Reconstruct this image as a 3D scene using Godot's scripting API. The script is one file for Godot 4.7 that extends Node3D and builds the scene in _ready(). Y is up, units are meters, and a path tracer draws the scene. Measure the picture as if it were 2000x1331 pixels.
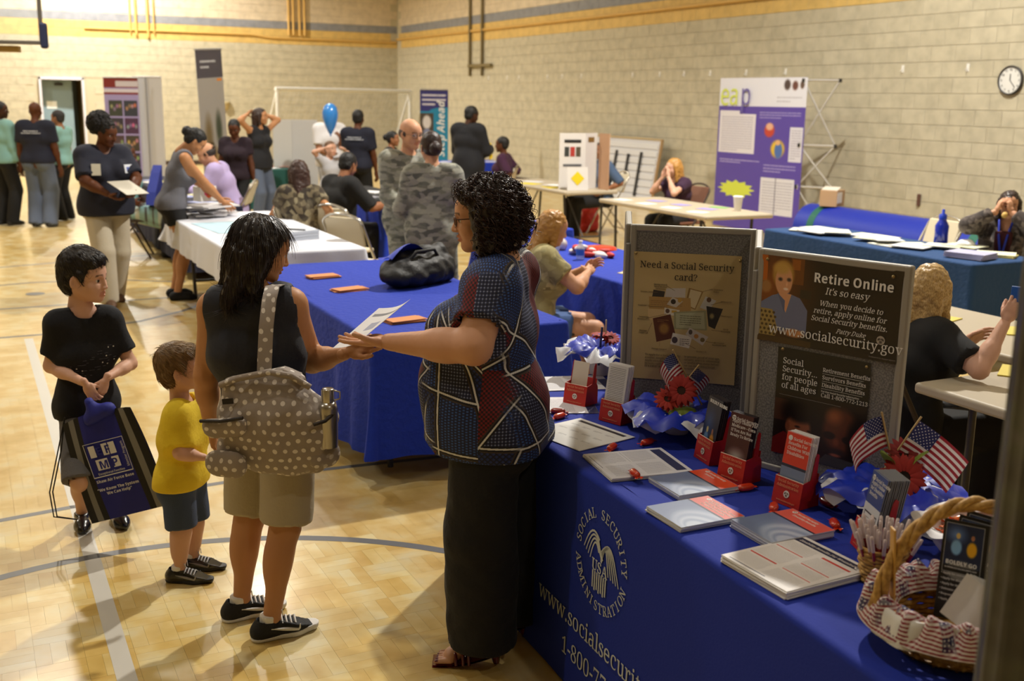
extends Node3D

const WALL_X := 11.34
const WALL_Z := -30.12
var mats := {}
var names := {}
var templates := {}
var rng := RandomNumberGenerator.new()
var fold_noise := FastNoiseLite.new()
var weave: Texture2D
var serif: SystemFont
var serif_bold: SystemFont
var sans: SystemFont
var sans_bold: SystemFont

# ---------------------------------------------------------------- geometry
class Bag:
	var v := PackedVector3Array()
	var n := PackedVector3Array()
	var uv := PackedVector2Array()
	var c := PackedColorArray()
	var i := PackedInt32Array()
	var tint := Color.WHITE

	func put(p: Vector3, q: Vector3, t := Vector2.ZERO) -> int:
		v.append(p); n.append(q); uv.append(t); c.append(tint)
		return v.size() - 1

	func tri(a: int, b: int, d: int) -> void:
		var f := (v[b] - v[a]).cross(v[d] - v[a])
		if f.dot(n[a] + n[b] + n[d]) > 0.0:
			i.append(a); i.append(d); i.append(b)
		else:
			i.append(a); i.append(b); i.append(d)

	func quad(a: Vector3, b: Vector3, d: Vector3, e: Vector3, toward := Vector3.ZERO) -> void:
		var q := (d - a).cross(e - b).normalized()
		if toward != Vector3.ZERO and q.dot(toward) < 0.0:
			q = -q
		var k := put(a, q, Vector2(0, 1)); put(b, q, Vector2(1, 1)); put(d, q, Vector2(1, 0)); put(e, q, Vector2(0, 0))
		tri(k, k + 1, k + 2); tri(k, k + 2, k + 3)

	func poly(pts: Array, q: Vector3) -> void:
		var flat := PackedVector2Array()
		var ax := q.cross(Vector3.UP if absf(q.y) < 0.9 else Vector3.RIGHT).normalized()
		var ay := q.cross(ax)
		var k := v.size()
		for p in pts:
			flat.append(Vector2(p.dot(ax), p.dot(ay)))
			put(p, q)
		var t := Geometry2D.triangulate_polygon(flat)
		for m in range(0, t.size(), 3):
			tri(k + t[m], k + t[m + 1], k + t[m + 2])

	func slab(pts: Array, q: Vector3, deep: float) -> void:
		# a flat outline with thickness: front face along q, back face behind it
		poly(pts, q)
		var back := []
		for p in pts:
			back.append(p - q * deep)
		poly(back, -q)
		var mid := Vector3.ZERO
		for p in pts:
			mid += p
		mid /= pts.size()
		for m in pts.size():
			var a: Vector3 = pts[m]
			var b: Vector3 = pts[(m + 1) % pts.size()]
			var side := (b - a).cross(q).normalized()
			quad(a, b, b - q * deep, a - q * deep, side if side.dot((a + b) * 0.5 - mid) > 0 else -side)

	func box(x: Transform3D, s: Vector3) -> void:
		var h := s * 0.5
		for ax in 3:
			for sg in [-1.0, 1.0]:
				var w := Vector3.ZERO; w[ax] = sg
				var a := Vector3.ZERO; a[(ax + 1) % 3] = 1.0
				var b := Vector3.ZERO; b[(ax + 2) % 3] = 1.0
				quad(x * ((w - a - b) * h), x * ((w + a - b) * h), x * ((w + a + b) * h), x * ((w - a + b) * h), x.basis * w)

	func rbox(x: Transform3D, s: Vector3, r: float, seg := 2) -> void:
		# a box with rounded edges
		r = minf(r, minf(s.x, minf(s.y, s.z)) * 0.499)
		var stops := []
		for m in seg + 1:
			stops.append([-1.0, m / float(seg) - 1.0])
		for m in seg + 1:
			stops.append([1.0, m / float(seg)])
		var core := s * 0.5 - Vector3.ONE * r
		for ax in 3:
			for sg in [-1.0, 1.0]:
				var k := v.size()
				for p in stops:
					for q in stops:
						var base := Vector3.ZERO; base[ax] = sg; base[(ax + 1) % 3] = p[0]; base[(ax + 2) % 3] = q[0]
						var dir := Vector3.ZERO; dir[ax] = sg; dir[(ax + 1) % 3] = p[1]; dir[(ax + 2) % 3] = q[1]
						dir = dir.normalized()
						put(x * (base * core + dir * r), (x.basis * dir).normalized(), Vector2(p[0], q[0]) * 0.5 + Vector2(0.5, 0.5))
				var w: int = stops.size()
				for a in w - 1:
					for b in w - 1:
						tri(k + a * w + b, k + a * w + b + 1, k + a * w + w + b + 1)
						tri(k + a * w + b, k + a * w + w + b + 1, k + a * w + w + b)

	func tube(pts: Array, rad, seg := 8, closed := false) -> void:
		var m: int = pts.size()
		var k := v.size()
		var up := Vector3.ZERO
		for a in m:
			var d: Vector3 = (pts[(a + 1) % m] - pts[(a - 1 + m) % m]) if closed else (pts[mini(a + 1, m - 1)] - pts[maxi(a - 1, 0)])
			d = d.normalized()
			if up == Vector3.ZERO:
				up = d.cross(Vector3.UP if absf(d.y) < 0.9 else Vector3.RIGHT).normalized()
			up = (up - d * up.dot(d)).normalized()
			var side := d.cross(up)
			var r: float = rad if rad is float else rad[a]
			for b in seg:
				var t := TAU * b / seg
				var q := up * cos(t) + side * sin(t)
				put(pts[a] + q * r, q, Vector2(b / float(seg), a / float(m - 1)))
		for a in (m if closed else m - 1):
			for b in seg:
				var c0 := k + a * seg + b
				var c1 := k + a * seg + (b + 1) % seg
				var e := (a + 1) % m - a
				tri(c0, c1, c1 + e * seg)
				tri(c0, c1 + e * seg, c0 + e * seg)
		if not closed:
			for end in [0, m - 1]:
				var d: Vector3 = (pts[0] - pts[1]).normalized() if end == 0 else (pts[m - 1] - pts[m - 2]).normalized()
				var mid := put(pts[end], d)
				for b in seg:
					var p1 := put(v[k + end * seg + b], d)
					var p2 := put(v[k + end * seg + (b + 1) % seg], d)
					tri(mid, p1, p2)

	func lathe(x: Transform3D, prof: Array, seg := 20) -> void:
		# profile of Vector2(radius, height), turned about y
		var k := v.size()
		var m: int = prof.size()
		for a in m:
			var d: Vector2 = (prof[mini(a + 1, m - 1)] - prof[maxi(a - 1, 0)]).normalized()
			for b in seg + 1:
				var t := TAU * b / seg
				var rd := Vector3(cos(t), 0, sin(t))
				put(x * (rd * prof[a].x + Vector3.UP * prof[a].y), (x.basis * (rd * d.y - Vector3.UP * d.x)).normalized(), Vector2(b / float(seg), a / float(m - 1)))
		for a in m - 1:
			for b in seg:
				var c0 := k + a * (seg + 1) + b
				tri(c0, c0 + 1, c0 + seg + 2)
				tri(c0, c0 + seg + 2, c0 + seg + 1)

	func ball(x: Transform3D, seg := 12) -> void:
		var prof := []
		for a in seg + 1:
			var t := PI * a / seg
			prof.append(Vector2(sin(t), -cos(t)))
		lathe(x, prof, seg * 2)

	func sheet(nx: int, ny: int, f: Callable) -> void:
		# a smooth grid of points f(s, t) with s, t in 0..1
		var k := v.size()
		for b in ny + 1:
			for a in nx + 1:
				put(f.call(a / float(nx), b / float(ny)), Vector3.ZERO, Vector2(a / float(nx), b / float(ny)))
		for b in ny:
			for a in nx:
				var c0 := k + b * (nx + 1) + a
				for t in [[c0, c0 + 1, c0 + nx + 2], [c0, c0 + nx + 2, c0 + nx + 1]]:
					var q := (v[t[2]] - v[t[0]]).cross(v[t[1]] - v[t[0]])
					for m in t:
						n[m] += q
					i.append_array(PackedInt32Array(t))
		for m in range(k, v.size()):
			n[m] = n[m].normalized()

	func add(o: Bag, x: Transform3D) -> void:
		var k := v.size()
		var turn := x.basis.inverse().transposed()
		var flip := x.basis.determinant() < 0.0
		for m in o.v.size():
			v.append(x * o.v[m])
			n.append((turn * o.n[m]).normalized())
		uv.append_array(o.uv); c.append_array(o.c)
		for m in range(0, o.i.size(), 3):
			i.append(k + o.i[m]); i.append(k + o.i[m + (2 if flip else 1)]); i.append(k + o.i[m + (1 if flip else 2)])

	func mesh(material: Material) -> ArrayMesh:
		var a := []
		a.resize(Mesh.ARRAY_MAX)
		a[Mesh.ARRAY_VERTEX] = v; a[Mesh.ARRAY_NORMAL] = n; a[Mesh.ARRAY_TEX_UV] = uv; a[Mesh.ARRAY_COLOR] = c; a[Mesh.ARRAY_INDEX] = i
		var m := ArrayMesh.new()
		m.add_surface_from_arrays(Mesh.PRIMITIVE_TRIANGLES, a)
		m.surface_set_material(0, material)
		return m

func cap(a: Vector3, b: Vector3, ra: float, rb: float, k := 0.03) -> Array:
	return [0, a, b, ra, rb, k]
func cuff(a: Vector3, b: Vector3, ra: float, rb: float, k := 0.03) -> Array:
	return [4, a, b, ra, rb, k]        # ends flat at b
func egg(at: Vector3, r: Vector3, k := 0.02, turn := Basis()) -> Array:
	return [1, at, r, turn, 0.0, k]
func dent(at: Vector3, r: Vector3, k := 0.01) -> Array:
	return [3, at, r, Basis(), 0.0, k]
func bore(a: Vector3, b: Vector3, ra: float, rb: float, k := 0.01) -> Array:
	return [2, a, b, ra, rb, k]

# a smooth union of tapered capsules and ellipsoids, meshed as surface nets
func blob(prims: Array, h: float, cuts := [], noise: FastNoiseLite = null, amp := 0.0) -> Bag:
	var lo := Vector3.ONE * 1e6
	var hi := -lo
	for p in prims:
		if p[0] == 2 or p[0] == 3:
			continue
		var r: float = maxf(p[3], p[4]) if p[0] != 1 else maxf(p[2].x, maxf(p[2].y, p[2].z))
		for q in ([p[1], p[2]] if p[0] != 1 else [p[1]]):
			lo = lo.min(q - Vector3.ONE * r)
			hi = hi.max(q + Vector3.ONE * r)
	lo -= Vector3.ONE * (h * 3.0 + amp)
	hi += Vector3.ONE * (h * 3.0 + amp)
	var nx := int((hi.x - lo.x) / h) + 2
	var ny := int((hi.y - lo.y) / h) + 2
	var nz := int((hi.z - lo.z) / h) + 2
	var g := PackedFloat32Array()
	g.resize(nx * ny * nz)
	g.fill(1.0)
	var sxy := nx * ny
	for p in prims:
		var kind: int = p[0]
		var k: float = p[5]
		var a: Vector3 = p[1]
		var pad := k + h * 2.5 + amp
		var b := a
		var ra := 0.0
		var rb := 0.0
		var er := Vector3.ONE
		var turn := Basis()
		var blo: Vector3
		var bhi: Vector3
		if kind == 1 or kind == 3:
			er = p[2]; turn = p[3].inverse()
			var mr := maxf(er.x, maxf(er.y, er.z))
			var reach := er if p[3] == Basis() else Vector3.ONE * mr
			blo = a - reach - Vector3.ONE * pad; bhi = a + reach + Vector3.ONE * pad
		else:
			b = p[2]; ra = p[3]; rb = p[4]
			blo = (a - Vector3.ONE * ra).min(b - Vector3.ONE * rb) - Vector3.ONE * pad
			bhi = (a + Vector3.ONE * ra).max(b + Vector3.ONE * rb) + Vector3.ONE * pad
		var x0 := maxi(0, int((blo.x - lo.x) / h)); var x1 := mini(nx - 1, int((bhi.x - lo.x) / h) + 1)
		var y0 := maxi(0, int((blo.y - lo.y) / h)); var y1 := mini(ny - 1, int((bhi.y - lo.y) / h) + 1)
		var z0 := maxi(0, int((blo.z - lo.z) / h)); var z1 := mini(nz - 1, int((bhi.z - lo.z) / h) + 1)
		var ba := b - a
		var ll := maxf(ba.length_squared(), 1e-9)
		var inv := 1.0 / ll
		var long := sqrt(ll)
		var dr := rb - ra
		var emin := minf(er.x, minf(er.y, er.z))
		var einv := Vector3.ONE / er
		var kinv := 0.25 / k
		var plain_turn := turn == Basis()
		for z in range(z0, z1 + 1):
			var pz := lo.z + z * h - a.z
			for y in range(y0, y1 + 1):
				var py := lo.y + y * h - a.y
				var at := z * sxy + y * nx + x0
				var px := lo.x + x0 * h - a.x
				for x in range(x0, x1 + 1):
					var pa := Vector3(px, py, pz)
					var d: float
					if kind == 0 or kind == 2:
						var t := clampf(pa.dot(ba) * inv, 0.0, 1.0)
						d = (pa - ba * t).length() - ra - dr * t
					elif kind == 4:
						var t := maxf(pa.dot(ba) * inv, 0.0)
						d = (pa - ba * t).length() - ra - dr * minf(t, 1.0)
						if t > 1.0:
							d = maxf(d, (t - 1.0) * long)
					else:
						if not plain_turn:
							pa = turn * pa
						var q := pa * einv
						var ql := q.length()
						d = ql * (ql - 1.0) / maxf((q * einv).length(), 1e-4) if ql > 0.3 else -emin * (1.0 - ql)
					var w := g[at]
					if kind == 2 or kind == 3:
						d = -d
						var m := k - absf(w - d)
						w = maxf(w, d)
						if m > 0.0:
							w += m * m * kinv
					else:
						var m := k - absf(w - d)
						w = minf(w, d)
						if m > 0.0:
							w -= m * m * kinv
					g[at] = w
					at += 1
					px += h
	if cuts or noise:
		var near := h * 3.0 + amp
		for z in nz:
			for y in ny:
				var at := z * sxy + y * nx
				for x in nx:
					var w := g[at]
					if w < near:
						var p := lo + Vector3(x, y, z) * h
						if noise and w > -near:
							w += amp * noise.get_noise_3dv(p)
						for cut in cuts:
							w = maxf(w, p.dot(cut[0]) - cut[1])
						g[at] = w
					at += 1
	var out := Bag.new()
	var ids := PackedInt32Array()
	ids.resize(g.size())
	ids.fill(-1)
	var lim := h * 2.2
	var o := PackedInt32Array([0, 1, nx, nx + 1, sxy, sxy + 1, sxy + nx, sxy + nx + 1])
	var ends := PackedInt32Array([0, 1, 2, 3, 4, 5, 6, 7, 0, 2, 1, 3, 4, 6, 5, 7, 0, 4, 1, 5, 2, 6, 3, 7])
	var corner := [Vector3(0, 0, 0), Vector3(1, 0, 0), Vector3(0, 1, 0), Vector3(1, 1, 0), Vector3(0, 0, 1), Vector3(1, 0, 1), Vector3(0, 1, 1), Vector3(1, 1, 1)]
	var f := PackedFloat32Array()
	f.resize(8)
	for z in nz - 1:
		for y in ny - 1:
			var at := z * sxy + y * nx - 1
			for x in nx - 1:
				at += 1
				var w := g[at]
				if w > lim or w < -lim:
					continue
				var neg := 0
				for m in 8:
					f[m] = g[at + o[m]]
					if f[m] < 0.0:
						neg += 1
				if neg == 0 or neg == 8:
					continue
				var sum := Vector3.ZERO
				var cnt := 0
				for m in range(0, 24, 2):
					var fa := f[ends[m]]
					var fb := f[ends[m + 1]]
					if (fa < 0.0) != (fb < 0.0):
						sum += corner[ends[m]].lerp(corner[ends[m + 1]], fa / (fa - fb))
						cnt += 1
				ids[at] = out.v.size()
				out.v.append(lo + (Vector3(x, y, z) + sum / cnt) * h)
				out.n.append(Vector3(f[1] + f[3] + f[5] + f[7] - f[0] - f[2] - f[4] - f[6], f[2] + f[3] + f[6] + f[7] - f[0] - f[1] - f[4] - f[5], f[4] + f[5] + f[6] + f[7] - f[0] - f[1] - f[2] - f[3]).normalized())
				# quads round the three edges that leave the low corner
				var in0 := f[0] < 0.0
				if y > 0 and z > 0 and in0 != (f[1] < 0.0):
					_quad(out.i, ids[at], ids[at - nx], ids[at - nx - sxy], ids[at - sxy], in0)
				if x > 0 and z > 0 and in0 != (f[2] < 0.0):
					_quad(out.i, ids[at], ids[at - sxy], ids[at - sxy - 1], ids[at - 1], in0)
				if x > 0 and y > 0 and in0 != (f[4] < 0.0):
					_quad(out.i, ids[at], ids[at - 1], ids[at - 1 - nx], ids[at - nx], in0)
	out.uv.resize(out.v.size())
	out.c.resize(out.v.size())
	out.c.fill(Color.WHITE)
	return out

func _quad(i: PackedInt32Array, a: int, b: int, c: int, d: int, turn: bool) -> void:
	if a < 0 or b < 0 or c < 0 or d < 0:
		return
	if turn:
		i.append_array(PackedInt32Array([a, c, b, a, d, c]))
	else:
		i.append_array(PackedInt32Array([a, b, c, a, c, d]))

# ---------------------------------------------------------------- materials
func mat(c: Color, rough := 0.8, o := {}) -> StandardMaterial3D:
	var key := str(c, rough, o)
	if not mats.has(key):
		var m := StandardMaterial3D.new()
		m.albedo_color = c
		m.roughness = rough
		m.metallic = o.get("metal", 0.0)
		m.metallic_specular = o.get("spec", 0.5)
		if o.has("weave"):
			m.normal_enabled = true
			m.normal_texture = weave
			m.normal_scale = o.weave
			m.uv1_triplanar = true
			m.uv1_scale = Vector3.ONE * o.get("scale", 6.0)
		if o.has("coat"):
			m.clearcoat_enabled = true
			m.clearcoat = o.coat
			m.clearcoat_roughness = o.get("coat_rough", 0.1)
		if o.has("glow"):
			m.emission_enabled = true
			m.emission = o.get("glow_color", c)
			m.emission_energy_multiplier = o.glow
		if o.has("vcol"):
			m.vertex_color_use_as_albedo = true
		if o.has("alpha"):
			m.transparency = BaseMaterial3D.TRANSPARENCY_ALPHA
			m.albedo_color.a = o.alpha
		if o.has("back"):
			m.backlight_enabled = true
			m.backlight = o.back
		if o.has("tex"):
			m.albedo_texture = o.tex
			if o.has("tri"):
				m.uv1_triplanar = true
				m.uv1_scale = Vector3.ONE * o.tri
				m.uv1_triplanar_sharpness = o.get("sharp", 2.0)
				if o.has("world"):
					m.uv1_world_triplanar = true
		if o.has("rim"):
			m.rim_enabled = true
			m.rim = o.rim
		if o.has("sss"):
			m.subsurf_scatter_enabled = true
			m.subsurf_scatter_strength = o.sss
		mats[key] = m
	return mats[key]

func rgb8(r: int, g: int, b: int) -> Color:
	return Color8(r, g, b)

func cloth(r: int, g: int, b: int, weave_depth := 0.5) -> StandardMaterial3D:
	return mat(Color8(r, g, b), 0.9, {"weave": weave_depth, "rim": 0.15})

# ---------------------------------------------------------------- naming
func numbered(called: String) -> String:
	var k: int = names.get(called, 0)
	names[called] = k + 1
	return called if k == 0 else "%s_%03d" % [called, k]

func tag(o: Node3D, label: String, category: String, group := "") -> Node3D:
	o.set_meta("label", label)
	o.set_meta("category", category)
	if group:
		o.set_meta("group", group)
	return o

func thing(called: String, label: String, category: String, x := Transform3D(), group := "") -> Node3D:
	var o := Node3D.new()
	o.name = numbered(called)
	add_child(o)
	o.transform = x
	return tag(o, label, category, group)

func obj(called: String, m, material: Material, parent: Node = self, x := Transform3D()) -> MeshInstance3D:
	var o := MeshInstance3D.new()
	o.name = numbered(called) if parent == self else called
	o.mesh = m.mesh(material) if m is Bag else m
	if material and not m is Bag:
		o.material_override = material
	parent.add_child(o, true)
	o.transform = x
	return o

func struct(called: String, m, material: Material, parent: Node = self, x := Transform3D()) -> MeshInstance3D:
	var o := obj(called, m, material, parent, x)
	if parent == self:
		o.set_meta("kind", "structure")
	return o

func at(x: float, y: float, z: float, turn := 0.0) -> Transform3D:
	return Transform3D(Basis(Vector3.UP, turn), Vector3(x, y, z))

func boxed(s: Vector3, r := 0.0, x := Transform3D()) -> Bag:
	var b := Bag.new()
	if r > 0.0:
		b.rbox(x, s, r)
	else:
		b.box(x, s)
	return b

func rod(a: Vector3, b: Vector3, r: float, seg := 8) -> Bag:
	var t := Bag.new()
	t.tube([a, b], r, seg)
	return t

# ---------------------------------------------------------------- print: lettering and painted pictures
func letters(s: String, high: float, m: Material, parent: Node, x: Transform3D, font: Font = null, align := HORIZONTAL_ALIGNMENT_LEFT, slant := 0.0, called := "lettering", gap := 0.0) -> MeshInstance3D:
	# high: cap height in metres; the writing stands on x's origin, reads along x's x axis and faces x's z axis
	var t := TextMesh.new()
	t.text = s
	t.font = font if font else serif
	t.font_size = 32
	t.pixel_size = high / 23.0
	t.depth = 0.0006
	t.curve_step = 2.0
	t.horizontal_alignment = align
	t.vertical_alignment = VERTICAL_ALIGNMENT_BOTTOM
	t.line_spacing = gap
	var o := MeshInstance3D.new()
	o.name = called
	o.mesh = t
	o.material_override = m
	parent.add_child(o, true)
	var k := Basis(Vector3(1, 0, 0), Vector3(slant, 1, 0), Vector3(0, 0, 1))
	o.transform = x * Transform3D(k, Vector3(0, -high * 0.42, 0))
	return o

func paint(w: int, h: int, ground: Color, shapes: Array) -> ImageTexture:
	# shapes: ["e", cx, cy, rx, ry, colour, soft, turn] ellipse; ["p", points, colour] polygon; ["r", x, y, w, h, colour]; ["g", colour_top, colour_bottom]; ["t", x, y, w, h, rows, colour] lines of small print; all in 0..1 of the picture, y down
	var im := Image.create(w, h, false, Image.FORMAT_RGBA8)
	im.fill(ground)
	var pr := RandomNumberGenerator.new()
	pr.seed = 7
	for s in shapes:
		match s[0]:
			"r":
				im.fill_rect(Rect2i(int(s[1] * w), int(s[2] * h), maxi(1, int(s[3] * w)), maxi(1, int(s[4] * h))), s[5])
			"t":
				var rows: int = s[5]
				for k in rows:
					var y := int((s[2] + s[4] * (k + 0.25) / rows) * h)
					var x := int(s[1] * w)
					var stop := int((s[1] + s[3] * (1.0 if k < rows - 1 else 0.55)) * w)
					while x < stop:
						var run := mini(pr.randi_range(2, 7) * w / 256 + 1, stop - x)
						im.fill_rect(Rect2i(x, y, run, maxi(1, int(s[4] * h / rows * 0.42))), s[6])
						x += run + maxi(1, w / 256)
			"e":
				var cx: float = s[1] * w; var cy: float = s[2] * h; var rx: float = s[3] * w; var ry: float = s[4] * h
				var soft: float = s[6] if s.size() > 6 else 0.05
				var tn: float = s[7] if s.size() > 7 else 0.0
				var big := maxf(rx, ry)
				var cs := cos(tn); var sn := sin(tn)
				for y in range(maxi(0, int(cy - big)), mini(h, int(cy + big) + 1)):
					for x in range(maxi(0, int(cx - big)), mini(w, int(cx + big) + 1)):
						var dx := x - cx; var dy := y - cy
						var d := Vector2((dx * cs + dy * sn) / rx, (dy * cs - dx * sn) / ry).length()
						if d < 1.0:
							im.set_pixel(x, y, im.get_pixel(x, y).lerp(s[5], clampf((1.0 - d) / soft, 0.0, 1.0) * s[5].a))
			"p":
				var pts := PackedVector2Array()
				for p in s[1]:
					pts.append(Vector2(p[0] * w, p[1] * h))
				var lo := pts[0]; var hi := pts[0]
				for p in pts:
					lo = lo.min(p); hi = hi.max(p)
				for y in range(maxi(0, int(lo.y)), mini(h, int(hi.y) + 1)):
					for x in range(maxi(0, int(lo.x)), mini(w, int(hi.x) + 1)):
						if Geometry2D.is_point_in_polygon(Vector2(x + 0.5, y + 0.5), pts):
							im.set_pixel(x, y, im.get_pixel(x, y).lerp(s[2], s[2].a))
	return ImageTexture.create_from_image(im)

func print_mat(t: Texture2D, rough := 0.5) -> StandardMaterial3D:
	return mat(Color.WHITE, rough, {"tex": t})

func noise_tex(size: int, freq: float, ramp: Array, kind := FastNoiseLite.TYPE_SIMPLEX_SMOOTH, octaves := 3, stretch := Vector2.ONE, sd := 1) -> ImageTexture:
	# ramp: [[stop, colour], ...] with hard or soft steps
	var nz := FastNoiseLite.new()
	nz.noise_type = kind
	nz.frequency = freq
	nz.fractal_octaves = octaves
	nz.seed = sd
	if kind == FastNoiseLite.TYPE_CELLULAR:
		nz.cellular_return_type = FastNoiseLite.RETURN_CELL_VALUE
		nz.domain_warp_enabled = true
		nz.domain_warp_amplitude = 14.0
		nz.domain_warp_frequency = 0.03
	var gr := Gradient.new()
	gr.offsets = PackedFloat32Array(ramp.map(func(r): return r[0]))
	gr.colors = PackedColorArray(ramp.map(func(r): return r[1]))
	var src := nz.get_seamless_image(size, size)
	var im := Image.create(size, size, false, Image.FORMAT_RGB8)
	for y in size:
		for x in size:
			im.set_pixel(x, y, gr.sample(src.get_pixel(int(x * stretch.x) % size, int(y * stretch.y) % size).r))
	return ImageTexture.create_from_image(im)

# ---------------------------------------------------------------- people
# heads and hands are modelled once and set on each body; uv.x of a template says what a vertex is: 0 skin, 1 lip, 2 brow, 3 white of the eye, 4 iris
func head_template(child: bool, h: float, open_mouth := false) -> Bag:
	var key := str("head", child, h, open_mouth)
	if templates.has(key):
		return templates[key]
	var j := 0.0 if not child else 1.0
	var prims := [
		egg(Vector3(0, 0.032, -0.014), Vector3(0.074, 0.084, 0.094), 0.02),
		egg(Vector3(0, -0.03, 0.022), Vector3(0.060 + 0.004 * j, 0.078 - 0.008 * j, 0.068), 0.03),
		egg(Vector3(0, 0.03, 0.045), Vector3(0.058, 0.05, 0.045), 0.03),
		cap(Vector3(-0.05, -0.045, -0.005), Vector3(-0.018, -0.092 + 0.01 * j, 0.058), 0.018, 0.017, 0.03),
		cap(Vector3(0.05, -0.045, -0.005), Vector3(0.018, -0.092 + 0.01 * j, 0.058), 0.018, 0.017, 0.03),
		egg(Vector3(0, -0.094 + 0.01 * j, 0.068), Vector3(0.02, 0.017, 0.016), 0.02),
		egg(Vector3(-0.04, -0.034, 0.058), Vector3(0.024, 0.024, 0.022), 0.025),
		egg(Vector3(0.04, -0.034, 0.058), Vector3(0.024, 0.024, 0.022), 0.025),
		cap(Vector3(-0.046, 0.02, 0.066), Vector3(-0.014, 0.017, 0.082), 0.009, 0.009, 0.012),
		cap(Vector3(0.046, 0.02, 0.066), Vector3(0.014, 0.017, 0.082), 0.009, 0.009, 0.012),
		dent(Vector3(-0.031, -0.001, 0.094), Vector3(0.017, 0.011, 0.017), 0.012),
		dent(Vector3(0.031, -0.001, 0.094), Vector3(0.017, 0.011, 0.017), 0.012),
		cap(Vector3(0, 0.008, 0.084), Vector3(0, -0.03, 0.102 - 0.006 * j), 0.008, 0.0105, 0.01),
		egg(Vector3(0, -0.035, 0.103 - 0.006 * j), Vector3(0.011, 0.009, 0.010), 0.006),
		egg(Vector3(-0.011, -0.037, 0.094), Vector3(0.008, 0.007, 0.010), 0.006),
		egg(Vector3(0.011, -0.037, 0.094), Vector3(0.008, 0.007, 0.010), 0.006),
		cap(Vector3(-0.018, -0.061, 0.082), Vector3(0, -0.058, 0.092), 0.004, 0.006, 0.006),
		cap(Vector3(0.018, -0.061, 0.082), Vector3(0, -0.058, 0.092), 0.004, 0.006, 0.006),
		cap(Vector3(-0.017, -0.063, 0.081), Vector3(0, -0.069, 0.089), 0.004, 0.007, 0.006),
		cap(Vector3(0.017, -0.063, 0.081), Vector3(0, -0.069, 0.089), 0.004, 0.007, 0.006),
		dent(Vector3(0, -0.0635, 0.098), Vector3(0.018, 0.0022, 0.011), 0.003),
		egg(Vector3(-0.077, -0.012, -0.008), Vector3(0.007, 0.031, 0.018), 0.006, Basis(Vector3.UP, 0.45)),
		egg(Vector3(0.077, -0.012, -0.008), Vector3(0.007, 0.031, 0.018), 0.006, Basis(Vector3.UP, -0.45)),
		dent(Vector3(-0.084, -0.012, -0.002), Vector3(0.006, 0.016, 0.008), 0.004),
		dent(Vector3(0.084, -0.012, -0.002), Vector3(0.006, 0.016, 0.008), 0.004),
		cap(Vector3(0, -0.05, -0.02), Vector3(0, -0.17, -0.035), 0.048 - 0.006 * j, 0.05 - 0.006 * j, 0.03),
	]
	var b := blob(prims, h)
	for k in b.v.size():
		var p := b.v[k]
		var id := 0.0
		if p.z > 0.076 and absf(p.x) < 0.023 and p.y < -0.0535 and p.y > -0.0765:
			id = 1.0
		elif p.z > 0.05 and absf(p.x) > 0.014 and absf(p.x) < 0.05 and absf(p.y - 0.0235 + absf(absf(p.x) - 0.028) * 0.16) < 0.0034:
			id = 2.0
		b.uv[k] = Vector2(id, 0)
	for sx in [-1.0, 1.0]:
		var e := Bag.new()
		e.ball(Transform3D(Basis(Vector3.RIGHT, PI / 2).scaled(Vector3.ONE * 0.0135), Vector3(0.031 * sx, -0.002, 0.0715)), 10)
		for k in e.v.size():
			e.uv[k] = Vector2(0.0 if e.n[k].y > 0.42 or e.n[k].y < -0.5 else (4.0 if e.n[k].z > 0.80 else 3.0), 0)
		b.add(e, Transform3D())
	templates[key] = b
	return b

# a right hand: wrist at the origin, fingers along +y, palm towards +z, thumb towards +x (mirrored for the left)
func hand_template(curl: float, spread: float, thumb: float, h: float) -> Bag:
	var key := str("hand", curl, spread, thumb, h)
	if templates.has(key):
		return templates[key]
	var prims := [
		cap(Vector3(0, -0.03, 0), Vector3(0, 0.012, 0), 0.024, 0.023, 0.02),
		egg(Vector3(0.002, 0.05, 0), Vector3(0.038, 0.05, 0.016), 0.015),
		egg(Vector3(0.022, 0.03, 0.010), Vector3(0.016, 0.03, 0.014), 0.012),
		egg(Vector3(-0.024, 0.035, 0.008), Vector3(0.013, 0.03, 0.013), 0.012),
	]
	var long := [0.078, 0.086, 0.08, 0.062]
	for f in 4:
		var x := 0.029 - f * 0.019
		var p := Vector3(x, 0.088 - absf(f - 1.2) * 0.005, 0)
		prims.append(cap(Vector3(x * 0.8, 0.05, 0), p, 0.0105, 0.0095, 0.008))
		var a: float = spread * (1.4 - f) * 0.5
		var bend := 0.0
		var seg := [0.45, 0.3, 0.25]
		var r := 0.0092 if f < 3 else 0.008
		for s in 3:
			bend += curl * [0.7, 1.0, 0.7][s] * (1.0 + 0.12 * f)
			var d := Vector3(sin(a) * cos(bend), cos(a) * cos(bend), sin(bend))
			var q: Vector3 = p + d * long[f] * seg[s]
			prims.append(cap(p, q, r, r * 0.9, 0.004))
			p = q
			r *= 0.92
	var tb := Vector3(0.026, 0.02, 0.008)
	var td := Vector3(0.75 * (1.0 - thumb * 0.6), 0.72, 0.25 + 0.75 * thumb).normalized()
	var t1 := tb + td * 0.036
	var td2 := (td + Vector3(-0.3 * thumb, 0.3, 0.15 + thumb * 0.25)).normalized()
	var t2 := t1 + td2 * 0.03
	prims.append(cap(tb, t1, 0.014, 0.011, 0.008))
	prims.append(cap(t1, t2, 0.011, 0.0102, 0.004))
	prims.append(cap(t2, t2 + td2.lerp(Vector3.UP, 0.3).normalized() * 0.022, 0.010, 0.0085, 0.004))
	var b := blob(prims, h)
	templates[key] = b
	return b

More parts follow.
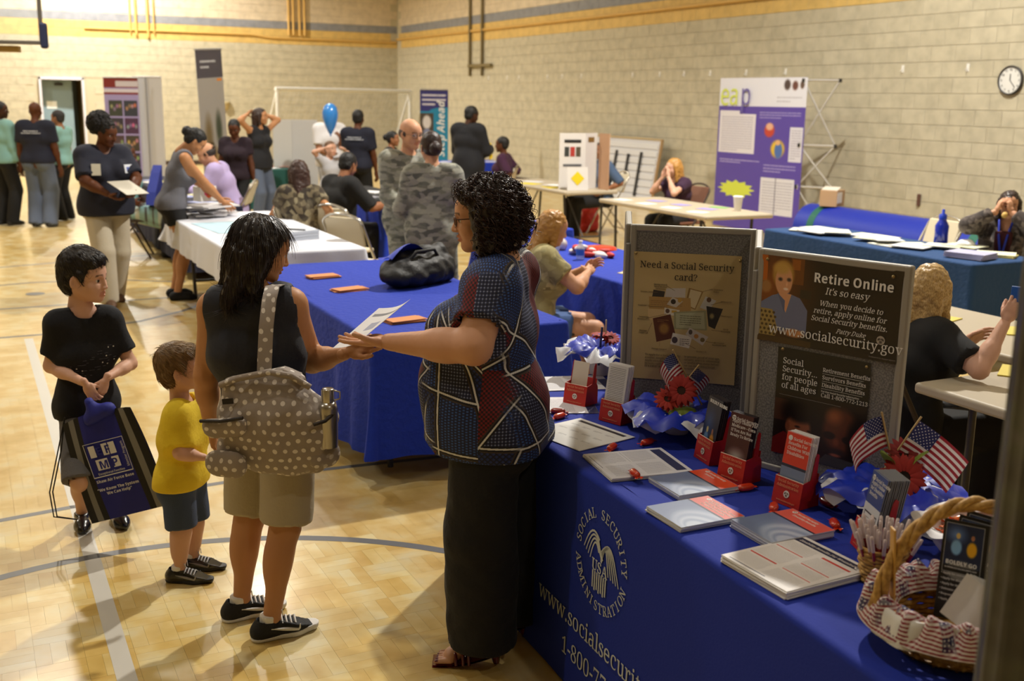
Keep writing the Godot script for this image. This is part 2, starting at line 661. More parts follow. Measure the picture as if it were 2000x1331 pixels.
func bend_at(a: Vector3, b: Vector3, l1: float, l2: float, hint: Vector3) -> Array:
	var d := b - a
	var l := d.length()
	if l > (l1 + l2) * 0.999:
		b = a + d.normalized() * (l1 + l2) * 0.999
		d = b - a
		l = d.length()
	var t := (l1 * l1 - l2 * l2 + l * l) / (2.0 * l)
	var off := sqrt(maxf(0.0, l1 * l1 - t * t))
	var u := d.normalized()
	var w := (hint - u * hint.dot(u)).normalized()
	return [a + u * t + w * off, b]

const SKIN := {"fair": Color(0.62, 0.33, 0.20), "pale": Color(0.64, 0.37, 0.26), "tan": Color(0.50, 0.24, 0.11), "brown": Color(0.10, 0.035, 0.014), "dark": Color(0.055, 0.02, 0.010), "mid": Color(0.28, 0.12, 0.055)}

func person(d: Dictionary) -> Node3D:
	# local frame: feet at the origin, +z ahead, +x to the person's own left; joints in d.j are given in world space
	var x: Transform3D = at(d.at.x, d.at.y, d.at.z, d.yaw)
	var who := thing("person", d.label, "person", x, d.get("group", ""))
	var inv := x.affine_inverse()
	var s: float = d.h / 1.7
	var g: float = d.get("g", 1.0)
	var fem: bool = d.get("fem", false)
	var kid: bool = d.get("kid", false)
	var cell: float = d.get("cell", 0.024)
	var fine: float = d.get("fine", 0.009)
	var sit: bool = d.get("sit", false)
	var seat: float = d.get("seat", 0.45)
	var belly: float = d.get("belly", 0.0)
	# ---- joints
	var j := {}
	j.pel = Vector3(0, 0.93 * s, 0) if not sit else Vector3(0, seat + 0.10 * s, 0)
	var lean := Basis(Vector3.RIGHT, d.get("lean", 0.0)) * Basis(Vector3.BACK, d.get("tilt", 0.0))
	var twist := Basis(Vector3.UP, d.get("twist", 0.0))
	var sw := (0.152 if fem else 0.172) * s * (0.92 if kid else 1.0) * lerpf(1.0, g, 0.5)
	var up: Vector3 = d.get("spine", Vector3.ZERO)
	j.chest = j.pel + lean * Vector3(0, 0.30, 0.0) * s
	j.neck = j.pel + lean * Vector3(0, 0.50, -0.01) * s
	for k in d.get("j", {}):
		if k in ["pel", "chest", "neck"]:
			j[k] = inv * d.j[k]
	for e in [["l", 1.0], ["r", -1.0]]:
		var q: String = e[0]
		var sg: float = e[1]
		j["sh" + q] = j.neck + lean * twist * Vector3(sw * sg, -0.055 * s, 0)
		j["hip" + q] = j.pel + Vector3(0.085 * s * sg * lerpf(1.0, g, 0.6), -0.02 * s, 0)
		j["wr" + q] = d.get("h" + q, Vector3(0.23 * sg * g, 0.80 * s if not sit else seat + 0.22, 0.06))
		j["an" + q] = d.get("f" + q, Vector3(0.10 * sg, 0, 0.0) if not sit else Vector3(0.11 * sg, 0, 0.44 * s)) + Vector3(0, 0.085 * s, 0)
		for k in d.get("j", {}):
			if k in ["sh" + q, "hip" + q, "wr" + q, "an" + q]:
				j[k] = inv * d.j[k]
		var arm := bend_at(j["sh" + q], j["wr" + q], 0.285 * s, 0.25 * s, d.get("e" + q, Vector3(0.35 * sg, -0.5, -0.6)))
		j["el" + q] = arm[0]; j["wr" + q] = arm[1]
		var leg := bend_at(j["hip" + q], j["an" + q], 0.43 * s, 0.42 * s, d.get("k" + q, Vector3(0.1 * sg, 0.0, 1.0)))
		j["kn" + q] = leg[0]; j["an" + q] = leg[1]
		for k in d.get("j", {}):
			if k in ["el" + q, "kn" + q]:
				j[k] = inv * d.j[k]
	var fw: Vector3 = (j.shl - j.shr).cross(j.neck - j.pel).normalized()   # where the chest points
	var hd: float = d.get("hd", 1.0) * s * (1.0 if not kid else 1.22)
	var look: Vector3 = d.get("head", Vector3.ZERO)
	var hb := Basis.from_euler(Vector3(look.y, look.x, look.z), EULER_ORDER_YXZ)
	var hc: Vector3 = j.neck + (lean * Vector3(0, 0.075 * s, 0.01 * s)) + hb * Vector3(0, 0.085, 0.03) * hd
	if d.get("j", {}).has("head"):
		hc = inv * d.j.head
	var hx := Transform3D(hb.scaled(Vector3.ONE * hd), hc)
	j.headx = hx
	# ---- the body: one continuous surface
	var m := g * s
	var arm_g: float = d.get("arm", g)
	var leg_g: float = d.get("leg", g)
	var trunk := func(off: float) -> Array:
		var w: Vector3 = j.pel.lerp(j.chest, 0.42)
		var side: Vector3 = (j.shl - j.shr).normalized()
		var hs: Vector3 = (j.hipl - j.hipr).normalized()
		var t := [
			cap(j.pel - hs * 0.07 * m, j.pel + hs * 0.07 * m, 0.10 * m + off, 0.10 * m + off, 0.05),
			cap(w - side * 0.06 * m, w + side * 0.06 * m, 0.088 * m + off, 0.088 * m + off, 0.05),
			cap(j.chest - side * 0.07 * m, j.chest + side * 0.07 * m, 0.105 * m + off, 0.105 * m + off, 0.05),
			cap(j.pel, j.chest, 0.10 * m + off, 0.10 * m + off, 0.04),
			cap(j.shl, j.shr, 0.052 * s * lerpf(1.0, g, 0.6) + off, 0.052 * s * lerpf(1.0, g, 0.6) + off, 0.05),
			cap(j.neck - (j.neck - j.chest) * 0.3, j.neck, 0.075 * s + off, 0.05 * s + off * 0.5, 0.05),
			cap(j.shl.lerp(j.neck, 0.3), j.chest + side * 0.08 * m, 0.055 * m + off, 0.07 * m + off, 0.05),
			cap(j.shr.lerp(j.neck, 0.3), j.chest - side * 0.08 * m, 0.055 * m + off, 0.07 * m + off, 0.05),
			egg(j.hipl - fw * 0.05 * m + Vector3(0, -0.02 * s, 0), Vector3.ONE * (0.085 * m + off), 0.05),
			egg(j.hipr - fw * 0.05 * m + Vector3(0, -0.02 * s, 0), Vector3.ONE * (0.085 * m + off), 0.05),
		]
		if fem:
			var bust: float = d.get("bust", 1.0)
			for sg in [-1.0, 1.0]:
				t.append(egg(j.chest + side * 0.07 * m * sg + fw * 0.085 * m - (j.neck - j.chest) * 0.02, Vector3.ONE * (0.066 * m * bust + off), 0.05))
		if belly > 0.0:
			t.append(egg(w + fw * (0.05 + 0.06 * belly) * s + Vector3(0, -0.02 * s, 0), Vector3(0.13, 0.13, 0.10) * m * (0.7 + 0.3 * belly) + Vector3.ONE * off, 0.07))
		return t
	var skin: Color = SKIN[d.get("skin", "fair")]
	var parts: Array = trunk.call(-0.004)
	parts.append(cap(j.neck - Vector3(0, 0.03 * s, 0), hc + hb * Vector3(0, -0.06, -0.02) * hd, 0.052 * s, 0.047 * hd, 0.03))
	for q in ["l", "r"]:
		parts.append(cap(j["sh" + q], j["el" + q], 0.048 * s * arm_g, 0.040 * s * arm_g, 0.04))
		parts.append(cap(j["el" + q], j["el" + q].lerp(j["wr" + q], 0.4), 0.040 * s * arm_g, 0.039 * s * arm_g, 0.02))
		parts.append(cap(j["el" + q].lerp(j["wr" + q], 0.3), j["wr" + q], 0.039 * s * arm_g, 0.025 * s * lerpf(1.0, arm_g, 0.4), 0.02))
		parts.append(cap(j["hip" + q], j["kn" + q], 0.082 * s * leg_g, 0.053 * s * leg_g, 0.04))
		parts.append(cap(j["kn" + q], j["an" + q], 0.05 * s * leg_g, 0.034 * s * lerpf(1.0, leg_g, 0.4), 0.03))
		var kb: Vector3 = (j["an" + q] - j["kn" + q])
		var toe: Vector3 = d.get("t" + q, Vector3(0.12 if q == "l" else -0.12, 0, 1.0))
		var back := (-toe + kb.normalized() * toe.dot(kb.normalized())).normalized()
		parts.append(egg(j["kn" + q] + kb * 0.32 + back * 0.018 * s, Vector3(0.046, 0.1, 0.046) * s * leg_g, 0.04, Basis(Quaternion(Vector3.UP, -kb.normalized()))))
		parts.append(cap(j["an" + q] - Vector3(0, 0.03 * s, 0), Vector3(j["an" + q].x, j["an" + q].y - 0.058 * s, j["an" + q].z) + toe.normalized() * 0.08 * s, 0.028 * s, 0.02 * s, 0.02))
	var body := blob(parts, cell)
	# head and hands
	var head := head_template(kid, fine)
	body.add(head, hx)
	for q in ["l", "r"]:
		var hp: Array = d.get("hand" + q, [0.35, 0.15, 0.3])
		var hand := hand_template(hp[0], hp[1], hp[2], maxf(0.0035, fine * 0.6))
		var y: Vector3 = (j["wr" + q] - j["el" + q]).normalized()
		if d.has("point" + q):
			y = d["point" + q].normalized()
		var z: Vector3 = d.get("palm" + q, Vector3(-1 if q == "l" else 1, 0, 0.3))
		z = (z - y * z.dot(y)).normalized()
		var bx := y.cross(z)
		if q == "l":
			bx = -bx
		var hs: float = s * (0.92 if fem else 1.0) * (0.95 if kid else 1.0) * d.get("hands", 1.0)
		body.add(hand, Transform3D(Basis(bx * hs, y * hs, z * hs), j["wr" + q] + y * 0.012 * s))
		j["hand" + q] = Transform3D(Basis(bx * hs, y * hs, z * hs), j["wr" + q] + y * 0.012 * s)
	var lip := Color(skin.r * 0.88, skin.g * 0.68, skin.b * 0.70)
	var brow: Color = d.get("brow", Color(0.025, 0.014, 0.008))
	var iris := Color(0.02, 0.012, 0.008)
	var palette := [skin, lip, skin.lerp(brow, 0.8), Color(0.62, 0.58, 0.55), iris]
	body.c.resize(body.v.size())
	for k in body.v.size():
		body.c[k] = palette[int(body.uv[k].x)]
	obj("body", body, mat(Color.WHITE, 0.52, {"vcol": true, "spec": 0.35}), who)
	# ---- clothing
	var cg: float = d.get("gcell", cell)
	if d.has("shirt"):
		var t: Dictionary = d.shirt
		var off: float = t.get("off", 0.016) * s
		var sp: Array = trunk.call(off)
		sp.append(cap(j.pel - (j.hipl - j.hipr).normalized() * 0.07 * m, j.pel + (j.hipl - j.hipr).normalized() * 0.07 * m, 0.108 * m + off, 0.108 * m + off, 0.04))
		for q in ["l", "r"]:
			var sl: float = t.get("sleeve", 0.55)
			if sl <= 0.0:
				var so: Vector3 = (j["sh" + q] - j.neck).normalized()
				var arm_d: Vector3 = (j["el" + q] - j["sh" + q]).normalized()
				sp.append(bore(j["sh" + q] + so * 0.055 * s + Vector3(0, 0.05 * s, 0), j["sh" + q] + so * 0.05 * s + arm_d * 0.12 * s, 0.062 * s, 0.07 * s, 0.012))
				continue
			var r0: float = 0.052 * s * arm_g + off + 0.004
			if sl <= 1.0:
				sp.append(cuff(j["sh" + q], j["sh" + q].lerp(j["el" + q], sl), r0, lerpf(r0, 0.048 * s * arm_g + off + 0.008, 0.8), 0.04))
			else:
				sp.append(cap(j["sh" + q], j["el" + q], r0, 0.046 * s * arm_g + off, 0.04))
				sp.append(cuff(j["el" + q], j["el" + q].lerp(j["wr" + q], sl - 1.0), 0.046 * s * arm_g + off, 0.034 * s * arm_g + off, 0.03))
		var nr: float = t.get("neck", 0.062) * s
		sp.append(bore(j.neck + fw * 0.01 * s + Vector3(0, 0.005 * s, 0), hc + fw * 0.03 * s, nr, nr * 1.15, 0.008))
		if t.has("vneck"):
			sp.append(bore(j.neck + fw * 0.06 * s, j.neck + fw * 0.13 * s - Vector3(0, t.vneck * s, 0), 0.05 * s, 0.012 * s, 0.008))
		var hem: float = t.get("hem", -0.06)
		if hem < -0.08:
			sp.append(cuff(j.pel + Vector3(0, 0.05 * s, 0), j.pel + Vector3(0, hem * s, 0) + fw * 0.012, 0.155 * m + off, 0.158 * m + off + t.get("flare", 0.0), 0.05))
		var cuts := [[Vector3.DOWN, -(j.pel.y + hem * s)]]
		if sit:
			cuts = [[Vector3.DOWN, -(j.pel.y - 0.06 * s)]]
		var made := blob(sp, cg, cuts, fold_noise if t.has("fold") else null, t.get("fold", 0.0))
		d.shirt_bag = made
		var o := obj(t.get("called", "shirt"), made, t.mat, who)
		if t.has("label"):
			o.set_meta("label", t.label)
	if d.has("pants"):
		var t: Dictionary = d.pants
		var off: float = t.get("off", 0.012) * s
		var hip_off: float = minf(off, 0.005)
		var sp := []
		var hs: Vector3 = (j.hipl - j.hipr).normalized()
		var len: float = t.get("len", 1.0)
		for q in ["l", "r"]:
			if t.has("skirt"):
				break
			var loose: float = t.get("loose", 0.018) * s
			if len <= 0.5:
				sp.append(cuff(j["hip" + q], j["hip" + q].lerp(j["kn" + q], len * 2.0), 0.086 * s * leg_g + off, lerpf(0.086, 0.055, len * 2.0) * s * leg_g + off + loose, 0.012))
			else:
				sp.append(cap(j["hip" + q], j["kn" + q], 0.086 * s * leg_g + off, 0.055 * s * leg_g + off + loose, 0.012))
				sp.append(cuff(j["kn" + q], j["kn" + q].lerp(j["an" + q] - Vector3(0, 0.05 * s, 0), (len - 0.5) * 2.0), 0.055 * s * leg_g + off + loose, 0.045 * s * leg_g + off + loose * 1.2, 0.012))
			sp.append(egg(j["hip" + q] - fw * 0.05 * m + Vector3(0, -0.02 * s, 0), Vector3.ONE * (0.085 * m + hip_off), 0.02))
		sp.append(cap(j.pel - hs * 0.07 * m, j.pel + hs * 0.07 * m, 0.10 * m + hip_off, 0.10 * m + hip_off, 0.03))
		sp.append(cap(j.pel + Vector3(0, 0.08 * s, 0) - hs * 0.065 * m, j.pel + Vector3(0, 0.08 * s, 0) + hs * 0.065 * m, 0.088 * m + hip_off, 0.088 * m + hip_off, 0.04))
		if t.has("skirt"):
			var end: Vector3 = j.pel.lerp((j.knl + j.knr) * 0.5, len)
			for sg in [-1.0, 1.0]:
				sp.append(cuff(j.pel + hs * 0.06 * m * sg, end + hs * 0.09 * m * sg, 0.11 * m, t.skirt, 0.06))
		var made := blob(sp, cg, [[Vector3.UP, j.pel.y + t.get("top", 0.06) * s]], fold_noise if t.has("fold") else null, t.get("fold", 0.0))
		obj(t.get("called", "trousers"), made, t.mat, who)
	if d.has("shoes"):
		for q in ["l", "r"]:
			var a: Vector3 = j["an" + q]
			var toe: Vector3 = d.get("t" + q, Vector3(0.12 if q == "l" else -0.12, 0, 1.0)).normalized()
			var fl: float = a.y - 0.085 * s
			var base := Vector3(a.x, fl, a.z)
			var sp := [
				cap(base - toe * 0.045 * s + Vector3(0, 0.035 * s, 0), base + toe * 0.10 * s + Vector3(0, 0.03 * s, 0), 0.038 * s, 0.042 * s, 0.03),
				cap(base + toe * 0.10 * s + Vector3(0, 0.025 * s, 0), base + toe * 0.155 * s + Vector3(0, 0.022 * s, 0), 0.042 * s, 0.032 * s, 0.03),
				cap(base - toe * 0.03 * s + Vector3(0, 0.04 * s, 0), base + Vector3(0, 0.075 * s, 0), 0.04 * s, 0.043 * s, 0.03)]
			obj("shoe", blob(sp, minf(cell, 0.013), [[Vector3.DOWN, -(fl + 0.003)], [Vector3.UP, fl + 0.085 * s]]), d.shoes, who)
	# ---- hair
	if d.has("hair"):
		hair(who, d.hair, hx, d.get("haircell", maxf(fine, 0.007)))
	d.joints = j
	return who

func hair(who: Node3D, hd: Dictionary, hx: Transform3D, h: float) -> void:
	var sp := []
	var cuts := []
	var skull := egg(Vector3(0, 0.036, -0.016), Vector3(0.081, 0.090, 0.101), 0.02)
	var amp := 0.0
	match hd.style:
		"short":
			var up: float = hd.get("lift", 0.0)
			sp = [egg(Vector3(0, 0.038 + up * 0.5, -0.016), Vector3(0.081, 0.088 + up, 0.101), 0.02), egg(Vector3(0, -0.02, -0.04), Vector3(0.072, 0.06, 0.066), 0.02)]
			sp.append(dent(Vector3(0, -0.035, 0.09), Vector3(0.09, 0.088, 0.085), 0.01))
			sp.append(dent(Vector3(-0.085, -0.025, 0.0), Vector3(0.03, 0.045, 0.028), 0.01))
			sp.append(dent(Vector3(0.085, -0.025, 0.0), Vector3(0.03, 0.045, 0.028), 0.01))
			cuts = [[Vector3(0, -1, 0.25).normalized(), 0.055]]
			amp = 0.004
		"fringe":    # bald on top, a band round the back
			sp = [egg(Vector3(0, 0.0, -0.022), Vector3(0.082, 0.06, 0.094), 0.02), dent(Vector3(0, 0.09, 0.03), Vector3(0.09, 0.085, 0.13), 0.02), dent(Vector3(0, -0.03, 0.085), Vector3(0.1, 0.12, 0.085), 0.01)]
			cuts = [[Vector3.DOWN, 0.045]]
		"long":
			var l: float = hd.get("len", 0.3)
			sp = [skull, egg(Vector3(0, 0.0, -0.045), Vector3(0.085, 0.10, 0.075), 0.03),
				cap(Vector3(-0.035, -0.03, -0.06), Vector3(-0.05, -l, -0.075), 0.055, 0.045, 0.04), cap(Vector3(0.035, -0.03, -0.06), Vector3(0.05, -l, -0.075), 0.055, 0.045, 0.04),
				cap(Vector3(-0.074, 0.02, -0.005), Vector3(-0.085, -l * 0.55, 0.01), 0.028, 0.022, 0.03), cap(Vector3(0.074, 0.02, -0.005), Vector3(0.085, -l * 0.55, 0.01), 0.028, 0.022, 0.03),
				dent(Vector3(0, -0.035, 0.105), Vector3(0.066, 0.105, 0.09), 0.015)]
			amp = 0.007
		"bun":
			sp = [skull, egg(Vector3(0, -0.01, -0.04), Vector3(0.078, 0.07, 0.07), 0.02), egg(Vector3(0, hd.get("at", 0.02), -0.125), Vector3(0.05, 0.05, 0.04), 0.015),
				dent(Vector3(0, -0.035, 0.09), Vector3(0.085, 0.10, 0.085), 0.01), dent(Vector3(-0.085, -0.025, 0.0), Vector3(0.03, 0.04, 0.028), 0.01), dent(Vector3(0.085, -0.025, 0.0), Vector3(0.03, 0.04, 0.028), 0.01)]
			cuts = [[Vector3(0, -1, 0.2).normalized(), 0.07]]
			amp = 0.004
		"puff":      # natural hair gathered into a puff behind a band
			sp = [egg(Vector3(0, 0.038, -0.016), Vector3(0.082, 0.09, 0.1), 0.02), egg(Vector3(0.0, 0.07, -0.10), Vector3(0.125, 0.115, 0.10), 0.02),
				dent(Vector3(0, -0.035, 0.09), Vector3(0.085, 0.10, 0.085), 0.01), dent(Vector3(-0.085, -0.025, 0.0), Vector3(0.03, 0.045, 0.028), 0.01), dent(Vector3(0.085, -0.025, 0.0), Vector3(0.03, 0.045, 0.028), 0.01)]
			cuts = [[Vector3(0, -1, 0.2).normalized(), 0.055]]
			amp = 0.014
		"bob":
			sp = [skull, egg(Vector3(0, -0.02, -0.04), Vector3(0.098, 0.115, 0.095), 0.03),
				cap(Vector3(-0.078, 0.02, 0.0), Vector3(-0.088, -0.09, 0.01), 0.034, 0.03, 0.03), cap(Vector3(0.078, 0.02, 0.0), Vector3(0.088, -0.09, 0.01), 0.034, 0.03, 0.03),
				dent(Vector3(0, -0.035, 0.105), Vector3(0.062, 0.105, 0.09), 0.015)]
			cuts = [[Vector3.DOWN, 0.13]]
			amp = 0.008
	var b := blob(sp, h, cuts, hair_noise, amp)
	var all := Bag.new()
	all.add(b, hx)
	var o := obj("hair", all, hd.mat, who)
	if hd.has("label"):
		o.set_meta("label", hd.label)

var hair_noise := FastNoiseLite.new()

# ---------------------------------------------------------------- the hall
func build_camera() -> void:
	var cam := Camera3D.new()
	cam.name = "camera"
	var yaw := 0.466
	var pitch := 0.21907
	var roll := 0.01603
	var fwd := Vector3(sin(yaw) * cos(pitch), -sin(pitch), -cos(yaw) * cos(pitch))
	var r := Vector3(cos(yaw), 0, sin(yaw))
	var u := r.cross(fwd)
	var r2 := r * cos(roll) + u * sin(roll)
	var u2 := u * cos(roll) - r * sin(roll)
	cam.transform = Transform3D(Basis(r2, u2, -fwd), Vector3(0, 1.85, 0))
	cam.near = 0.1
	cam.far = 120.0
	cam.fov = rad_to_deg(2.0 * atan(665.5 / 2121.0))
	var lens := CameraAttributesPhysical.new()
	lens.frustum_focal_length = 12.0 / (665.5 / 2121.0)
	lens.frustum_near = 0.1
	lens.frustum_far = 120.0
	lens.frustum_focus_distance = 3.6
	lens.exposure_aperture = 3.6
	cam.attributes = lens
	add_child(cam)
	var we := WorldEnvironment.new()
	we.name = "world_environment"
	var e := Environment.new()
	e.background_mode = Environment.BG_COLOR
	e.background_color = Color.BLACK
	e.tonemap_mode = Environment.TONE_MAPPER_LINEAR
	e.tonemap_exposure = 0.95
	e.sdfgi_enabled = true
	e.ssao_enabled = true
	e.ssil_enabled = true
	we.environment = e
	add_child(we)

const LAMPS := [[0.3, -4.3, 9.0], [6.6, -8.0, 88.0], [-5.5, -6.0, 9.0], [0.5, -13.5, 34.0], [-5.5, -15.0, 20.0], [3.0, -27.6, 105.0], [7.4, -22.0, 15.0], [-3.0, -23.5, 30.0], [2.0, 3.2, 5.0], [9.0, 0.5, 8.0], [4.2, -18.0, 16.0]]

func build_lamps() -> void:
	var shade := Bag.new()
	shade.lathe(Transform3D(), [Vector2(0.05, 0.42), Vector2(0.12, 0.40), Vector2(0.14, 0.22), Vector2(0.28, 0.02), Vector2(0.29, 0.0), Vector2(0.27, 0.02), Vector2(0.12, 0.2), Vector2(0.0, 0.22)], 24)
	var glow := Bag.new()
	glow.lathe(Transform3D(), [Vector2(0.0, 0.0), Vector2(0.2, 0.0), Vector2(0.21, 0.02), Vector2(0.0, 0.03)], 24)
	var k := 0
	for l in LAMPS:
		k += 1
		var where: String = ["over the boys", "over the teal table", "left of the court", "over the middle aisle", "far left of the court", "near the back wall", "near the corner goal", "near the backboard", "behind the camera", "behind the right tables", "over the back tables"][k - 1]
		var t := thing("high_bay_lamp", "round metal high bay lamp hung from the ceiling " + where, "lamp", at(l[0], 7.0, l[1]), "ceiling lamps")
		obj("reflector", shade, mat(Color8(200, 200, 205), 0.3, {"metal": 0.8}), t)
		obj("lens", glow, mat(Color8(255, 246, 225), 0.4, {"glow": 12.0}), t, at(0, 0.03, 0))
		obj("stem", rod(Vector3(0, 0.4, 0), Vector3(0, 1.0, 0), 0.015), mat(Color8(120, 120, 120), 0.5, {"metal": 0.6}), t)
		var s := SpotLight3D.new()
		s.name = "lamp_light"
		s.light_color = Color8(255, 250, 240)
		s.light_energy = l[2]
		s.light_size = 0.13
		s.spot_angle = 78.0
		s.spot_angle_attenuation = 0.5
		s.spot_range = 60.0
		s.spot_attenuation = 2.0
		s.shadow_enabled = true
		s.rotation.x = -PI / 2
		s.position.y = -0.02
		t.add_child(s)

func build_room() -> void:
	# floor slab, with strips of parquet laid on it where they can be told apart
	var wood := noise_tex(512, 0.012, [[0.0, Color8(192, 160, 92)], [0.4, Color8(206, 176, 112)], [0.6, Color8(212, 188, 132)], [1.0, Color8(210, 196, 158)]], FastNoiseLite.TYPE_SIMPLEX_SMOOTH, 4)
	var grain := mat(Color8(255, 255, 255), 0.30, {"tex": wood, "tri": 0.6, "world": true, "coat": 0.35, "coat_rough": 0.16})
	var f := Bag.new()
	f.box(at(1.0, -0.105, -12.0), Vector3(26.0, 0.2, 38.0))
	var floor_o := struct("floor", f, grain)
	var strip := Bag.new()
	strip.box(at(0, -0.0025, 0), Vector3(0.1523, 0.005, 0.0505))
	var strip_mesh := strip.mesh(null)
	var tones := []
	for c in [Color8(213, 186, 126), Color8(208, 178, 112), Color8(216, 192, 136), Color8(212, 183, 120), Color8(212, 188, 134), Color8(205, 173, 106)]:
		var m: StandardMaterial3D = grain.duplicate()
		m.albedo_color = Color(c.r / 0.82, c.g / 0.71, c.b / 0.49).clamp(Color(0, 0, 0), Color(1.15, 1.15, 1.25))
		tones.append(m)
	rng.seed = 11
	var rest := Bag.new()
	var near := []
	for a in range(-10, 56):
		for b in range(-96, -14):
			var cx := a * 0.153
			var cz := b * 0.153
			# keep to what the camera can see
			var fwd := cx * 0.449 - cz * 0.893
			var side := cx * 0.893 + cz * 0.449
			if fwd < 2.3 or absf(side) > fwd * 0.53 or (cx > 6.5 and cz > -8.0):
				continue
			for k in 3:
				var o := (k - 1) * 0.051
				var turn := ((a + b) & 1) == 0
				var x := at(cx + (0.0 if turn else o), 0.0, cz + (o if turn else 0.0), 0.0 if turn else PI / 2)
				var tone := rng.randi() % tones.size()
				if cx > -0.6 and cx < 1.75 and fwd > 3.0 and side < 0.35 and fwd < 4.35 and near.size() < 300 and not (cx > 1.45 and cz > -3.3):
					near.append([x, tone])
				else:
					rest.tint = [Color(0.98, 0.98, 0.97), Color(0.94, 0.92, 0.85), Color(1, 1, 1), Color(0.97, 0.95, 0.91), Color(0.98, 0.99, 1.0), Color(0.92, 0.88, 0.78)][tone]
					var q := x.basis
					rest.quad(x * Vector3(-0.0761, 0, -0.0252), x * Vector3(0.0761, 0, -0.0252), x * Vector3(0.0761, 0, 0.0252), x * Vector3(-0.0761, 0, 0.0252), Vector3.UP)
	for p in near:
		var o := obj("parquet_strip", strip_mesh, tones[p[1]], floor_o, p[0])
	var grain_v: StandardMaterial3D = grain.duplicate()
	grain_v.vertex_color_use_as_albedo = true
	obj("parquet", rest, grain_v, floor_o).set_meta("kind", "stuff")
	# court markings, painted
	var grey := mat(Color8(92, 92, 94), 0.42)
	var pale := mat(Color8(196, 192, 182), 0.4)
	var lines := [["circle", 0.45, -2.82, 1.63, 0.05], ["line", [[-0.6, -4.93], [0.3, -5.06], [1.2, -5.12], [2.4, -5.02]], 0.042, grey],
		["line", [[0.335, -2.5], [0.335, -8.9]], 0.062, pale], ["line", [[-0.4, -9.0], [0.6, -9.02], [1.2, -9.26], [1.6, -9.58], [1.95, -10.0]], 0.05, grey],
		["line", [[-0.4, -10.22], [2.2, -10.3]], 0.05, grey], ["line", [[-0.4, -11.4], [0.5, -11.6], [1.2, -11.55], [1.9, -11.1]], 0.05, grey],
		["line", [[-0.6, -12.55], [0.6, -12.84], [2.4, -13.3]], 0.05, grey], ["line", [[4.3, -4.2], [5.4, -3.5]], 0.05, grey]]
	for l in lines:
		var b := Bag.new()
		var pts := []
		var w := 0.05
		if l[0] == "circle":
			for k in 97:
				var t := TAU * k / 96
				pts.append(Vector2(l[1] + cos(t) * l[3], l[2] + sin(t) * l[3]))
			w = l[4]
		else:
			for p in l[1]:
				pts.append(Vector2(p[0], p[1]))
			w = l[2]
		for k in pts.size() - 1:
			var d: Vector2 = (pts[k + 1] - pts[k]).normalized()
			var d0: Vector2 = (pts[k + 1] - pts[maxi(k - 1, 0)]).normalized()
			var d1: Vector2 = (pts[mini(k + 2, pts.size() - 1)] - pts[k]).normalized()
			var n0 := Vector3(-d0.y, 0, d0.x) * w * 0.5
			var n1 := Vector3(-d1.y, 0, d1.x) * w * 0.5
			var p0 := Vector3(pts[k].x, 0.0006, pts[k].y)
			var p1 := Vector3(pts[k + 1].x, 0.0006, pts[k + 1].y)
			b.quad(p0 - n0, p0 + n0, p1 + n1, p1 - n1, Vector3.UP)
		obj("court_line", b, grey if l[0] == "circle" else l[3], floor_o)
	var spot := Bag.new()
	spot.lathe(at(0.5, 0.0006, -10.93), [Vector2(0.0, 0.0004), Vector2(0.085, 0.0004), Vector2(0.085, 0)], 24)
	obj("floor_socket", spot, mat(Color8(80, 78, 74), 0.4), floor_o)
	# walls
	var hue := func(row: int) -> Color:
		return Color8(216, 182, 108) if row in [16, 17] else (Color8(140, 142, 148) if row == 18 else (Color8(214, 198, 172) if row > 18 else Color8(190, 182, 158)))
	var joint := mat(Color8(182, 173, 148), 0.85)
	var paint_tex := noise_tex(256, 0.03, [[0.0, Color8(226, 226, 226)], [0.5, Color8(244, 244, 244)], [1.0, Color8(255, 255, 255)]])
	var brick := Bag.new()
	_brick(brick, Transform3D(), 0.396, 0.196, 0.003)
	var brick_mesh := brick.mesh(null)
	var wr := struct("wall_right", boxed(Vector3(0.3, 8.0, 38.0), 0.0, at(WALL_X + 0.155, 4.0, -11.4)), joint)
	var wb := struct("wall_back", _back_wall(), joint)
	var block_mats := []
	for k in 4:
		block_mats.append(mat(Color8(186 + k * 2, 178 + k * 2, 154 + k * 2), 0.62, {"tex": paint_tex, "tri": 0.5, "world": true}))
	var heap := Bag.new()
	var count := 0
	var face_right := Basis(Vector3.UP, -PI / 2)
	for row in 26:
		for k in 62:
			var z := -8.0 - k * 0.4 - (0.2 if row & 1 else 0.0)
			if z - 0.2 < WALL_Z:
				continue
			var x := Transform3D(face_right, Vector3(WALL_X, row * 0.2 + 0.1, z))
			if row >= 2 and row < 16 and k >= 1 and k <= 21 and count < 294:
				obj("block", brick_mesh, block_mats[(row * 7 + k * 13) % 4], wr, x)
				count += 1
			else:
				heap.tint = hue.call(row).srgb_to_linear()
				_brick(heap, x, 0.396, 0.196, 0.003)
	var vm := mat(Color.WHITE, 0.62, {"vcol": true, "tex": paint_tex, "tri": 0.5, "world": true})
	obj("blocks", heap, vm, wr).set_meta("kind", "stuff")
	heap = Bag.new()
	for row in 26:
		for k in 34:
			var bx := WALL_X - 0.2 - k * 0.4 - (0.2 if row & 1 else 0.0)
			if row < 11 and bx + 0.2 > 1.8 and bx - 0.2 < 2.95:
				continue
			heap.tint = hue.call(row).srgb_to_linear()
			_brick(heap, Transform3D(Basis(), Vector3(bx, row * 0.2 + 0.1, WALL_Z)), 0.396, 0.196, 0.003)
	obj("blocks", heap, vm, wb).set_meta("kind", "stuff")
	struct("wall_left", boxed(Vector3(0.3, 8.0, 38.0), 0.0, at(-11.5, 4.0, -11.4)), mat(Color8(196, 184, 150), 0.85))
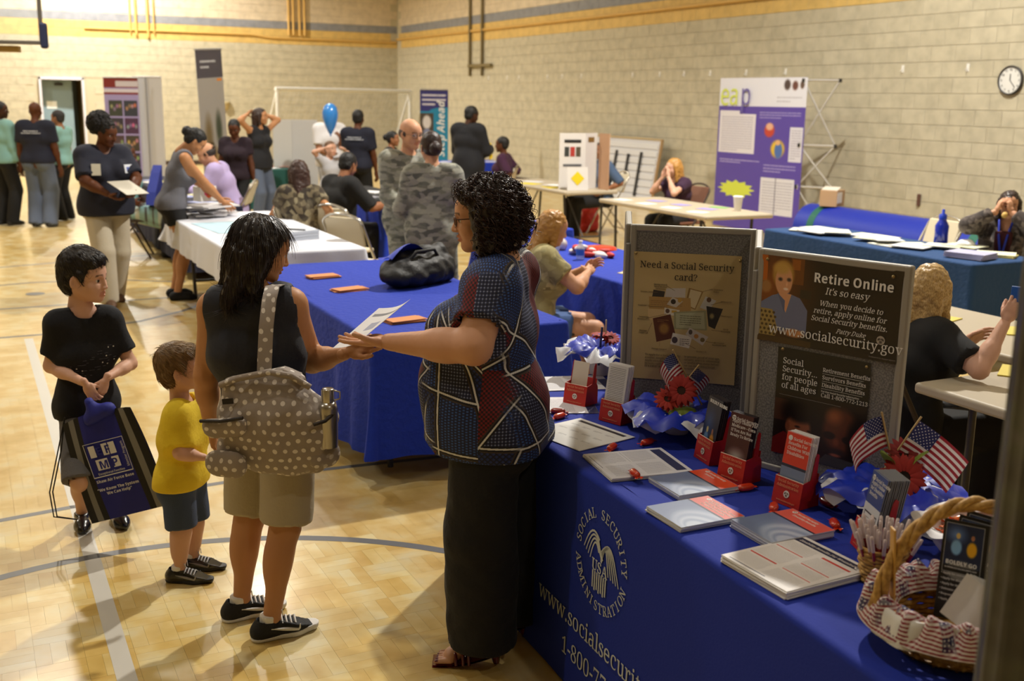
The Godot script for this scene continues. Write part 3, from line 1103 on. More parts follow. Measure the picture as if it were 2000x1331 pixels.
	struct("wall_front", boxed(Vector3(24.0, 8.0, 0.3), 0.0, at(0, 4.0, 7.0)), mat(Color8(196, 184, 150), 0.85))
	struct("ceiling", boxed(Vector3(24.0, 0.3, 38.0), 0.0, at(0, 8.15, -11.5)), mat(Color8(205, 202, 192), 0.9))
	var base := mat(Color8(62, 46, 36), 0.6)
	struct("baseboard_back", boxed(Vector3(8.3, 0.11, 0.02), 0.004, at(7.18, 0.055, WALL_Z + 0.017)), base)
	struct("baseboard_right", boxed(Vector3(0.02, 0.11, 30.0), 0.004, at(WALL_X - 0.017, 0.055, -15.0)), base)
	# door in the back wall, open to a corridor
	var d := Node3D.new()
	d.name = "door_1"
	d.set_meta("kind", "structure")
	add_child(d)
	d.position = Vector3(2.37, 0, WALL_Z)
	var white := mat(Color8(206, 204, 214), 0.5)
	obj("frame_side", boxed(Vector3(0.06, 2.2, 0.16), 0.008), white, d, at(-0.50, 1.1, 0.0))
	obj("frame_side", boxed(Vector3(0.06, 2.2, 0.16), 0.008), white, d, at(0.50, 1.1, 0.0))
	obj("frame_head", boxed(Vector3(1.06, 0.06, 0.16), 0.008), white, d, at(0, 2.17, 0.0))
	var leaf := obj("leaf", boxed(Vector3(0.74, 2.12, 0.045), 0.004), mat(Color8(126, 148, 158), 0.5), d, at(-0.1, 1.07, -0.3, 0.05))
	obj("notice", boxed(Vector3(0.24, 0.18, 0.003)), mat(Color8(232, 238, 240), 0.7), leaf, at(-0.14, 0.45, 0.026))
	obj("door_closer", boxed(Vector3(0.2, 0.06, 0.06), 0.01), mat(Color8(34, 30, 28), 0.5), leaf, at(0.05, 0.96, 0.05))
	obj("corridor_wall", boxed(Vector3(0.1, 2.3, 1.6)), mat(Color8(176, 150, 100), 0.8), d, at(0.55, 1.15, -0.95))
	obj("corridor_wall", boxed(Vector3(1.4, 2.4, 0.1)), mat(Color8(120, 132, 136), 0.8), d, at(0.0, 1.2, -1.7))
	obj("corridor_wall", boxed(Vector3(0.1, 2.3, 1.6)), mat(Color8(140, 140, 130), 0.8), d, at(-0.6, 1.15, -0.95))
	obj("corridor_ceiling", boxed(Vector3(1.4, 0.1, 1.7)), mat(Color8(190, 190, 185), 0.8), d, at(0.0, 2.35, -0.95))
	# conduits
	var yl := mat(Color8(206, 166, 92), 0.6)
	var c1 := Bag.new()
	c1.tube([Vector3(3.0, 3.42, WALL_Z + 0.03), Vector3(7.2, 3.42, WALL_Z + 0.03), Vector3(7.7, 3.36, WALL_Z + 0.03), Vector3(WALL_X - 0.03, 3.36, WALL_Z + 0.03)], 0.022, 8)
	struct("trim_1", c1, yl)
	var c2 := Bag.new()
	c2.tube([Vector3(WALL_X - 0.03, 3.44, WALL_Z + 0.03), Vector3(WALL_X - 0.03, 3.44, -6.0)], 0.028, 8)
	struct("trim_2", c2, yl)
	var dim := mat(Color8(112, 98, 62), 0.6)
	for p in [[4.24, 3.3, 0], [4.53, 3.25, 0], [4.1, 3.35, 1], [4.68, 3.35, 1], [8.2, 3.45, 0], [8.33, 3.45, 0], [8.5, 3.45, 0], [8.64, 3.45, 0]]:
		var b := Bag.new()
		b.tube([Vector3(p[0], 7.9, WALL_Z + 0.05), Vector3(p[0], p[1], WALL_Z + 0.05)], 0.03 if p[2] == 0 else 0.018, 8)
		struct("trim_%d" % (3 + names.get("trim", 0)), b, yl)
		names["trim"] = names.get("trim", 0) + 1
	for z in [-25.0, -24.3]:
		var b := Bag.new()
		b.tube([Vector3(WALL_X - 0.05, 7.9, z), Vector3(WALL_X - 0.05, 2.38, z)], 0.035, 8)
		struct("trim_%d" % (3 + names["trim"]), b, dim)
		names["trim"] += 1
	var b := Bag.new()
	b.box(at(WALL_X - 0.06, 2.62, -24.4), Vector3(0.05, 0.07, 1.3))
	struct("trim_%d" % (3 + names["trim"]), b, dim)

func _brick(b: Bag, x: Transform3D, w: float, h: float, deep: float) -> void:
	# a block's face with bevelled edges, standing proud along +z
	var e := 0.006
	var o := [Vector3(-w, -h, 0) * 0.5, Vector3(w, -h, 0) * 0.5, Vector3(w, h, 0) * 0.5, Vector3(-w, h, 0) * 0.5]
	var q := [o[0] + Vector3(e, e, deep), o[1] + Vector3(-e, e, deep), o[2] + Vector3(-e, -e, deep), o[3] + Vector3(e, -e, deep)]
	b.quad(x * q[0], x * q[1], x * q[2], x * q[3], x.basis.z)
	for k in 4:
		var m := (k + 1) % 4
		b.quad(x * o[k], x * o[m], x * q[m], x * q[k], x.basis * ((o[k] + o[m]).normalized() + Vector3(0, 0, 1)))

func _back_wall() -> Bag:
	var b := Bag.new()
	b.box(at(-4.8, 4.0, WALL_Z - 0.155), Vector3(13.3, 8.0, 0.3))
	b.box(at(7.2, 4.0, WALL_Z - 0.155), Vector3(8.6, 8.0, 0.3))
	b.box(at(2.37, 5.1, WALL_Z - 0.155), Vector3(1.06, 5.8, 0.3))
	return b

# ---------------------------------------------------------------- tables and cloths
# a cloth over a table: flat top, rounded edge, and sides that hang in folds; drop is how far it hangs
func table_cloth(label: String, x0: float, x1: float, z0: float, z1: float, y: float, drop: float, m: Material, wave := 0.012, turn := 0.0, calm := false, group := "") -> Node3D:
	var mid := Vector3((x0 + x1) * 0.5, 0, (z0 + z1) * 0.5)
	var t := thing("tablecloth", label, "tablecloth", at(mid.x, 0, mid.z, turn), group)
	var w := (x1 - x0) * 0.5
	var l := (z1 - z0) * 0.5
	var r := 0.035
	var b := Bag.new()
	var ring := []       # points on the edge with their outward direction and distance run
	var n_side := 44
	var run := 0.0
	for c in 4:
		var cx: float = [w - r, -(w - r), -(w - r), w - r][c]
		var cz: float = [l - r, l - r, -(l - r), -(l - r)][c]
		for k in 7:
			var a := (c + k / 6.0) * PI / 2
			ring.append([Vector3(cx, 0, cz) + Vector3(cos(a), 0, sin(a)) * r, Vector3(cos(a), 0, sin(a)), 1.0 - absf(k - 3.0) / 3.0])
		var nx: float = [-(w - r), -(w - r), w - r, w - r][c]
		var nz: float = [l - r, -(l - r), -(l - r), l - r][c]
		var out := Vector3(cos((c + 1) * PI / 2), 0, sin((c + 1) * PI / 2))
		var p0: Vector3 = Vector3(cx, 0, cz) + out * r
		var p1: Vector3 = Vector3(nx, 0, nz) + out * r
		for k in range(1, n_side):
			ring.append([p0.lerp(p1, k / float(n_side)), out, 0.0])
	var rows := 14
	var k0 := b.v.size()
	var m_ring := ring.size()
	var lens := []
	for k in m_ring:
		lens.append(run)
		run += (ring[(k + 1) % m_ring][0] - ring[k][0]).length()
	for rw in rows + 1:
		for k in m_ring + 1:
			var e: Array = ring[k % m_ring]
			var s: float = lens[k % m_ring]
			var down := 0.0
			var push := 0.0
			if rw <= 4:
				var a := (rw - 1) / 3.0 * PI / 2
				push = -0.02 + 0.02 * sin(maxf(a, 0.0)) if rw > 0 else -0.05
				down = 0.018 * (1.0 - cos(maxf(a, 0.0))) if rw > 0 else 0.0
			else:
				var q := (rw - 4) / float(rows - 4)
				down = 0.018 + (drop - 0.018) * q
				var wv := sin(s * 21.0 + sin(s * 5.0) * 1.5) * 0.6 + sin(s * 9.0 + 1.0) * 0.7
				push = wave * q * wv + 0.02 * q + e[2] * 0.09 * q * q * (0.0 if calm else 1.0)
				down -= e[2] * 0.015 * q
			b.put(e[0] + e[1] * push + Vector3(0, y - down, 0), Vector3.ZERO, Vector2(s, down))
	for rw in rows:
		for k in m_ring:
			var c0 := k0 + rw * (m_ring + 1) + k
			for tr in [[c0, c0 + m_ring + 1, c0 + m_ring + 2], [c0, c0 + m_ring + 2, c0 + 1]]:
				var q := (b.v[tr[1]] - b.v[tr[0]]).cross(b.v[tr[2]] - b.v[tr[0]])
				if q.dot(ring[k][1] + Vector3.UP * 0.3) < 0:
					q = -q
					tr = [tr[0], tr[2], tr[1]]
				for z in tr:
					b.n[z] += q
				b.i.append_array(PackedInt32Array([tr[0], tr[2], tr[1]]))
	for z in range(k0, b.v.size()):
		b.n[z] = b.n[z].normalized()
	for rw in rows + 1:
		b.n[k0 + rw * (m_ring + 1) + m_ring] = b.n[k0 + rw * (m_ring + 1)]
	# the top, with faint creases
	var top := Bag.new()
	top.sheet(24, 40, func(a, c): return Vector3((a * 2 - 1) * (w - 0.05), y + 0.0006 * sin(a * 14.0 + c * 6.0) + (0.0025 * exp(-pow((c - 0.5) * 60.0, 2)) + 0.0025 * exp(-pow((a - 0.5) * 30.0, 2))), (c * 2 - 1) * (l - 0.05)))
	b.add(top, Transform3D())
	# rim between the top and the sides
	var rim := Bag.new()
	for k in m_ring:
		var e0: Array = ring[k]; var e1: Array = ring[(k + 1) % m_ring]
		var q0: Vector3 = e0[0] - e0[1] * 0.05 + Vector3(0, y, 0)
		var q1: Vector3 = e1[0] - e1[1] * 0.05 + Vector3(0, y, 0)
		var i0 := Vector3(clampf(q0.x, -w + 0.06, w - 0.06), y + 0.0004, clampf(q0.z, -l + 0.06, l - 0.06))
		var i1 := Vector3(clampf(q1.x, -w + 0.06, w - 0.06), y + 0.0004, clampf(q1.z, -l + 0.06, l - 0.06))
		if (q1 - q0).length() > 1e-4 or (i1 - i0).length() > 1e-4:
			rim.quad(q0, q1, i1, i0, Vector3.UP)
	b.add(rim, Transform3D())
	obj("cloth", b, m, t)
	return t

func folding_table(label: String, x0: float, x1: float, z0: float, z1: float, y: float, top: Material, group := "", turn := 0.0) -> Node3D:
	var t := thing("folding_table", label, "table", at((x0 + x1) * 0.5, 0, (z0 + z1) * 0.5, turn), group)
	var w := x1 - x0
	var l := z1 - z0
	obj("tabletop", boxed(Vector3(w, 0.045, l), 0.016), top, t, at(0, y - 0.0225, 0))
	var metal := mat(Color8(70, 68, 66), 0.45, {"metal": 0.5})
	for sz in [-1.0, 1.0]:
		for sx in [-1.0, 1.0]:
			obj("leg", rod(Vector3(sx * (w * 0.5 - 0.1), y - 0.045, sz * (l * 0.5 - 0.22)), Vector3(sx * (w * 0.5 - 0.13), 0.0, sz * (l * 0.5 - 0.2)), 0.016), metal, t)
		obj("crossbar", rod(Vector3(-(w * 0.5 - 0.12), 0.14, sz * (l * 0.5 - 0.205)), Vector3(w * 0.5 - 0.12, 0.14, sz * (l * 0.5 - 0.205)), 0.012), metal, t)
		obj("brace", rod(Vector3(0, 0.14, sz * (l * 0.5 - 0.205)), Vector3(0, y - 0.05, sz * (l * 0.5 - 0.7)), 0.01), metal, t)
	return t

func folding_chair(label: String, x: Transform3D, seat_mat: Material, frame: Material, group := "") -> Node3D:
	# faces +z
	var t := thing("folding_chair", label, "chair", x, group)
	for sx in [-0.2, 0.2]:
		var a := Bag.new()
		a.tube([Vector3(sx, 0, 0.24), Vector3(sx, 0.42, 0.03), Vector3(sx, 0.80, -0.19)], 0.012, 8)
		obj("front_leg", a, frame, t)
		var c := Bag.new()
		c.tube([Vector3(sx * 0.9, 0, -0.24), Vector3(sx * 0.9, 0.43, 0.12)], 0.011, 8)
		obj("rear_leg", c, frame, t)
	var arch := Bag.new()
	var pts := []
	for k in 13:
		var q := PI * k / 12.0
		pts.append(Vector3(cos(q) * 0.2, 0.80 + sin(q) * 0.085, -0.19 - sin(q) * 0.03))
	arch.tube(pts, 0.012, 8)
	obj("back_frame", arch, frame, t)
	var bk := Bag.new()
	bk.rbox(Transform3D(Basis(Vector3.RIGHT, -0.32), Vector3(0, 0.73, -0.158)), Vector3(0.37, 0.26, 0.03), 0.014)
	obj("backrest", bk, seat_mat, t)
	obj("seat", boxed(Vector3(0.39, 0.035, 0.39), 0.015), seat_mat, t, at(0, 0.435, 0.03))
	obj("crossbar", rod(Vector3(-0.18, 0.1, -0.16), Vector3(0.18, 0.1, -0.16), 0.008), frame, t)
	return t

# a sheet of paper or a card; stacks are laid sheet by sheet
func sheet_of_paper(called: String, label: String, category: String, x: Transform3D, w: float, l: float, thick: float, m: Material, group := "") -> Node3D:
	var o := obj(called, boxed(Vector3(w, thick, l)), m, self, x)
	return tag(o, label, category, group)

# thin strands laid over a hair mesh: straight ones follow the fall of the hair, curls wind about it
func strands(o: MeshInstance3D, base: Bag, count: int, long: float, r: float, curl: float, m: Material, fall := Vector3.DOWN, lift := 0.15, face := Transform3D(), clear := 9.0) -> void:
	var b := Bag.new()
	var pr := RandomNumberGenerator.new()
	pr.seed = 21
	for k in count:
		var id := pr.randi() % base.v.size()
		var p := base.v[id]
		var q := base.n[id]
		var fp := face * p
		if fp.z > clear and fp.y < 0.075 or fp.z > clear + 0.05:
			continue
		var t := (fall - q * fall.dot(q))
		if t.length() < 0.15:
			t += Vector3(pr.randf() - 0.5, 0, pr.randf() - 0.5)
		t = (t.normalized() + q * lift + Vector3(pr.randf() - 0.5, pr.randf() - 0.5, pr.randf() - 0.5) * (0.14 if curl == 0.0 else 0.8)).normalized()
		var side := t.cross(q).normalized()
		var pts := []
		var rad := []
		var steps := 5 if curl == 0.0 else 12
		var ph := pr.randf() * TAU
		var ln := long * (0.6 + 0.8 * pr.randf())
		for z in steps:
			var u := z / float(steps - 1)
			var c := p + t * ln * u - q * ln * 0.36 * u * u + q * 0.001
			if curl > 0.0:
				c += (side * cos(ph + u * 9.0) + q * sin(ph + u * 9.0)) * curl
			pts.append(c)
			rad.append(r * (1.0 - 0.7 * u))
		b.tint = Color.WHITE * pr.randf_range(0.6, 1.5)
		b.tube(pts, rad, 3)
	obj("strands", b, m, o).set_meta("kind", "stuff")

func sneaker(who: Node3D, ankle: Vector3, toe: Vector3, s: float, upper: Material, sole: Material, mark: Material, lace: Material, sock: Material) -> void:
	# ankle: the ankle joint in the person's frame; the foot points along toe
	toe = Vector3(toe.x, 0, toe.z).normalized()
	var side := Vector3.UP.cross(toe)
	var fr := Transform3D(Basis(side, Vector3.UP, toe).scaled(Vector3.ONE * s), Vector3(ankle.x, 0, ankle.z))
	var n := Node3D.new()
	n.name = "shoe"
	who.add_child(n, true)
	n.transform = fr
	var up := blob([cap(Vector3(0, 0.035, -0.05), Vector3(0.002, 0.032, 0.09), 0.036, 0.043, 0.03), cap(Vector3(0.002, 0.03, 0.09), Vector3(0.004, 0.025, 0.16), 0.043, 0.032, 0.03), cap(Vector3(0, 0.04, -0.045), Vector3(0, 0.075, -0.03), 0.036, 0.036, 0.03), cap(Vector3(0, 0.05, 0.0), Vector3(0, 0.045, 0.09), 0.034, 0.03, 0.03),
		bore(Vector3(0, 0.075, -0.03), Vector3(0, 0.14, -0.01), 0.03, 0.05, 0.006)], 0.006, [[Vector3.DOWN, -0.016], [Vector3(0, 0.94, 0.34), 0.083]])
	obj("upper", up, upper, n)
	var so := blob([cap(Vector3(0, 0.02, -0.052), Vector3(0.002, 0.02, 0.09), 0.038, 0.046, 0.03), cap(Vector3(0.002, 0.02, 0.09), Vector3(0.004, 0.024, 0.162), 0.046, 0.035, 0.03)], 0.006, [[Vector3.DOWN, -0.001], [Vector3(0, 1, -0.05), 0.021]])
	obj("sole", so, sole, n)
	var sk := blob([cap(Vector3(0, 0.05, -0.015), Vector3(0, 0.10, -0.012), 0.036, 0.036, 0.02)], 0.006, [[Vector3.UP, 0.105]])
	obj("sock", sk, sock, n)
	if mark:
		for sx in [-1.0, 1.0]:
			# a swept mark along the side
			var pts := []
			var rad := []
			for k in 12:
				var u := k / 11.0
				var z := 0.105 - 0.115 * u
				var y := 0.052 - 0.022 * sin(minf(u * 1.5, 1.0) * PI) + 0.014 * u
				if u < 0.25:
					y = 0.05 - 0.02 * (u / 0.25); z = 0.105 - 0.02 * u
				else:
					y = 0.030 + 0.022 * (u - 0.25) / 0.75; z = 0.100 - 0.115 * (u - 0.25) / 0.75
				pts.append(Vector3(sx * (0.0445 - 0.006 * absf(u - 0.3)), y + 0.004, z))
				rad.append(0.0022 + 0.0085 * sin(PI * clampf(1.0 - u, 0.08, 1.0)) * (1.0 - u * 0.5))
			var b := Bag.new()
			b.tube(pts, rad, 6)
			obj("side_mark", b, mark, n)
	if lace:
		for k in 4:
			var z := 0.035 + k * 0.018
			var b := Bag.new()
			b.tube([Vector3(-0.032, 0.066 - k * 0.003, z), Vector3(0, 0.089 - k * 0.004, z + 0.004), Vector3(0.032, 0.066 - k * 0.003, z)], 0.0042, 6)
			obj("lace", b, lace, n)
		for sx in [-1.0, 1.0]:
			var b := Bag.new()
			b.tube([Vector3(0, 0.09, 0.035), Vector3(sx * 0.012, 0.118, 0.022), Vector3(sx * 0.024, 0.122, 0.036), Vector3(sx * 0.014, 0.094, 0.042)], 0.003, 6)
			obj("lace", b, lace, n)

func blouse_texture() -> ImageTexture:
	var size := 640
	var im := Image.create(size, size, false, Image.FORMAT_RGB8)
	# lines as [point, direction angle, half length]
	var ls := [[0.10, 0.12, 1.05, 0.9], [0.42, 0.3, 2.2, 0.8], [0.7, 0.18, 0.9, 0.5], [0.55, 0.62, 0.15, 0.45], [0.25, 0.7, 1.95, 0.6], [0.8, 0.7, 1.55, 0.6], [0.88, 0.4, 1.2, 0.5], [0.5, 0.9, 0.05, 0.7], [0.15, 0.45, 2.6, 0.4]]
	var navy := Color8(16, 19, 44)
	var dark := Color8(9, 10, 22)
	for y in size:
		for x in size:
			var p := Vector2(x, y) / size
			var bits := 0
			var best := 1.0
			var signed := 0.0
			for k in ls.size():
				var l: Array = ls[k]
				var dir := Vector2(cos(l[2]), sin(l[2]))
				var q := p - Vector2(l[0], l[1])
				var s := dir.cross(q)
				if s > 0.0:
					bits += 1 << k
				if absf(q.dot(dir)) < l[3] and absf(s) < best:
					best = absf(s)
					signed = s
			var style := (bits * 2654435 >> 5) % 9
			var c := navy
			var u := p * size
			if style == 0:
				c = Color8(120, 22, 28) if (int(u.x / 6) + int(u.y / 6)) % 2 == 0 else Color8(34, 10, 20)
			elif style < 4:
				var a := fposmod(u.x + u.y, 16.0)
				var b := fposmod(u.x - u.y, 16.0)
				c = dark if a < 3.0 or b < 3.0 else (Color8(34, 52, 112) if a > 6 and b > 6 else Color8(22, 32, 78))
			elif style < 7:
				var a := fposmod(u.x, 9.0)
				var b := fposmod(u.y, 9.0)
				c = Color8(150, 158, 185) if a < 2.4 and b < 2.4 else (Color8(44, 52, 88) if a < 2.4 or b < 2.4 else navy)
			else:
				var a := fposmod(u.x, 11.0)
				var b := fposmod(u.y + (5.5 if int(u.x / 11) % 2 else 0.0), 8.0)
				c = Color8(52, 92, 168) if a < 6 and b < 4 else Color8(20, 26, 60)
			if best < 0.0042:
				c = Color8(215, 215, 212)
			elif best < 0.012:
				c = dark
			elif signed > 0.0 and best < 0.018:
				c = Color8(66, 52, 44)
			im.set_pixel(x, y, c)
	return ImageTexture.create_from_image(im)

func dots_texture() -> ImageTexture:
	var size := 512
	var im := Image.create(size, size, false, Image.FORMAT_RGB8)
	im.fill(Color8(150, 138, 128))
	var pr := RandomNumberGenerator.new()
	pr.seed = 4
	var n := 11
	for b in n:
		for a in n:
			var c := Vector2(a + (0.5 if b & 1 else 0.0) + pr.randf_range(-0.14, 0.14), b + pr.randf_range(-0.14, 0.14)) * size / n
			var rx := pr.randf_range(10.5, 13.0)
			var ry := pr.randf_range(8.5, 11.0)
			var tn := pr.randf() * PI
			for y in range(int(c.y - 14), int(c.y + 15)):
				for x in range(int(c.x - 14), int(c.x + 15)):
					var q := (Vector2(x, y) - c).rotated(tn)
					if Vector2(q.x / rx, q.y / ry).length() < 1.0:
						im.set_pixel(posmod(x, size), posmod(y, size), Color8(222, 214, 205))
	return ImageTexture.create_from_image(im)

func build_main_people() -> void:
	var black_cloth := mat(Color8(13, 13, 16), 0.85, {"weave": 0.35, "rim": 0.2})
	# ---- the woman in the patterned blouse, seen from her left and a little from behind
	var d := {"label": "woman in geometric patterned blouse and black trousers, reaching out her open hand", "at": Vector3(1.50, 0, -3.07), "yaw": -2.28, "h": 1.58, "g": 1.28, "arm": 1.42, "leg": 1.18, "fem": true, "bust": 1.0, "belly": 1.0, "skin": "fair", "cell": 0.013, "fine": 0.005,
		"j": {"pel": Vector3(1.464, 0.836, -3.069), "chest": Vector3(1.468, 1.131, -3.067), "neck": Vector3(1.500, 1.363, -3.047), "head": Vector3(1.443, 1.490, -3.080), "shl": Vector3(1.394, 1.286, -2.925), "shr": Vector3(1.601, 1.280, -3.185), "ell": Vector3(1.309, 1.130, -2.850), "wrl": Vector3(1.143, 1.100, -3.141), "elr": Vector3(1.588, 1.049, -3.276), "wrr": Vector3(1.590, 0.900, -3.400), "hipl": Vector3(1.410, 0.800, -2.990), "hipr": Vector3(1.563, 0.780, -3.150), "knl": Vector3(1.403, 0.459, -2.988), "knr": Vector3(1.575, 0.430, -3.148), "anl": Vector3(1.418, 0.105, -3.003), "anr": Vector3(1.600, 0.10, -3.140)},
		"head": Vector3(0.26, 0.12, 0.0), "handl": [0.12, 0.35, 0.25], "palml": Vector3(0.1, 1, 0.35), "pointl": Vector3(-0.05, -0.03, 1.0), "handr": [0.5, 0.1, 0.5],
		"tl": Vector3(0.25, 0, 1.0), "tr": Vector3(-0.1, 0, 1.0),
		"shirt": {"called": "blouse", "mat": mat(Color.WHITE, 0.75, {"tex": blouse_texture(), "tri": 1.4, "sharp": 12.0}), "sleeve": 0.62, "hem": -0.10, "off": 0.014, "neck": 0.066, "fold": 0.006, "label": "navy, red and white patterned blouse"},
		"pants": {"mat": black_cloth, "len": 0.97, "loose": 0.05, "off": 0.014, "fold": 0.008}, "gcell": 0.0125,
		"brow": Color(0.02, 0.01, 0.006)}
	var w := person(d)
	var hx: Transform3D = d.joints.headx
	var hm := mat(Color8(34, 20, 15), 0.45, {"spec": 0.6})
	var hmv := mat(Color8(52, 31, 23), 0.5, {"vcol": true, "spec": 0.45})
	var curly := blob([egg(Vector3(0, 0.045, -0.022), Vector3(0.094, 0.092, 0.104), 0.03), egg(Vector3(0, -0.01, -0.055), Vector3(0.118, 0.115, 0.10), 0.04), cap(Vector3(-0.09, 0.03, 0.0), Vector3(-0.105, -0.085, 0.0), 0.04, 0.042, 0.04), cap(Vector3(0.09, 0.03, 0.0), Vector3(0.105, -0.085, 0.0), 0.04, 0.042, 0.04), cap(Vector3(-0.05, 0.08, 0.05), Vector3(0.05, 0.08, 0.05), 0.03, 0.03, 0.03),
		dent(Vector3(0, -0.03, 0.115), Vector3(0.15, 0.115, 0.092), 0.015)], 0.008, [[Vector3.DOWN, 0.14]], hair_noise, 0.014)
	var curl_all := Bag.new()
	curl_all.add(curly, hx)
	var ho := obj("hair", curl_all, hm, w)
	ho.set_meta("label", "dark brown curly chin-length hair")
	strands(ho, curl_all, 3000, 0.04, 0.0021, 0.0075, hmv, Vector3.DOWN, 0.15, hx.affine_inverse(), 0.02)
	glasses(w, hx, mat(Color8(70, 30, 20), 0.3), true)
	pearls(w, d.joints)
	sandals(w, d)
	# ---- the woman in the sleeveless navy top, seen from behind
	d = {"label": "dark-haired woman in sleeveless navy top and khaki shorts taking a sheet of paper", "at": Vector3(0.85, 0, -3.58), "yaw": 2.595, "h": 1.50, "g": 1.04, "arm": 1.12, "leg": 1.06, "fem": true, "skin": "tan", "cell": 0.012, "fine": 0.005,
		"j": {"pel": Vector3(0.872, 0.764, -3.588), "chest": Vector3(0.842, 0.990, -3.608), "neck": Vector3(0.830, 1.205, -3.612), "head": Vector3(0.878, 1.342, -3.625), "shl": Vector3(0.718, 1.140, -3.690), "shr": Vector3(0.952, 1.160, -3.550), "ell": Vector3(0.688, 0.901, -3.716), "wrl": Vector3(0.714, 0.690, -3.815), "elr": Vector3(1.040, 0.937, -3.628), "wrr": Vector3(1.098, 1.007, -3.422), "hipl": Vector3(0.825, 0.73, -3.650), "hipr": Vector3(0.925, 0.73, -3.520), "knl": Vector3(0.807, 0.384, -3.657), "knr": Vector3(0.897, 0.384, -3.512), "anl": Vector3(0.768, 0.075, -3.666), "anr": Vector3(0.829, 0.075, -3.475)},
		"head": Vector3(-1.0, 0.30, 0.0), "handr": [0.55, 0.1, 0.6], "palmr": Vector3(-0.4, 0.3, -0.6), "pointr": Vector3(-0.92, 0.35, 0.25), "handl": [0.45, 0.1, 0.5], "pointl": Vector3(-0.05, -0.98, 0.25), "palml": Vector3(-1, 0, 0.2),
		"tl": Vector3(-0.72, 0, 0.55), "tr": Vector3(-0.75, 0, 0.5),
		"shirt": {"called": "top", "mat": mat(Color8(22, 25, 38), 0.7, {"weave": 0.3, "rim": 0.2}), "sleeve": 0.0, "hem": -0.06, "off": 0.014, "neck": 0.07, "fold": 0.005},
		"pants": {"called": "shorts", "mat": cloth(176, 164, 138, 0.3), "len": 0.46, "loose": 0.03, "off": 0.014, "fold": 0.004}, "gcell": 0.012}
	w = person(d)
	hx = d.joints.headx
	var hl := mat(Color8(26, 17, 13), 0.38, {"spec": 0.6})
	var hlv := mat(Color8(38, 24, 18), 0.45, {"vcol": true, "spec": 0.5})
	var long_hair := blob([egg(Vector3(0, 0.04, -0.018), Vector3(0.088, 0.092, 0.106), 0.03), egg(Vector3(0, -0.02, -0.05), Vector3(0.092, 0.12, 0.085), 0.04), cap(Vector3(-0.04, -0.05, -0.065), Vector3(-0.06, -0.20, -0.095), 0.06, 0.03, 0.04), cap(Vector3(0.04, -0.05, -0.065), Vector3(0.05, -0.20, -0.075), 0.06, 0.035, 0.04), cap(Vector3(-0.08, 0.02, -0.01), Vector3(-0.088, -0.15, -0.02), 0.03, 0.026, 0.03), cap(Vector3(0.08, 0.02, -0.01), Vector3(0.085, -0.14, -0.02), 0.03, 0.026, 0.03), dent(Vector3(0, -0.035, 0.115), Vector3(0.11, 0.12, 0.092), 0.015)], 0.008, [], hair_noise, 0.006)
	var long_all := Bag.new()
	long_all.add(long_hair, hx)
	ho = obj("hair", long_all, hl, w)
	ho.set_meta("label", "dark brown shoulder-length hair")
	strands(ho, long_all, 3200, 0.07, 0.0014, 0.0, hlv, Vector3.DOWN, 0.0, hx.affine_inverse(), 0.03)
	var inv := w.transform.affine_inverse()
	var blk := mat(Color8(18, 18, 20), 0.75, {"weave": 0.5})
	var wht := mat(Color8(226, 224, 220), 0.6)
	sneaker(w, d.joints.anl, d.tl, 0.86, blk, wht, wht, wht, wht)
	sneaker(w, d.joints.anr, d.tr, 0.86, blk, wht, wht, wht, wht)
	# ---- the older boy
	d = {"label": "boy in black printed T-shirt holding a blue drawstring bag with both hands", "at": Vector3(0.40, 0, -4.81), "yaw": 0.02, "h": 1.22, "kid": true, "g": 0.98, "arm": 0.92, "leg": 0.95, "skin": "pale", "cell": 0.012, "fine": 0.005, "hd": 1.08,
		"j": {"pel": Vector3(0.389, 0.548, -4.819), "chest": Vector3(0.393, 0.768, -4.817), "neck": Vector3(0.401, 0.945, -4.813), "head": Vector3(0.412, 1.093, -4.805), "shl": Vector3(0.506, 0.900, -4.831), "shr": Vector3(0.296, 0.905, -4.796), "elr": Vector3(0.256, 0.723, -4.825), "wrr": Vector3(0.372, 0.682, -4.640), "wrl": Vector3(0.460, 0.690, -4.660), "hipl": Vector3(0.433, 0.51, -4.835), "hipr": Vector3(0.342, 0.51, -4.805), "anl": Vector3(0.478, 0.062, -4.797), "anr": Vector3(0.337, 0.062, -4.823)},
		"head": Vector3(0.98, 0.06, 0.0), "el": Vector3(0.6, -0.6, -0.3), "handl": [0.6, 0.05, 0.4], "handr": [0.6, 0.05, 0.4], "palml": Vector3(-0.6, -0.2, -0.8), "palmr": Vector3(0.4, -0.2, -0.8), "pointl": Vector3(-0.35, -0.85, 0.1), "pointr": Vector3(0.4, -0.8, 0.15), "hands": 0.9,
		"shirt": {"mat": mat(Color8(12, 13, 20), 0.9, {"weave": 0.3}), "sleeve": 0.72, "hem": -0.075, "off": 0.014, "neck": 0.07, "fold": 0.006},
		"pants": {"called": "shorts", "mat": cloth(92, 90, 92), "len": 0.5, "loose": 0.035, "off": 0.014}, "gcell": 0.011, "shoes": mat(Color8(14, 15, 22), 0.25, {"coat": 0.5})}
	w = person(d)
	hx = d.joints.headx
	short_hair(w, hx, mat(Color8(24, 16, 12), 0.5), mat(Color8(36, 25, 18), 0.42, {"vcol": true}), 0.012, 0.03, 2200)
	shirt_print(w, d)
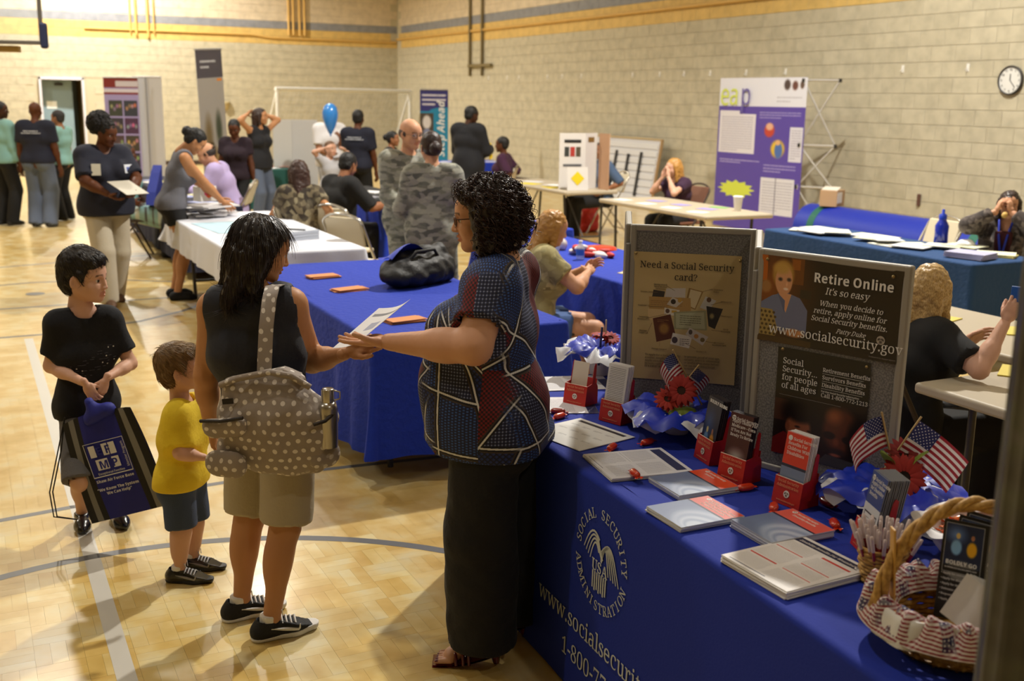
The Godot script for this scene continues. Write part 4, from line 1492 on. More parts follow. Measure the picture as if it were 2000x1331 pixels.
	# ---- the toddler
	d = {"label": "toddler in yellow T-shirt and denim shorts holding the woman's hand", "at": Vector3(0.655, 0, -4.10), "yaw": 1.02, "h": 0.96, "kid": true, "g": 1.06, "arm": 1.0, "leg": 1.08, "skin": "pale", "cell": 0.011, "fine": 0.005, "hd": 1.12,
		"j": {"pel": Vector3(0.656, 0.414, -4.103), "chest": Vector3(0.666, 0.575, -4.097), "neck": Vector3(0.664, 0.702, -4.098), "head": Vector3(0.666, 0.838, -4.094), "shl": Vector3(0.727, 0.664, -4.152), "shr": Vector3(0.635, 0.670, -4.030), "ell": Vector3(0.764, 0.534, -4.187), "wrl": Vector3(0.842, 0.534, -4.204), "elr": Vector3(0.632, 0.545, -3.985), "wrr": Vector3(0.722, 0.515, -3.985), "hipl": Vector3(0.689, 0.375, -4.142), "hipr": Vector3(0.630, 0.375, -4.065), "knl": Vector3(0.698, 0.200, -4.146), "knr": Vector3(0.634, 0.205, -4.060), "anl": Vector3(0.690, 0.05, -4.160), "anr": Vector3(0.620, 0.05, -4.062)},
		"head": Vector3(0.25, -0.12, 0.0), "tl": Vector3(0.1, 0, 1), "tr": Vector3(0.0, 0, 1), "hands": 0.9,
		"shirt": {"mat": mat(Color8(226, 196, 34), 0.85, {"weave": 0.35}), "sleeve": 0.8, "hem": -0.06, "off": 0.022, "neck": 0.075, "fold": 0.005},
		"pants": {"called": "shorts", "mat": mat(Color8(54, 68, 96), 0.85, {"weave": 0.8, "scale": 14.0}), "len": 0.44, "loose": 0.03, "off": 0.016, "fold": 0.004}, "gcell": 0.010, "brow": Color(0.12, 0.07, 0.03)}
	w = person(d)
	hx = d.joints.headx
	short_hair(w, hx, mat(Color8(112, 86, 54), 0.5), mat(Color8(138, 108, 68), 0.42, {"vcol": true}), 0.008, 0.03, 2000)
	var pat := mat(Color8(16, 15, 17), 0.22, {"coat": 0.6})
	for q in ["anl", "anr"]:
		sneaker(w, d.joints[q], Vector3(0.05, 0, 1), 0.66, pat, mat(Color8(24, 23, 24), 0.5), mat(Color8(150, 148, 150), 0.3, {"metal": 0.6}), mat(Color8(190, 190, 192), 0.5), mat(Color8(228, 226, 224), 0.8))

func short_hair(w: Node3D, hx: Transform3D, m: Material, mv: Material, lift: float, long: float, n: int) -> void:
	var sp := [egg(Vector3(0, 0.04 + lift * 0.5, -0.016), Vector3(0.083, 0.088 + lift, 0.104), 0.02), egg(Vector3(0, -0.015, -0.045), Vector3(0.074, 0.07, 0.066), 0.03), egg(Vector3(0, 0.085, 0.055), Vector3(0.06, 0.03, 0.034), 0.02), cap(Vector3(-0.077, 0.03, 0.02), Vector3(-0.078, -0.01, 0.026), 0.012, 0.006, 0.01), cap(Vector3(0.077, 0.03, 0.02), Vector3(0.078, -0.01, 0.026), 0.012, 0.006, 0.01),
		dent(Vector3(0, -0.028, 0.10), Vector3(0.078, 0.09, 0.075), 0.01), dent(Vector3(-0.085, -0.025, -0.005), Vector3(0.03, 0.042, 0.026), 0.01), dent(Vector3(0.085, -0.025, -0.005), Vector3(0.03, 0.042, 0.026), 0.01)]
	var b := blob(sp, 0.006, [[Vector3(0, -1, 0.3).normalized(), 0.072]], hair_noise, 0.004)
	var all := Bag.new()
	all.add(b, hx)
	var o := obj("hair", all, m, w)
	strands(o, all, n, long, 0.0009, 0.0, mv, hx.basis * Vector3(0.2, -0.7, 0.5), 0.12)

func glasses(w: Node3D, hx: Transform3D, m: Material, thick := false) -> void:
	var n := Node3D.new()
	n.name = "glasses"
	w.add_child(n, true)
	n.transform = hx
	var r := 0.0022 if thick else 0.0013
	for sx in [-1.0, 1.0]:
		var pts := []
		for k in 16:
			var t := TAU * k / 16
			pts.append(Vector3(sx * 0.032 + 0.024 * signf(cos(t)) * pow(absf(cos(t)), 0.6), -0.004 + 0.016 * signf(sin(t)) * pow(absf(sin(t)), 0.6), 0.099 - 0.08 * pow((0.024 * cos(t) * sx + 0.032) / 0.06, 2) * 0.12))
		var b := Bag.new()
		b.tube(pts, r, 6, true)
		obj("rim", b, m, n)
		var a := Bag.new()
		a.tube([Vector3(sx * 0.057, 0.004, 0.092), Vector3(sx * 0.074, 0.004, 0.06), Vector3(sx * 0.08, 0.002, -0.005), Vector3(sx * 0.078, -0.015, -0.02)], r, 6)
		obj("temple", a, m, n)
		var g := Bag.new()
		g.lathe(Transform3D(Basis(Vector3.RIGHT, PI / 2), Vector3(sx * 0.032, -0.004, 0.097)), [Vector2(0, 0.0005), Vector2(0.019, 0)], 16)
		obj("lens", g, mat(Color8(235, 240, 245), 0.05, {"alpha": 0.12}), n)
	var br := Bag.new()
	br.tube([Vector3(-0.009, 0.0, 0.099), Vector3(0, 0.003, 0.102), Vector3(0.009, 0.0, 0.099)], r, 6)
	obj("bridge", br, m, n)

func pearls(w: Node3D, j: Dictionary) -> void:
	var pm := mat(Color8(222, 208, 190), 0.25, {"coat": 0.5})
	var n := Node3D.new()
	n.name = "necklace"
	w.add_child(n, true)
	var s := 0.93
	for k in 15:
		var t := TAU * k / 15
		var b := Bag.new()
		b.ball(Transform3D(Basis().scaled(Vector3.ONE * (0.006 if k % 2 else 0.008)), j.neck + Vector3(cos(t) * 0.082 * s, 0.052 - 0.03 * (0.5 + 0.5 * sin(t)) , sin(t) * 0.085 * s + 0.01)), 6)
		obj("pearl", b, pm, n)

func sandals(w: Node3D, d: Dictionary) -> void:
	var red := mat(Color8(96, 12, 18), 0.15, {"coat": 0.8})
	var skin := mat(Color.WHITE, 0.5, {"vcol": true})
	for q in ["l", "r"]:
		var a: Vector3 = d.joints["an" + q]
		var toe: Vector3 = d["t" + q].normalized()
		var n := Node3D.new()
		n.name = "sandal"
		w.add_child(n, true)
		n.transform = Transform3D(Basis(Vector3.UP.cross(toe), Vector3.UP, toe).scaled(Vector3.ONE * 0.95), Vector3(a.x, 0, a.z))
		var fp := [cap(Vector3(0, 0.075, -0.04), Vector3(0, 0.10, -0.01), 0.03, 0.036, 0.02), cap(Vector3(0, 0.09, 0.0), Vector3(0, 0.034, 0.11), 0.034, 0.024, 0.03), cap(Vector3(-0.02, 0.03, 0.10), Vector3(0.02, 0.03, 0.11), 0.02, 0.02, 0.02)]
		for k in 5:
			var x := -0.034 + k * 0.0165
			fp.append(cap(Vector3(x, 0.026, 0.11), Vector3(x * 1.05, 0.022, 0.15 + 0.012 * (k if q == "l" else 4 - k) / 4.0), 0.009 + 0.0008 * (k if q == "l" else 4 - k), 0.0075, 0.004))
		var f := blob(fp, 0.005)
		for k in f.v.size():
			f.c[k] = SKIN.fair
			if f.v[k].z > 0.155 and f.v[k].y > 0.024:
				f.c[k] = Color(0.12, 0.01, 0.02)
		obj("foot", f, skin, n)
		var so := Bag.new()
		so.sheet(6, 14, func(u, v): return Vector3((u - 0.5) * (0.075 + 0.02 * sin(v * PI)), 0.010 + 0.05 * pow(1.0 - v, 1.8) + 0.0001, -0.06 + 0.235 * v))
		so.sheet(6, 14, func(u, v): return Vector3((0.5 - u) * (0.075 + 0.02 * sin(v * PI)), 0.002 + 0.05 * pow(1.0 - v, 1.8), -0.06 + 0.235 * v))
		obj("sole", so, red, n)
		obj("heel", blob([cuff(Vector3(0, 0.045, -0.045), Vector3(0, 0.0, -0.05), 0.022, 0.011, 0.01)], 0.005), red, n)
		for z in [0.075, 0.10, 0.055]:
			var st := Bag.new()
			var pts := []
			for k in 9:
				var t := PI * k / 8.0
				pts.append(Vector3(cos(t) * 0.045, 0.014 + sin(t) * (0.042 + (0.1 - z) * 0.5), z - cos(t) * 0.01))
			st.tube(pts, 0.0065, 6)
			obj("strap", st, red, n)
		var bk := Bag.new()
		var bp := []
		for k in 11:
			var t := PI + PI * k / 10.0
			bp.append(Vector3(cos(t) * 0.038, 0.085, -0.015 + sin(t) * 0.05))
		bk.tube(bp, 0.004, 6)
		obj("heel_strap", bk, red, n)

func shirt_print(w: Node3D, d: Dictionary) -> void:
	# the scattered white print on the boy's shirt, laid on the chest
	var b: Bag = d.shirt_bag
	var pr := RandomNumberGenerator.new()
	pr.seed = 6
	var c: Vector3 = d.joints.chest
	for k in 46:
		var u := pr.randf_range(-1, 1)
		var big := k < 8
		var p := Vector3(c.x + 0.02 + u * 0.085 + pr.randf_range(-0.02, 0.02), c.y - 0.03 + u * 0.045 + pr.randf_range(-0.035, 0.035), 0)
		var best := -1
		var near := 1.0
		for z in b.v.size():
			if b.n[z].z > 0.3:
				var e := Vector2(b.v[z].x - p.x, b.v[z].y - p.y).length_squared()
				if e < near:
					near = e
					best = z
		var q := b.n[best]
		var ax := q.cross(Vector3.UP).normalized()
		obj("shirt_print", boxed(Vector3(0.005, 0.005, 0.001) if big else Vector3(pr.randf_range(0.006, 0.02), 0.0016, 0.001)), mat(Color8(210, 208, 200) if big else Color8(84, 84, 92), 0.8), w, Transform3D(Basis(-ax, q.cross(-ax), q), b.v[best] + q * 0.0012))

# ---------------------------------------------------------------- the front table; w runs in from its front edge, s along it towards the camera
var front := Transform3D(Basis(Vector3.UP, -0.0623), Vector3(1.6857, 0, -3.7995))

func ft(w: float, y: float, s: float, turn := 0.0) -> Transform3D:
	return front * at(w, y, s, turn)

func ribbon(b: Bag, pts: Array, wid: Array, q := Vector3(0, 0, 1)) -> void:
	# a flat band along a line of points in the plane z = 0
	for k in pts.size() - 1:
		var d0: Vector3 = (pts[k + 1] - pts[maxi(k - 1, 0)]).normalized()
		var d1: Vector3 = (pts[mini(k + 2, pts.size() - 1)] - pts[k]).normalized()
		var n0: Vector3 = q.cross(d0) * wid[k] * 0.5
		var n1: Vector3 = q.cross(d1) * wid[k + 1] * 0.5
		b.quad(pts[k] - n0, pts[k] + n0, pts[k + 1] + n1, pts[k + 1] - n1, q)

func seal(parent: Node, x: Transform3D, r: float, m: Material, ground: Material) -> void:
	# a small round seal: disc, ring and an eagle's spread wings
	var b := Bag.new()
	b.lathe(x * Transform3D(Basis(Vector3.RIGHT, PI / 2), Vector3.ZERO), [Vector2(0, 0.0004), Vector2(r, 0.0004), Vector2(r, 0)], 20)
	obj("seal", b, ground, parent)
	var e := Bag.new()
	for sx in [-1.0, 1.0]:
		for k in 3:
			var pts := []
			var wd := []
			for z in 6:
				var u := z / 5.0
				pts.append(x * (Vector3(sx * (0.08 + 0.62 * u), 0.42 - 0.16 * k - 0.55 * u * u + 0.3 * u, 0.0) * r + Vector3(0, 0, 0.0008)))
				wd.append(r * 0.11)
			ribbon(e, pts, wd, x.basis.z)
	for k in 4:
		var a := x * (Vector3(-0.24 + k * 0.16, -0.1, 0) * r + Vector3(0, 0, 0.0008))
		ribbon(e, [a, x * (Vector3(-0.24 + k * 0.16, -0.68, 0) * r + Vector3(0, 0, 0.0008))], [r * 0.09, r * 0.09], x.basis.z)
	obj("seal_mark", e, m, parent)

func build_front_table() -> void:
	var blue := mat(Color8(3, 38, 152), 0.85, {"weave": 0.18, "scale": 9.0, "rim": 0.06})
	var cloth_t := table_cloth("royal blue cloth with round emblem and web address, on the front table", 2.0708 - 0.465, 2.0708 + 0.465, -2.5031 - 1.27, -2.5031 + 1.27, 0.742, 0.735, blue, 0.0015, -0.0623, true)
	var tb := folding_table("folding table under the royal blue cloth with the emblem", 2.0708 - 0.45, 2.0708 + 0.45, -2.5031 - 1.25, -2.5031 + 1.25, 0.738, mat(Color8(190, 182, 166), 0.6), "", -0.0623)
	# print on the hanging front: reads along s, faces -w
	var inv := cloth_t.transform.affine_inverse()
	var ink := mat(Color8(196, 202, 200), 0.8)
	var lie := func(s: float, y: float) -> Transform3D:
		var q := (0.724 - y) / 0.724
		return inv * front * Transform3D(Basis(Vector3(0, 0, 1), Vector3(0.0276, 1, 0).normalized(), Vector3(-1, 0.0276, 0).normalized()), Vector3(-0.02 * q - 0.0036, y, s))
	var em: Transform3D = lie.call(1.232, 0.508)
	var ring := 0.118
	var word := "SOCIAL SECURITY"
	for k in word.length():
		if word[k] == " ":
			continue
		var a := deg_to_rad(lerpf(171.0, 9.0, k / float(word.length() - 1)))
		letters(word[k], 0.030, ink, cloth_t, em * Transform3D(Basis(Vector3.BACK, a - PI / 2), Vector3(cos(a), sin(a), 0) * ring * 1.12), serif, HORIZONTAL_ALIGNMENT_CENTER, 0.0, "letter")
	word = "ADMINISTRATION"
	for k in word.length():
		var a := deg_to_rad(lerpf(196.0, 344.0, k / float(word.length() - 1)))
		letters(word[k], 0.030, ink, cloth_t, em * Transform3D(Basis(Vector3.BACK, a + PI / 2), Vector3(cos(a), sin(a), 0) * ring * 1.36), serif, HORIZONTAL_ALIGNMENT_CENTER, 0.0, "letter")
	var eagle := Bag.new()
	# left wing: four short feathers; right wing: five long ones that sweep down
	for k in 4:
		var pts := []
		var wd := []
		for z in 9:
			var u := z / 8.0
			pts.append(em * Vector3(-0.012 - 0.096 * u + 0.014 * k * u, 0.062 - 0.013 * k + 0.030 * sin(u * PI * 0.9) - 0.062 * u * u + 0.006 * k * u, 0.0004))
			wd.append(0.0085 * (1.0 - 0.5 * u))
		ribbon(eagle, pts, wd, em.basis.z)
	for k in 5:
		var pts := []
		var wd := []
		for z in 11:
			var u := z / 10.0
			pts.append(em * Vector3(0.004 + 0.112 * u - 0.016 * k * u, 0.030 - 0.008 * k + 0.062 * sin(minf(u * 1.25, 1.0) * PI * 0.62) - 0.125 * u * u + 0.010 * k * u, 0.0004))
			wd.append(0.0095 * (1.0 - 0.45 * u))
		ribbon(eagle, pts, wd, em.basis.z)
	ribbon(eagle, [em * Vector3(-0.032, 0.070, 0.0006), em * Vector3(-0.022, 0.060, 0.0006), em * Vector3(-0.010, 0.035, 0.0006), em * Vector3(0.012, 0.006, 0.0006)], [0.006, 0.016, 0.014, 0.012], em.basis.z)
	for k in 7:
		var x := -0.043 + k * 0.0135
		ribbon(eagle, [em * Vector3(x, -0.042, 0.0004), em * Vector3(x, -0.098 - (0.006 if k % 2 else 0.0), 0.0004)], [0.0075, 0.0075], em.basis.z)
	obj("eagle_emblem", eagle, ink, cloth_t).set_meta("label", "pale eagle with striped shield")
	letters("USA", 0.034, ink, cloth_t, em * Transform3D(Basis(), Vector3(-0.004, -0.038, 0.0004)), serif_bold, HORIZONTAL_ALIGNMENT_CENTER)
	letters("www.socialsecurity.gov", 0.056, ink, cloth_t, lie.call(0.815, 0.222), serif)
	letters("1-800-772-1213", 0.056, ink, cloth_t, lie.call(1.005, 0.112), serif)

	_board()
	_posters()
	_holders()
	_papers()
	_centerpieces()
	_basket()
	# the dark column at the right edge
	var col := thing("column", "dark ribbed metal column close at the right edge", "column", at(1.283, 0, -0.931))
	var cm := Bag.new()
	var prof := []
	for k in 49:
		var a := TAU * k / 48
		prof.append(a)
	for k in 48:
		for e in [[0.0, 2.6]]:
			var r0 := 0.055 + (0.002 if (k / 2) % 2 else 0.0)
			var r1 := 0.055 + (0.002 if ((k + 1) / 2) % 2 else 0.0)
			var a0: float = prof[k]
			var a1: float = prof[k + 1]
			var p0 := Vector3(cos(a0), 0, sin(a0)) * r0
			var p1 := Vector3(cos(a1), 0, sin(a1)) * r1
			cm.quad(p0, p1, p1 + Vector3(0, e[1], 0), p0 + Vector3(0, e[1], 0), (p0 + p1).normalized())
	cm.lathe(at(0, 2.6, 0), [Vector2(0.058, 0), Vector2(0, 0.001)], 24)
	obj("shaft", cm, mat(Color.WHITE, 0.4, {"tex": noise_tex(256, 0.02, [[0.0, Color8(30, 30, 28)], [0.5, Color8(52, 52, 50)], [0.7, Color8(58, 62, 48)], [1.0, Color8(74, 70, 72)]], FastNoiseLite.TYPE_SIMPLEX_SMOOTH, 3, Vector2(1, 1), 8), "tri": 2.0, "coat": 0.3}), col)
	obj("foot_plate", boxed(Vector3(0.2, 0.012, 0.2), 0.004), mat(Color8(44, 44, 44), 0.5), col, at(0, 0.006, 0))

func _board() -> void:
	var t := thing("display_board", "grey felt folding display board standing in a zigzag on the front table", "display board", ft(0.6, 0.742, 0.9))
	var inv := t.transform.affine_inverse()
	var p := [Vector2(0.665, 0.11), Vector2(0.439, 0.524), Vector2(0.80, 0.795), Vector2(0.513, 1.194), Vector2(0.704, 1.644)]
	var frame := mat(Color8(150, 146, 138), 0.45, {"metal": 0.15})
	var felt := mat(Color.WHITE, 0.95, {"tex": noise_tex(256, 0.09, [[0.0, Color8(88, 87, 86)], [0.45, Color8(112, 110, 108)], [0.6, Color8(124, 122, 119)], [1.0, Color8(146, 143, 139)]], FastNoiseLite.TYPE_SIMPLEX, 4), "tri": 5.0})
	for k in 4:
		var a: Vector2 = p[k]
		var b: Vector2 = p[k + 1]
		var l := a.distance_to(b) - 0.012
		var mid := (a + b) * 0.5
		var e := (b - a).normalized()
		var pn := Node3D.new()
		pn.name = "panel"
		t.add_child(pn, true)
		pn.transform = inv * front * Transform3D(Basis(Vector3(e.x, 0, e.y), Vector3.UP, Vector3(-e.y, 0, e.x)), Vector3(mid.x, 0.742, mid.y))
		obj("felt", boxed(Vector3(l - 0.02, 0.66, 0.016)), felt, pn, at(0, 0.342, 0))
		for sx in [-1.0, 1.0]:
			obj("frame_bar", boxed(Vector3(0.024, 0.683, 0.026), 0.007), frame, pn, at(sx * (l * 0.5 - 0.012), 0.3415, 0))
		for y in [0.012, 0.671]:
			obj("frame_bar", boxed(Vector3(l - 0.02, 0.024, 0.024), 0.007), frame, pn, at(0, y, 0))
		if k > 0:
			obj("hinge", boxed(Vector3(0.016, 0.55, 0.03), 0.004), mat(Color8(128, 125, 120), 0.5), pn, at(-l * 0.5 - 0.006, 0.34, 0.0))

func _on_panel(k: int, u: float, y: float) -> Transform3D:
	# a point on the front of panel k: u metres along from its left end, y height above the floor
	var p := [Vector2(0.665, 0.11), Vector2(0.439, 0.524), Vector2(0.80, 0.795), Vector2(0.513, 1.194), Vector2(0.704, 1.644)]
	var e: Vector2 = (p[k + 1] - p[k]).normalized()
	var q: Vector2 = p[k] + e * u
	return front * Transform3D(Basis(Vector3(e.x, 0, e.y), Vector3.UP, Vector3(-e.y, 0, e.x)), Vector3(q.x, y, q.y) + Vector3(-e.y, 0, e.x) * 0.0095)

func _poster(called: String, label: String, k: int, u0: float, u1: float, y0: float, y1: float, t: Texture2D, pins: Array) -> Node3D:
	# origin at the poster's lower left corner, on its face
	var n := thing(called, label, "poster", _on_panel(k, u0, y0))
	var w := u1 - u0
	var h := y1 - y0
	var b := Bag.new()
	b.sheet(12, 12, func(s, v): return Vector3(s * w, (1.0 - v) * h, 0.0016 + 0.003 * pow(absf(s - 0.5) * 2.0, 6) * pow(absf(v - 0.5) * 2.0, 6) + 0.0008 * sin(s * 5.0 + v * 3.0)))
	obj("sheet", b, print_mat(t, 0.32), n)
	for q in pins:
		var pb := Bag.new()
		pb.lathe(Transform3D(Basis(Vector3.RIGHT, PI / 2), Vector3(q[0] * w, q[1] * h, 0.003)), [Vector2(0.0, 0.005), Vector2(0.004, 0.004), Vector2(0.0055, 0.0), Vector2(0.0055, -0.002)], 12)
		obj("pin", pb, mat(Color8(150, 130, 84), 0.3, {"metal": 0.8}), n)
	return n

func _posters() -> void:
	var Z := func(x: float, y: float) -> Transform3D: return Transform3D(Basis(), Vector3(x, y, 0.0042))
	var C := func(r: int, g: int, b: int) -> Color: return Color8(r, g, b)
	# the sepia poster: documents laid out on tan paper
	var sep := Color8(186, 164, 116)
	var docs := [
		["e", 0.3, 0.3, 0.6, 0.5, Color(0.80, 0.72, 0.54, 0.35), 0.9],
		["p", [[0.20, 0.29], [0.31, 0.30], [0.30, 0.345], [0.19, 0.345]], C.call(52, 48, 52)],
		["p", [[0.32, 0.275], [0.50, 0.265], [0.50, 0.345], [0.31, 0.345]], C.call(196, 190, 184)],
		["p", [[0.53, 0.262], [0.665, 0.285], [0.60, 0.43], [0.50, 0.40]], C.call(140, 110, 62)],
		["p", [[0.545, 0.272], [0.65, 0.29], [0.595, 0.42], [0.52, 0.395]], C.call(206, 190, 150)],
		["p", [[0.69, 0.32], [0.79, 0.35], [0.72, 0.43], [0.64, 0.41]], C.call(196, 196, 192)], ["e", 0.72, 0.345, 0.022, 0.02, C.call(104, 74, 58)],
		["p", [[0.16, 0.345], [0.55, 0.34], [0.56, 0.44], [0.17, 0.50]], C.call(176, 140, 84)],
		["p", [[0.155, 0.44], [0.34, 0.44], [0.34, 0.53], [0.16, 0.53]], C.call(206, 180, 132)], ["t", 0.18, 0.37, 0.3, 0.06, 4, C.call(146, 112, 70)],
		["p", [[0.38, 0.34], [0.48, 0.37], [0.42, 0.42], [0.33, 0.40]], C.call(196, 188, 176)], ["e", 0.39, 0.375, 0.024, 0.02, C.call(48, 40, 40)], ["e", 0.45, 0.36, 0.02, 0.02, C.call(190, 150, 70)],
		["p", [[0.31, 0.425], [0.455, 0.44], [0.445, 0.49], [0.31, 0.475]], C.call(214, 208, 196)], ["e", 0.34, 0.45, 0.02, 0.018, C.call(96, 72, 66)], ["r", 0.38, 0.445, 0.05, 0.02, C.call(206, 160, 60)],
		["p", [[0.40, 0.455], [0.70, 0.43], [0.72, 0.585], [0.41, 0.59]], C.call(150, 150, 116)], ["p", [[0.42, 0.465], [0.68, 0.445], [0.70, 0.575], [0.43, 0.578]], C.call(176, 178, 146)], ["t", 0.46, 0.475, 0.2, 0.085, 5, C.call(112, 112, 86)],
		["p", [[0.70, 0.395], [0.855, 0.41], [0.79, 0.57], [0.73, 0.55]], C.call(26, 26, 36)], ["e", 0.755, 0.47, 0.03, 0.03, C.call(150, 136, 90), 0.6],
		["p", [[0.205, 0.515], [0.37, 0.475], [0.435, 0.655], [0.25, 0.70]], C.call(84, 36, 32)], ["e", 0.315, 0.59, 0.06, 0.055, C.call(150, 110, 56), 0.5], ["t", 0.25, 0.52, 0.11, 0.025, 2, C.call(140, 100, 60)],
		["p", [[0.40, 0.62], [0.585, 0.64], [0.56, 0.735], [0.38, 0.71]], C.call(222, 218, 208)], ["e", 0.42, 0.675, 0.028, 0.026, C.call(70, 60, 74)], ["t", 0.47, 0.66, 0.09, 0.06, 4, C.call(120, 116, 110)],
		["p", [[0.555, 0.57], [0.735, 0.635], [0.685, 0.705], [0.52, 0.625]], C.call(196, 190, 184)], ["e", 0.565, 0.605, 0.018, 0.02, C.call(90, 80, 76)], ["e", 0.62, 0.635, 0.022, 0.018, C.call(186, 130, 70)], ["e", 0.68, 0.66, 0.022, 0.018, C.call(120, 100, 60)]]
	for l in [[0.32, 0.255, 0.40, 0.29], [0.66, 0.285, 0.74, 0.265], [0.2, 0.31, 0.24, 0.31], [0.74, 0.385, 0.85, 0.355], [0.16, 0.425, 0.32, 0.42], [0.14, 0.52, 0.33, 0.475], [0.155, 0.64, 0.2, 0.55], [0.28, 0.7, 0.28, 0.735], [0.53, 0.70, 0.62, 0.735], [0.71, 0.67, 0.8, 0.68], [0.76, 0.58, 0.86, 0.585], [0.83, 0.46, 0.88, 0.47]]:
		var a := Vector2(l[0], l[1]); var b := Vector2(l[2], l[3])
		var q := (b - a).orthogonal().normalized() * 0.0016
		docs.append(["p", [[a.x - q.x, a.y - q.y], [a.x + q.x, a.y + q.y], [b.x + q.x, b.y + q.y], [b.x - q.x, b.y - q.y]], C.call(110, 92, 62)])
	var n := _poster("poster", "tan poster asking Need a Social Security card, on the display board", 1, 0.022, 0.398, 0.868, 1.330, paint(512, 640, sep, docs), [[0.02, 0.985], [0.985, 0.965]])
	var ink := mat(Color8(34, 28, 22), 0.6)
	letters("Need a Social Security", 0.0225, ink, n, Z.call(0.188, 0.408), serif, HORIZONTAL_ALIGNMENT_CENTER)
	letters("card?", 0.0225, ink, n, Z.call(0.188, 0.368), serif, HORIZONTAL_ALIGNMENT_CENTER)
	var faint := mat(Color8(92, 76, 50), 0.6)
	for c in [["Immigration &\nNaturalization\nDocuments", 0.10, 0.330], ["Drivers License", 0.055, 0.318], ["Employee I.D.", 0.045, 0.268], ["Temporary\nResidence I.D.", 0.045, 0.218], ["Marriage\nCertificate", 0.045, 0.168], ["Foreign Passport", 0.105, 0.112], ["Life Insurance\nPolicy", 0.295, 0.330], ["Military I.D.", 0.332, 0.296], ["U.S. Passport", 0.335, 0.245], ["Bank\nStatement", 0.335, 0.190], ["Permanent\nResidence Card", 0.315, 0.140], ["Worker I.D.", 0.255, 0.112]]:
		letters(c[0], 0.0048, faint, n, Z.call(c[1], c[2]), serif, HORIZONTAL_ALIGNMENT_CENTER)
	letters("To apply for a Social Security\nnumber, simply complete an\nApplication for a Social\nSecurity card (Form SS-5).", 0.0066, faint, n, Z.call(0.055, 0.056), serif)
	letters("IT'S FREE! But you'll need", 0.0066, faint, n, Z.call(0.055, 0.046), serif_bold)
	letters("to provide proof of your age,\nidentity, and U.S. citizenship\nor lawful alien status before\nwe can issue you a Social\nSecurity card.", 0.0066, faint, n, Z.call(0.195, 0.046), serif)
	letters("For more information visit us at www.socialsecurity.gov", 0.0042, faint, n, Z.call(0.188, 0.026), serif, HORIZONTAL_ALIGNMENT_CENTER)
	# the brown poster with a woman at a kitchen table
	var skin: Color = C.call(206, 150, 110)
	var pic := [["e", 0.05, 0.35, 0.42, 0.9, C.call(128, 70, 22), 0.9], ["r", 0.0, 0.0, 0.045, 0.3, C.call(176, 92, 22)], ["r", 0.22, 0.0, 0.1, 0.3, C.call(112, 66, 22)], ["r", 0.23, 0.02, 0.06, 0.12, C.call(150, 86, 26)],
		["e", 0.04, 0.36, 0.05, 0.09, C.call(156, 110, 62), 0.4], ["r", 0.30, 0.35, 0.08, 0.10, C.call(52, 40, 30)],
		["p", [[0.0, 0.56], [0.09, 0.46], [0.19, 0.40], [0.30, 0.45], [0.36, 0.58], [0.36, 0.86], [0.0, 0.86]], C.call(104, 112, 142)], ["p", [[0.14, 0.42], [0.20, 0.64], [0.235, 0.42]], skin], ["p", [[0.13, 0.42], [0.19, 0.64], [0.19, 0.5]], C.call(84, 92, 124)],
		["e", 0.165, 0.20, 0.092, 0.19, C.call(168, 128, 56), 0.25], ["e", 0.172, 0.27, 0.068, 0.185, skin, 0.12], ["e", 0.15, 0.13, 0.08, 0.09, C.call(190, 150, 74), 0.5],
		["e", 0.145, 0.26, 0.022, 0.03, C.call(60, 46, 40), 0.7], ["e", 0.21, 0.255, 0.022, 0.03, C.call(60, 46, 40), 0.7], ["e", 0.19, 0.365, 0.024, 0.02, C.call(230, 206, 190), 0.5], ["e", 0.195, 0.31, 0.01, 0.04, C.call(226, 172, 134), 0.8],
		["p", [[0.0, 0.62], [0.10, 0.62], [0.15, 0.86], [0.13, 0.93], [0.0, 0.93]], C.call(150, 128, 72)], ["e", 0.27, 0.86, 0.09, 0.06, C.call(196, 140, 92), 0.4], ["r", 0.0, 0.93, 0.4, 0.07, C.call(70, 50, 24)]]
	for k in 24:
		pic.append(["e", 0.015 + (k % 4) * 0.032 + (0.012 if (k / 4) % 2 else 0.0), 0.655 + (k / 4) * 0.05, 0.011, 0.018, C.call(74, 56, 26), 0.3])
	n = _poster("poster", "dark brown Retire Online poster with a blonde woman in glasses", 3, 0.022, 0.463, 1.148, 1.408, paint(768, 448, Color8(34, 25, 20), pic), [[0.04, 0.95], [0.93, 0.93]])
	var white := mat(Color8(226, 224, 220), 0.5)
	letters("Retire Online", 0.0275, white, n, Z.call(0.172, 0.200), sans_bold)
	letters("It's so easy", 0.019, white, n, Z.call(0.210, 0.168), serif, HORIZONTAL_ALIGNMENT_LEFT, 0.22)
	letters("When you decide to", 0.0148, white, n, Z.call(0.194, 0.133), serif, HORIZONTAL_ALIGNMENT_LEFT, 0.22)
	letters("retire, apply online for", 0.0148, white, n, Z.call(0.178, 0.110), serif, HORIZONTAL_ALIGNMENT_LEFT, 0.22)
	letters("Social Security benefits.", 0.0148, white, n, Z.call(0.172, 0.087), serif, HORIZONTAL_ALIGNMENT_LEFT, 0.22)
	letters("Patty Duke", 0.0125, white, n, Z.call(0.252, 0.060), serif, HORIZONTAL_ALIGNMENT_LEFT, 0.45)
	letters("www.socialsecurity.gov", 0.0265, white, n, Z.call(0.036, 0.030), serif)
	seal(n, Z.call(0.391, 0.060), 0.0125, mat(Color8(40, 30, 26), 0.5), mat(Color8(170, 160, 148), 0.5))
	letters("Produced at U.S. taxpayer expense", 0.0036, mat(Color8(150, 140, 130), 0.5), n, Z.call(0.36, 0.008), sans)
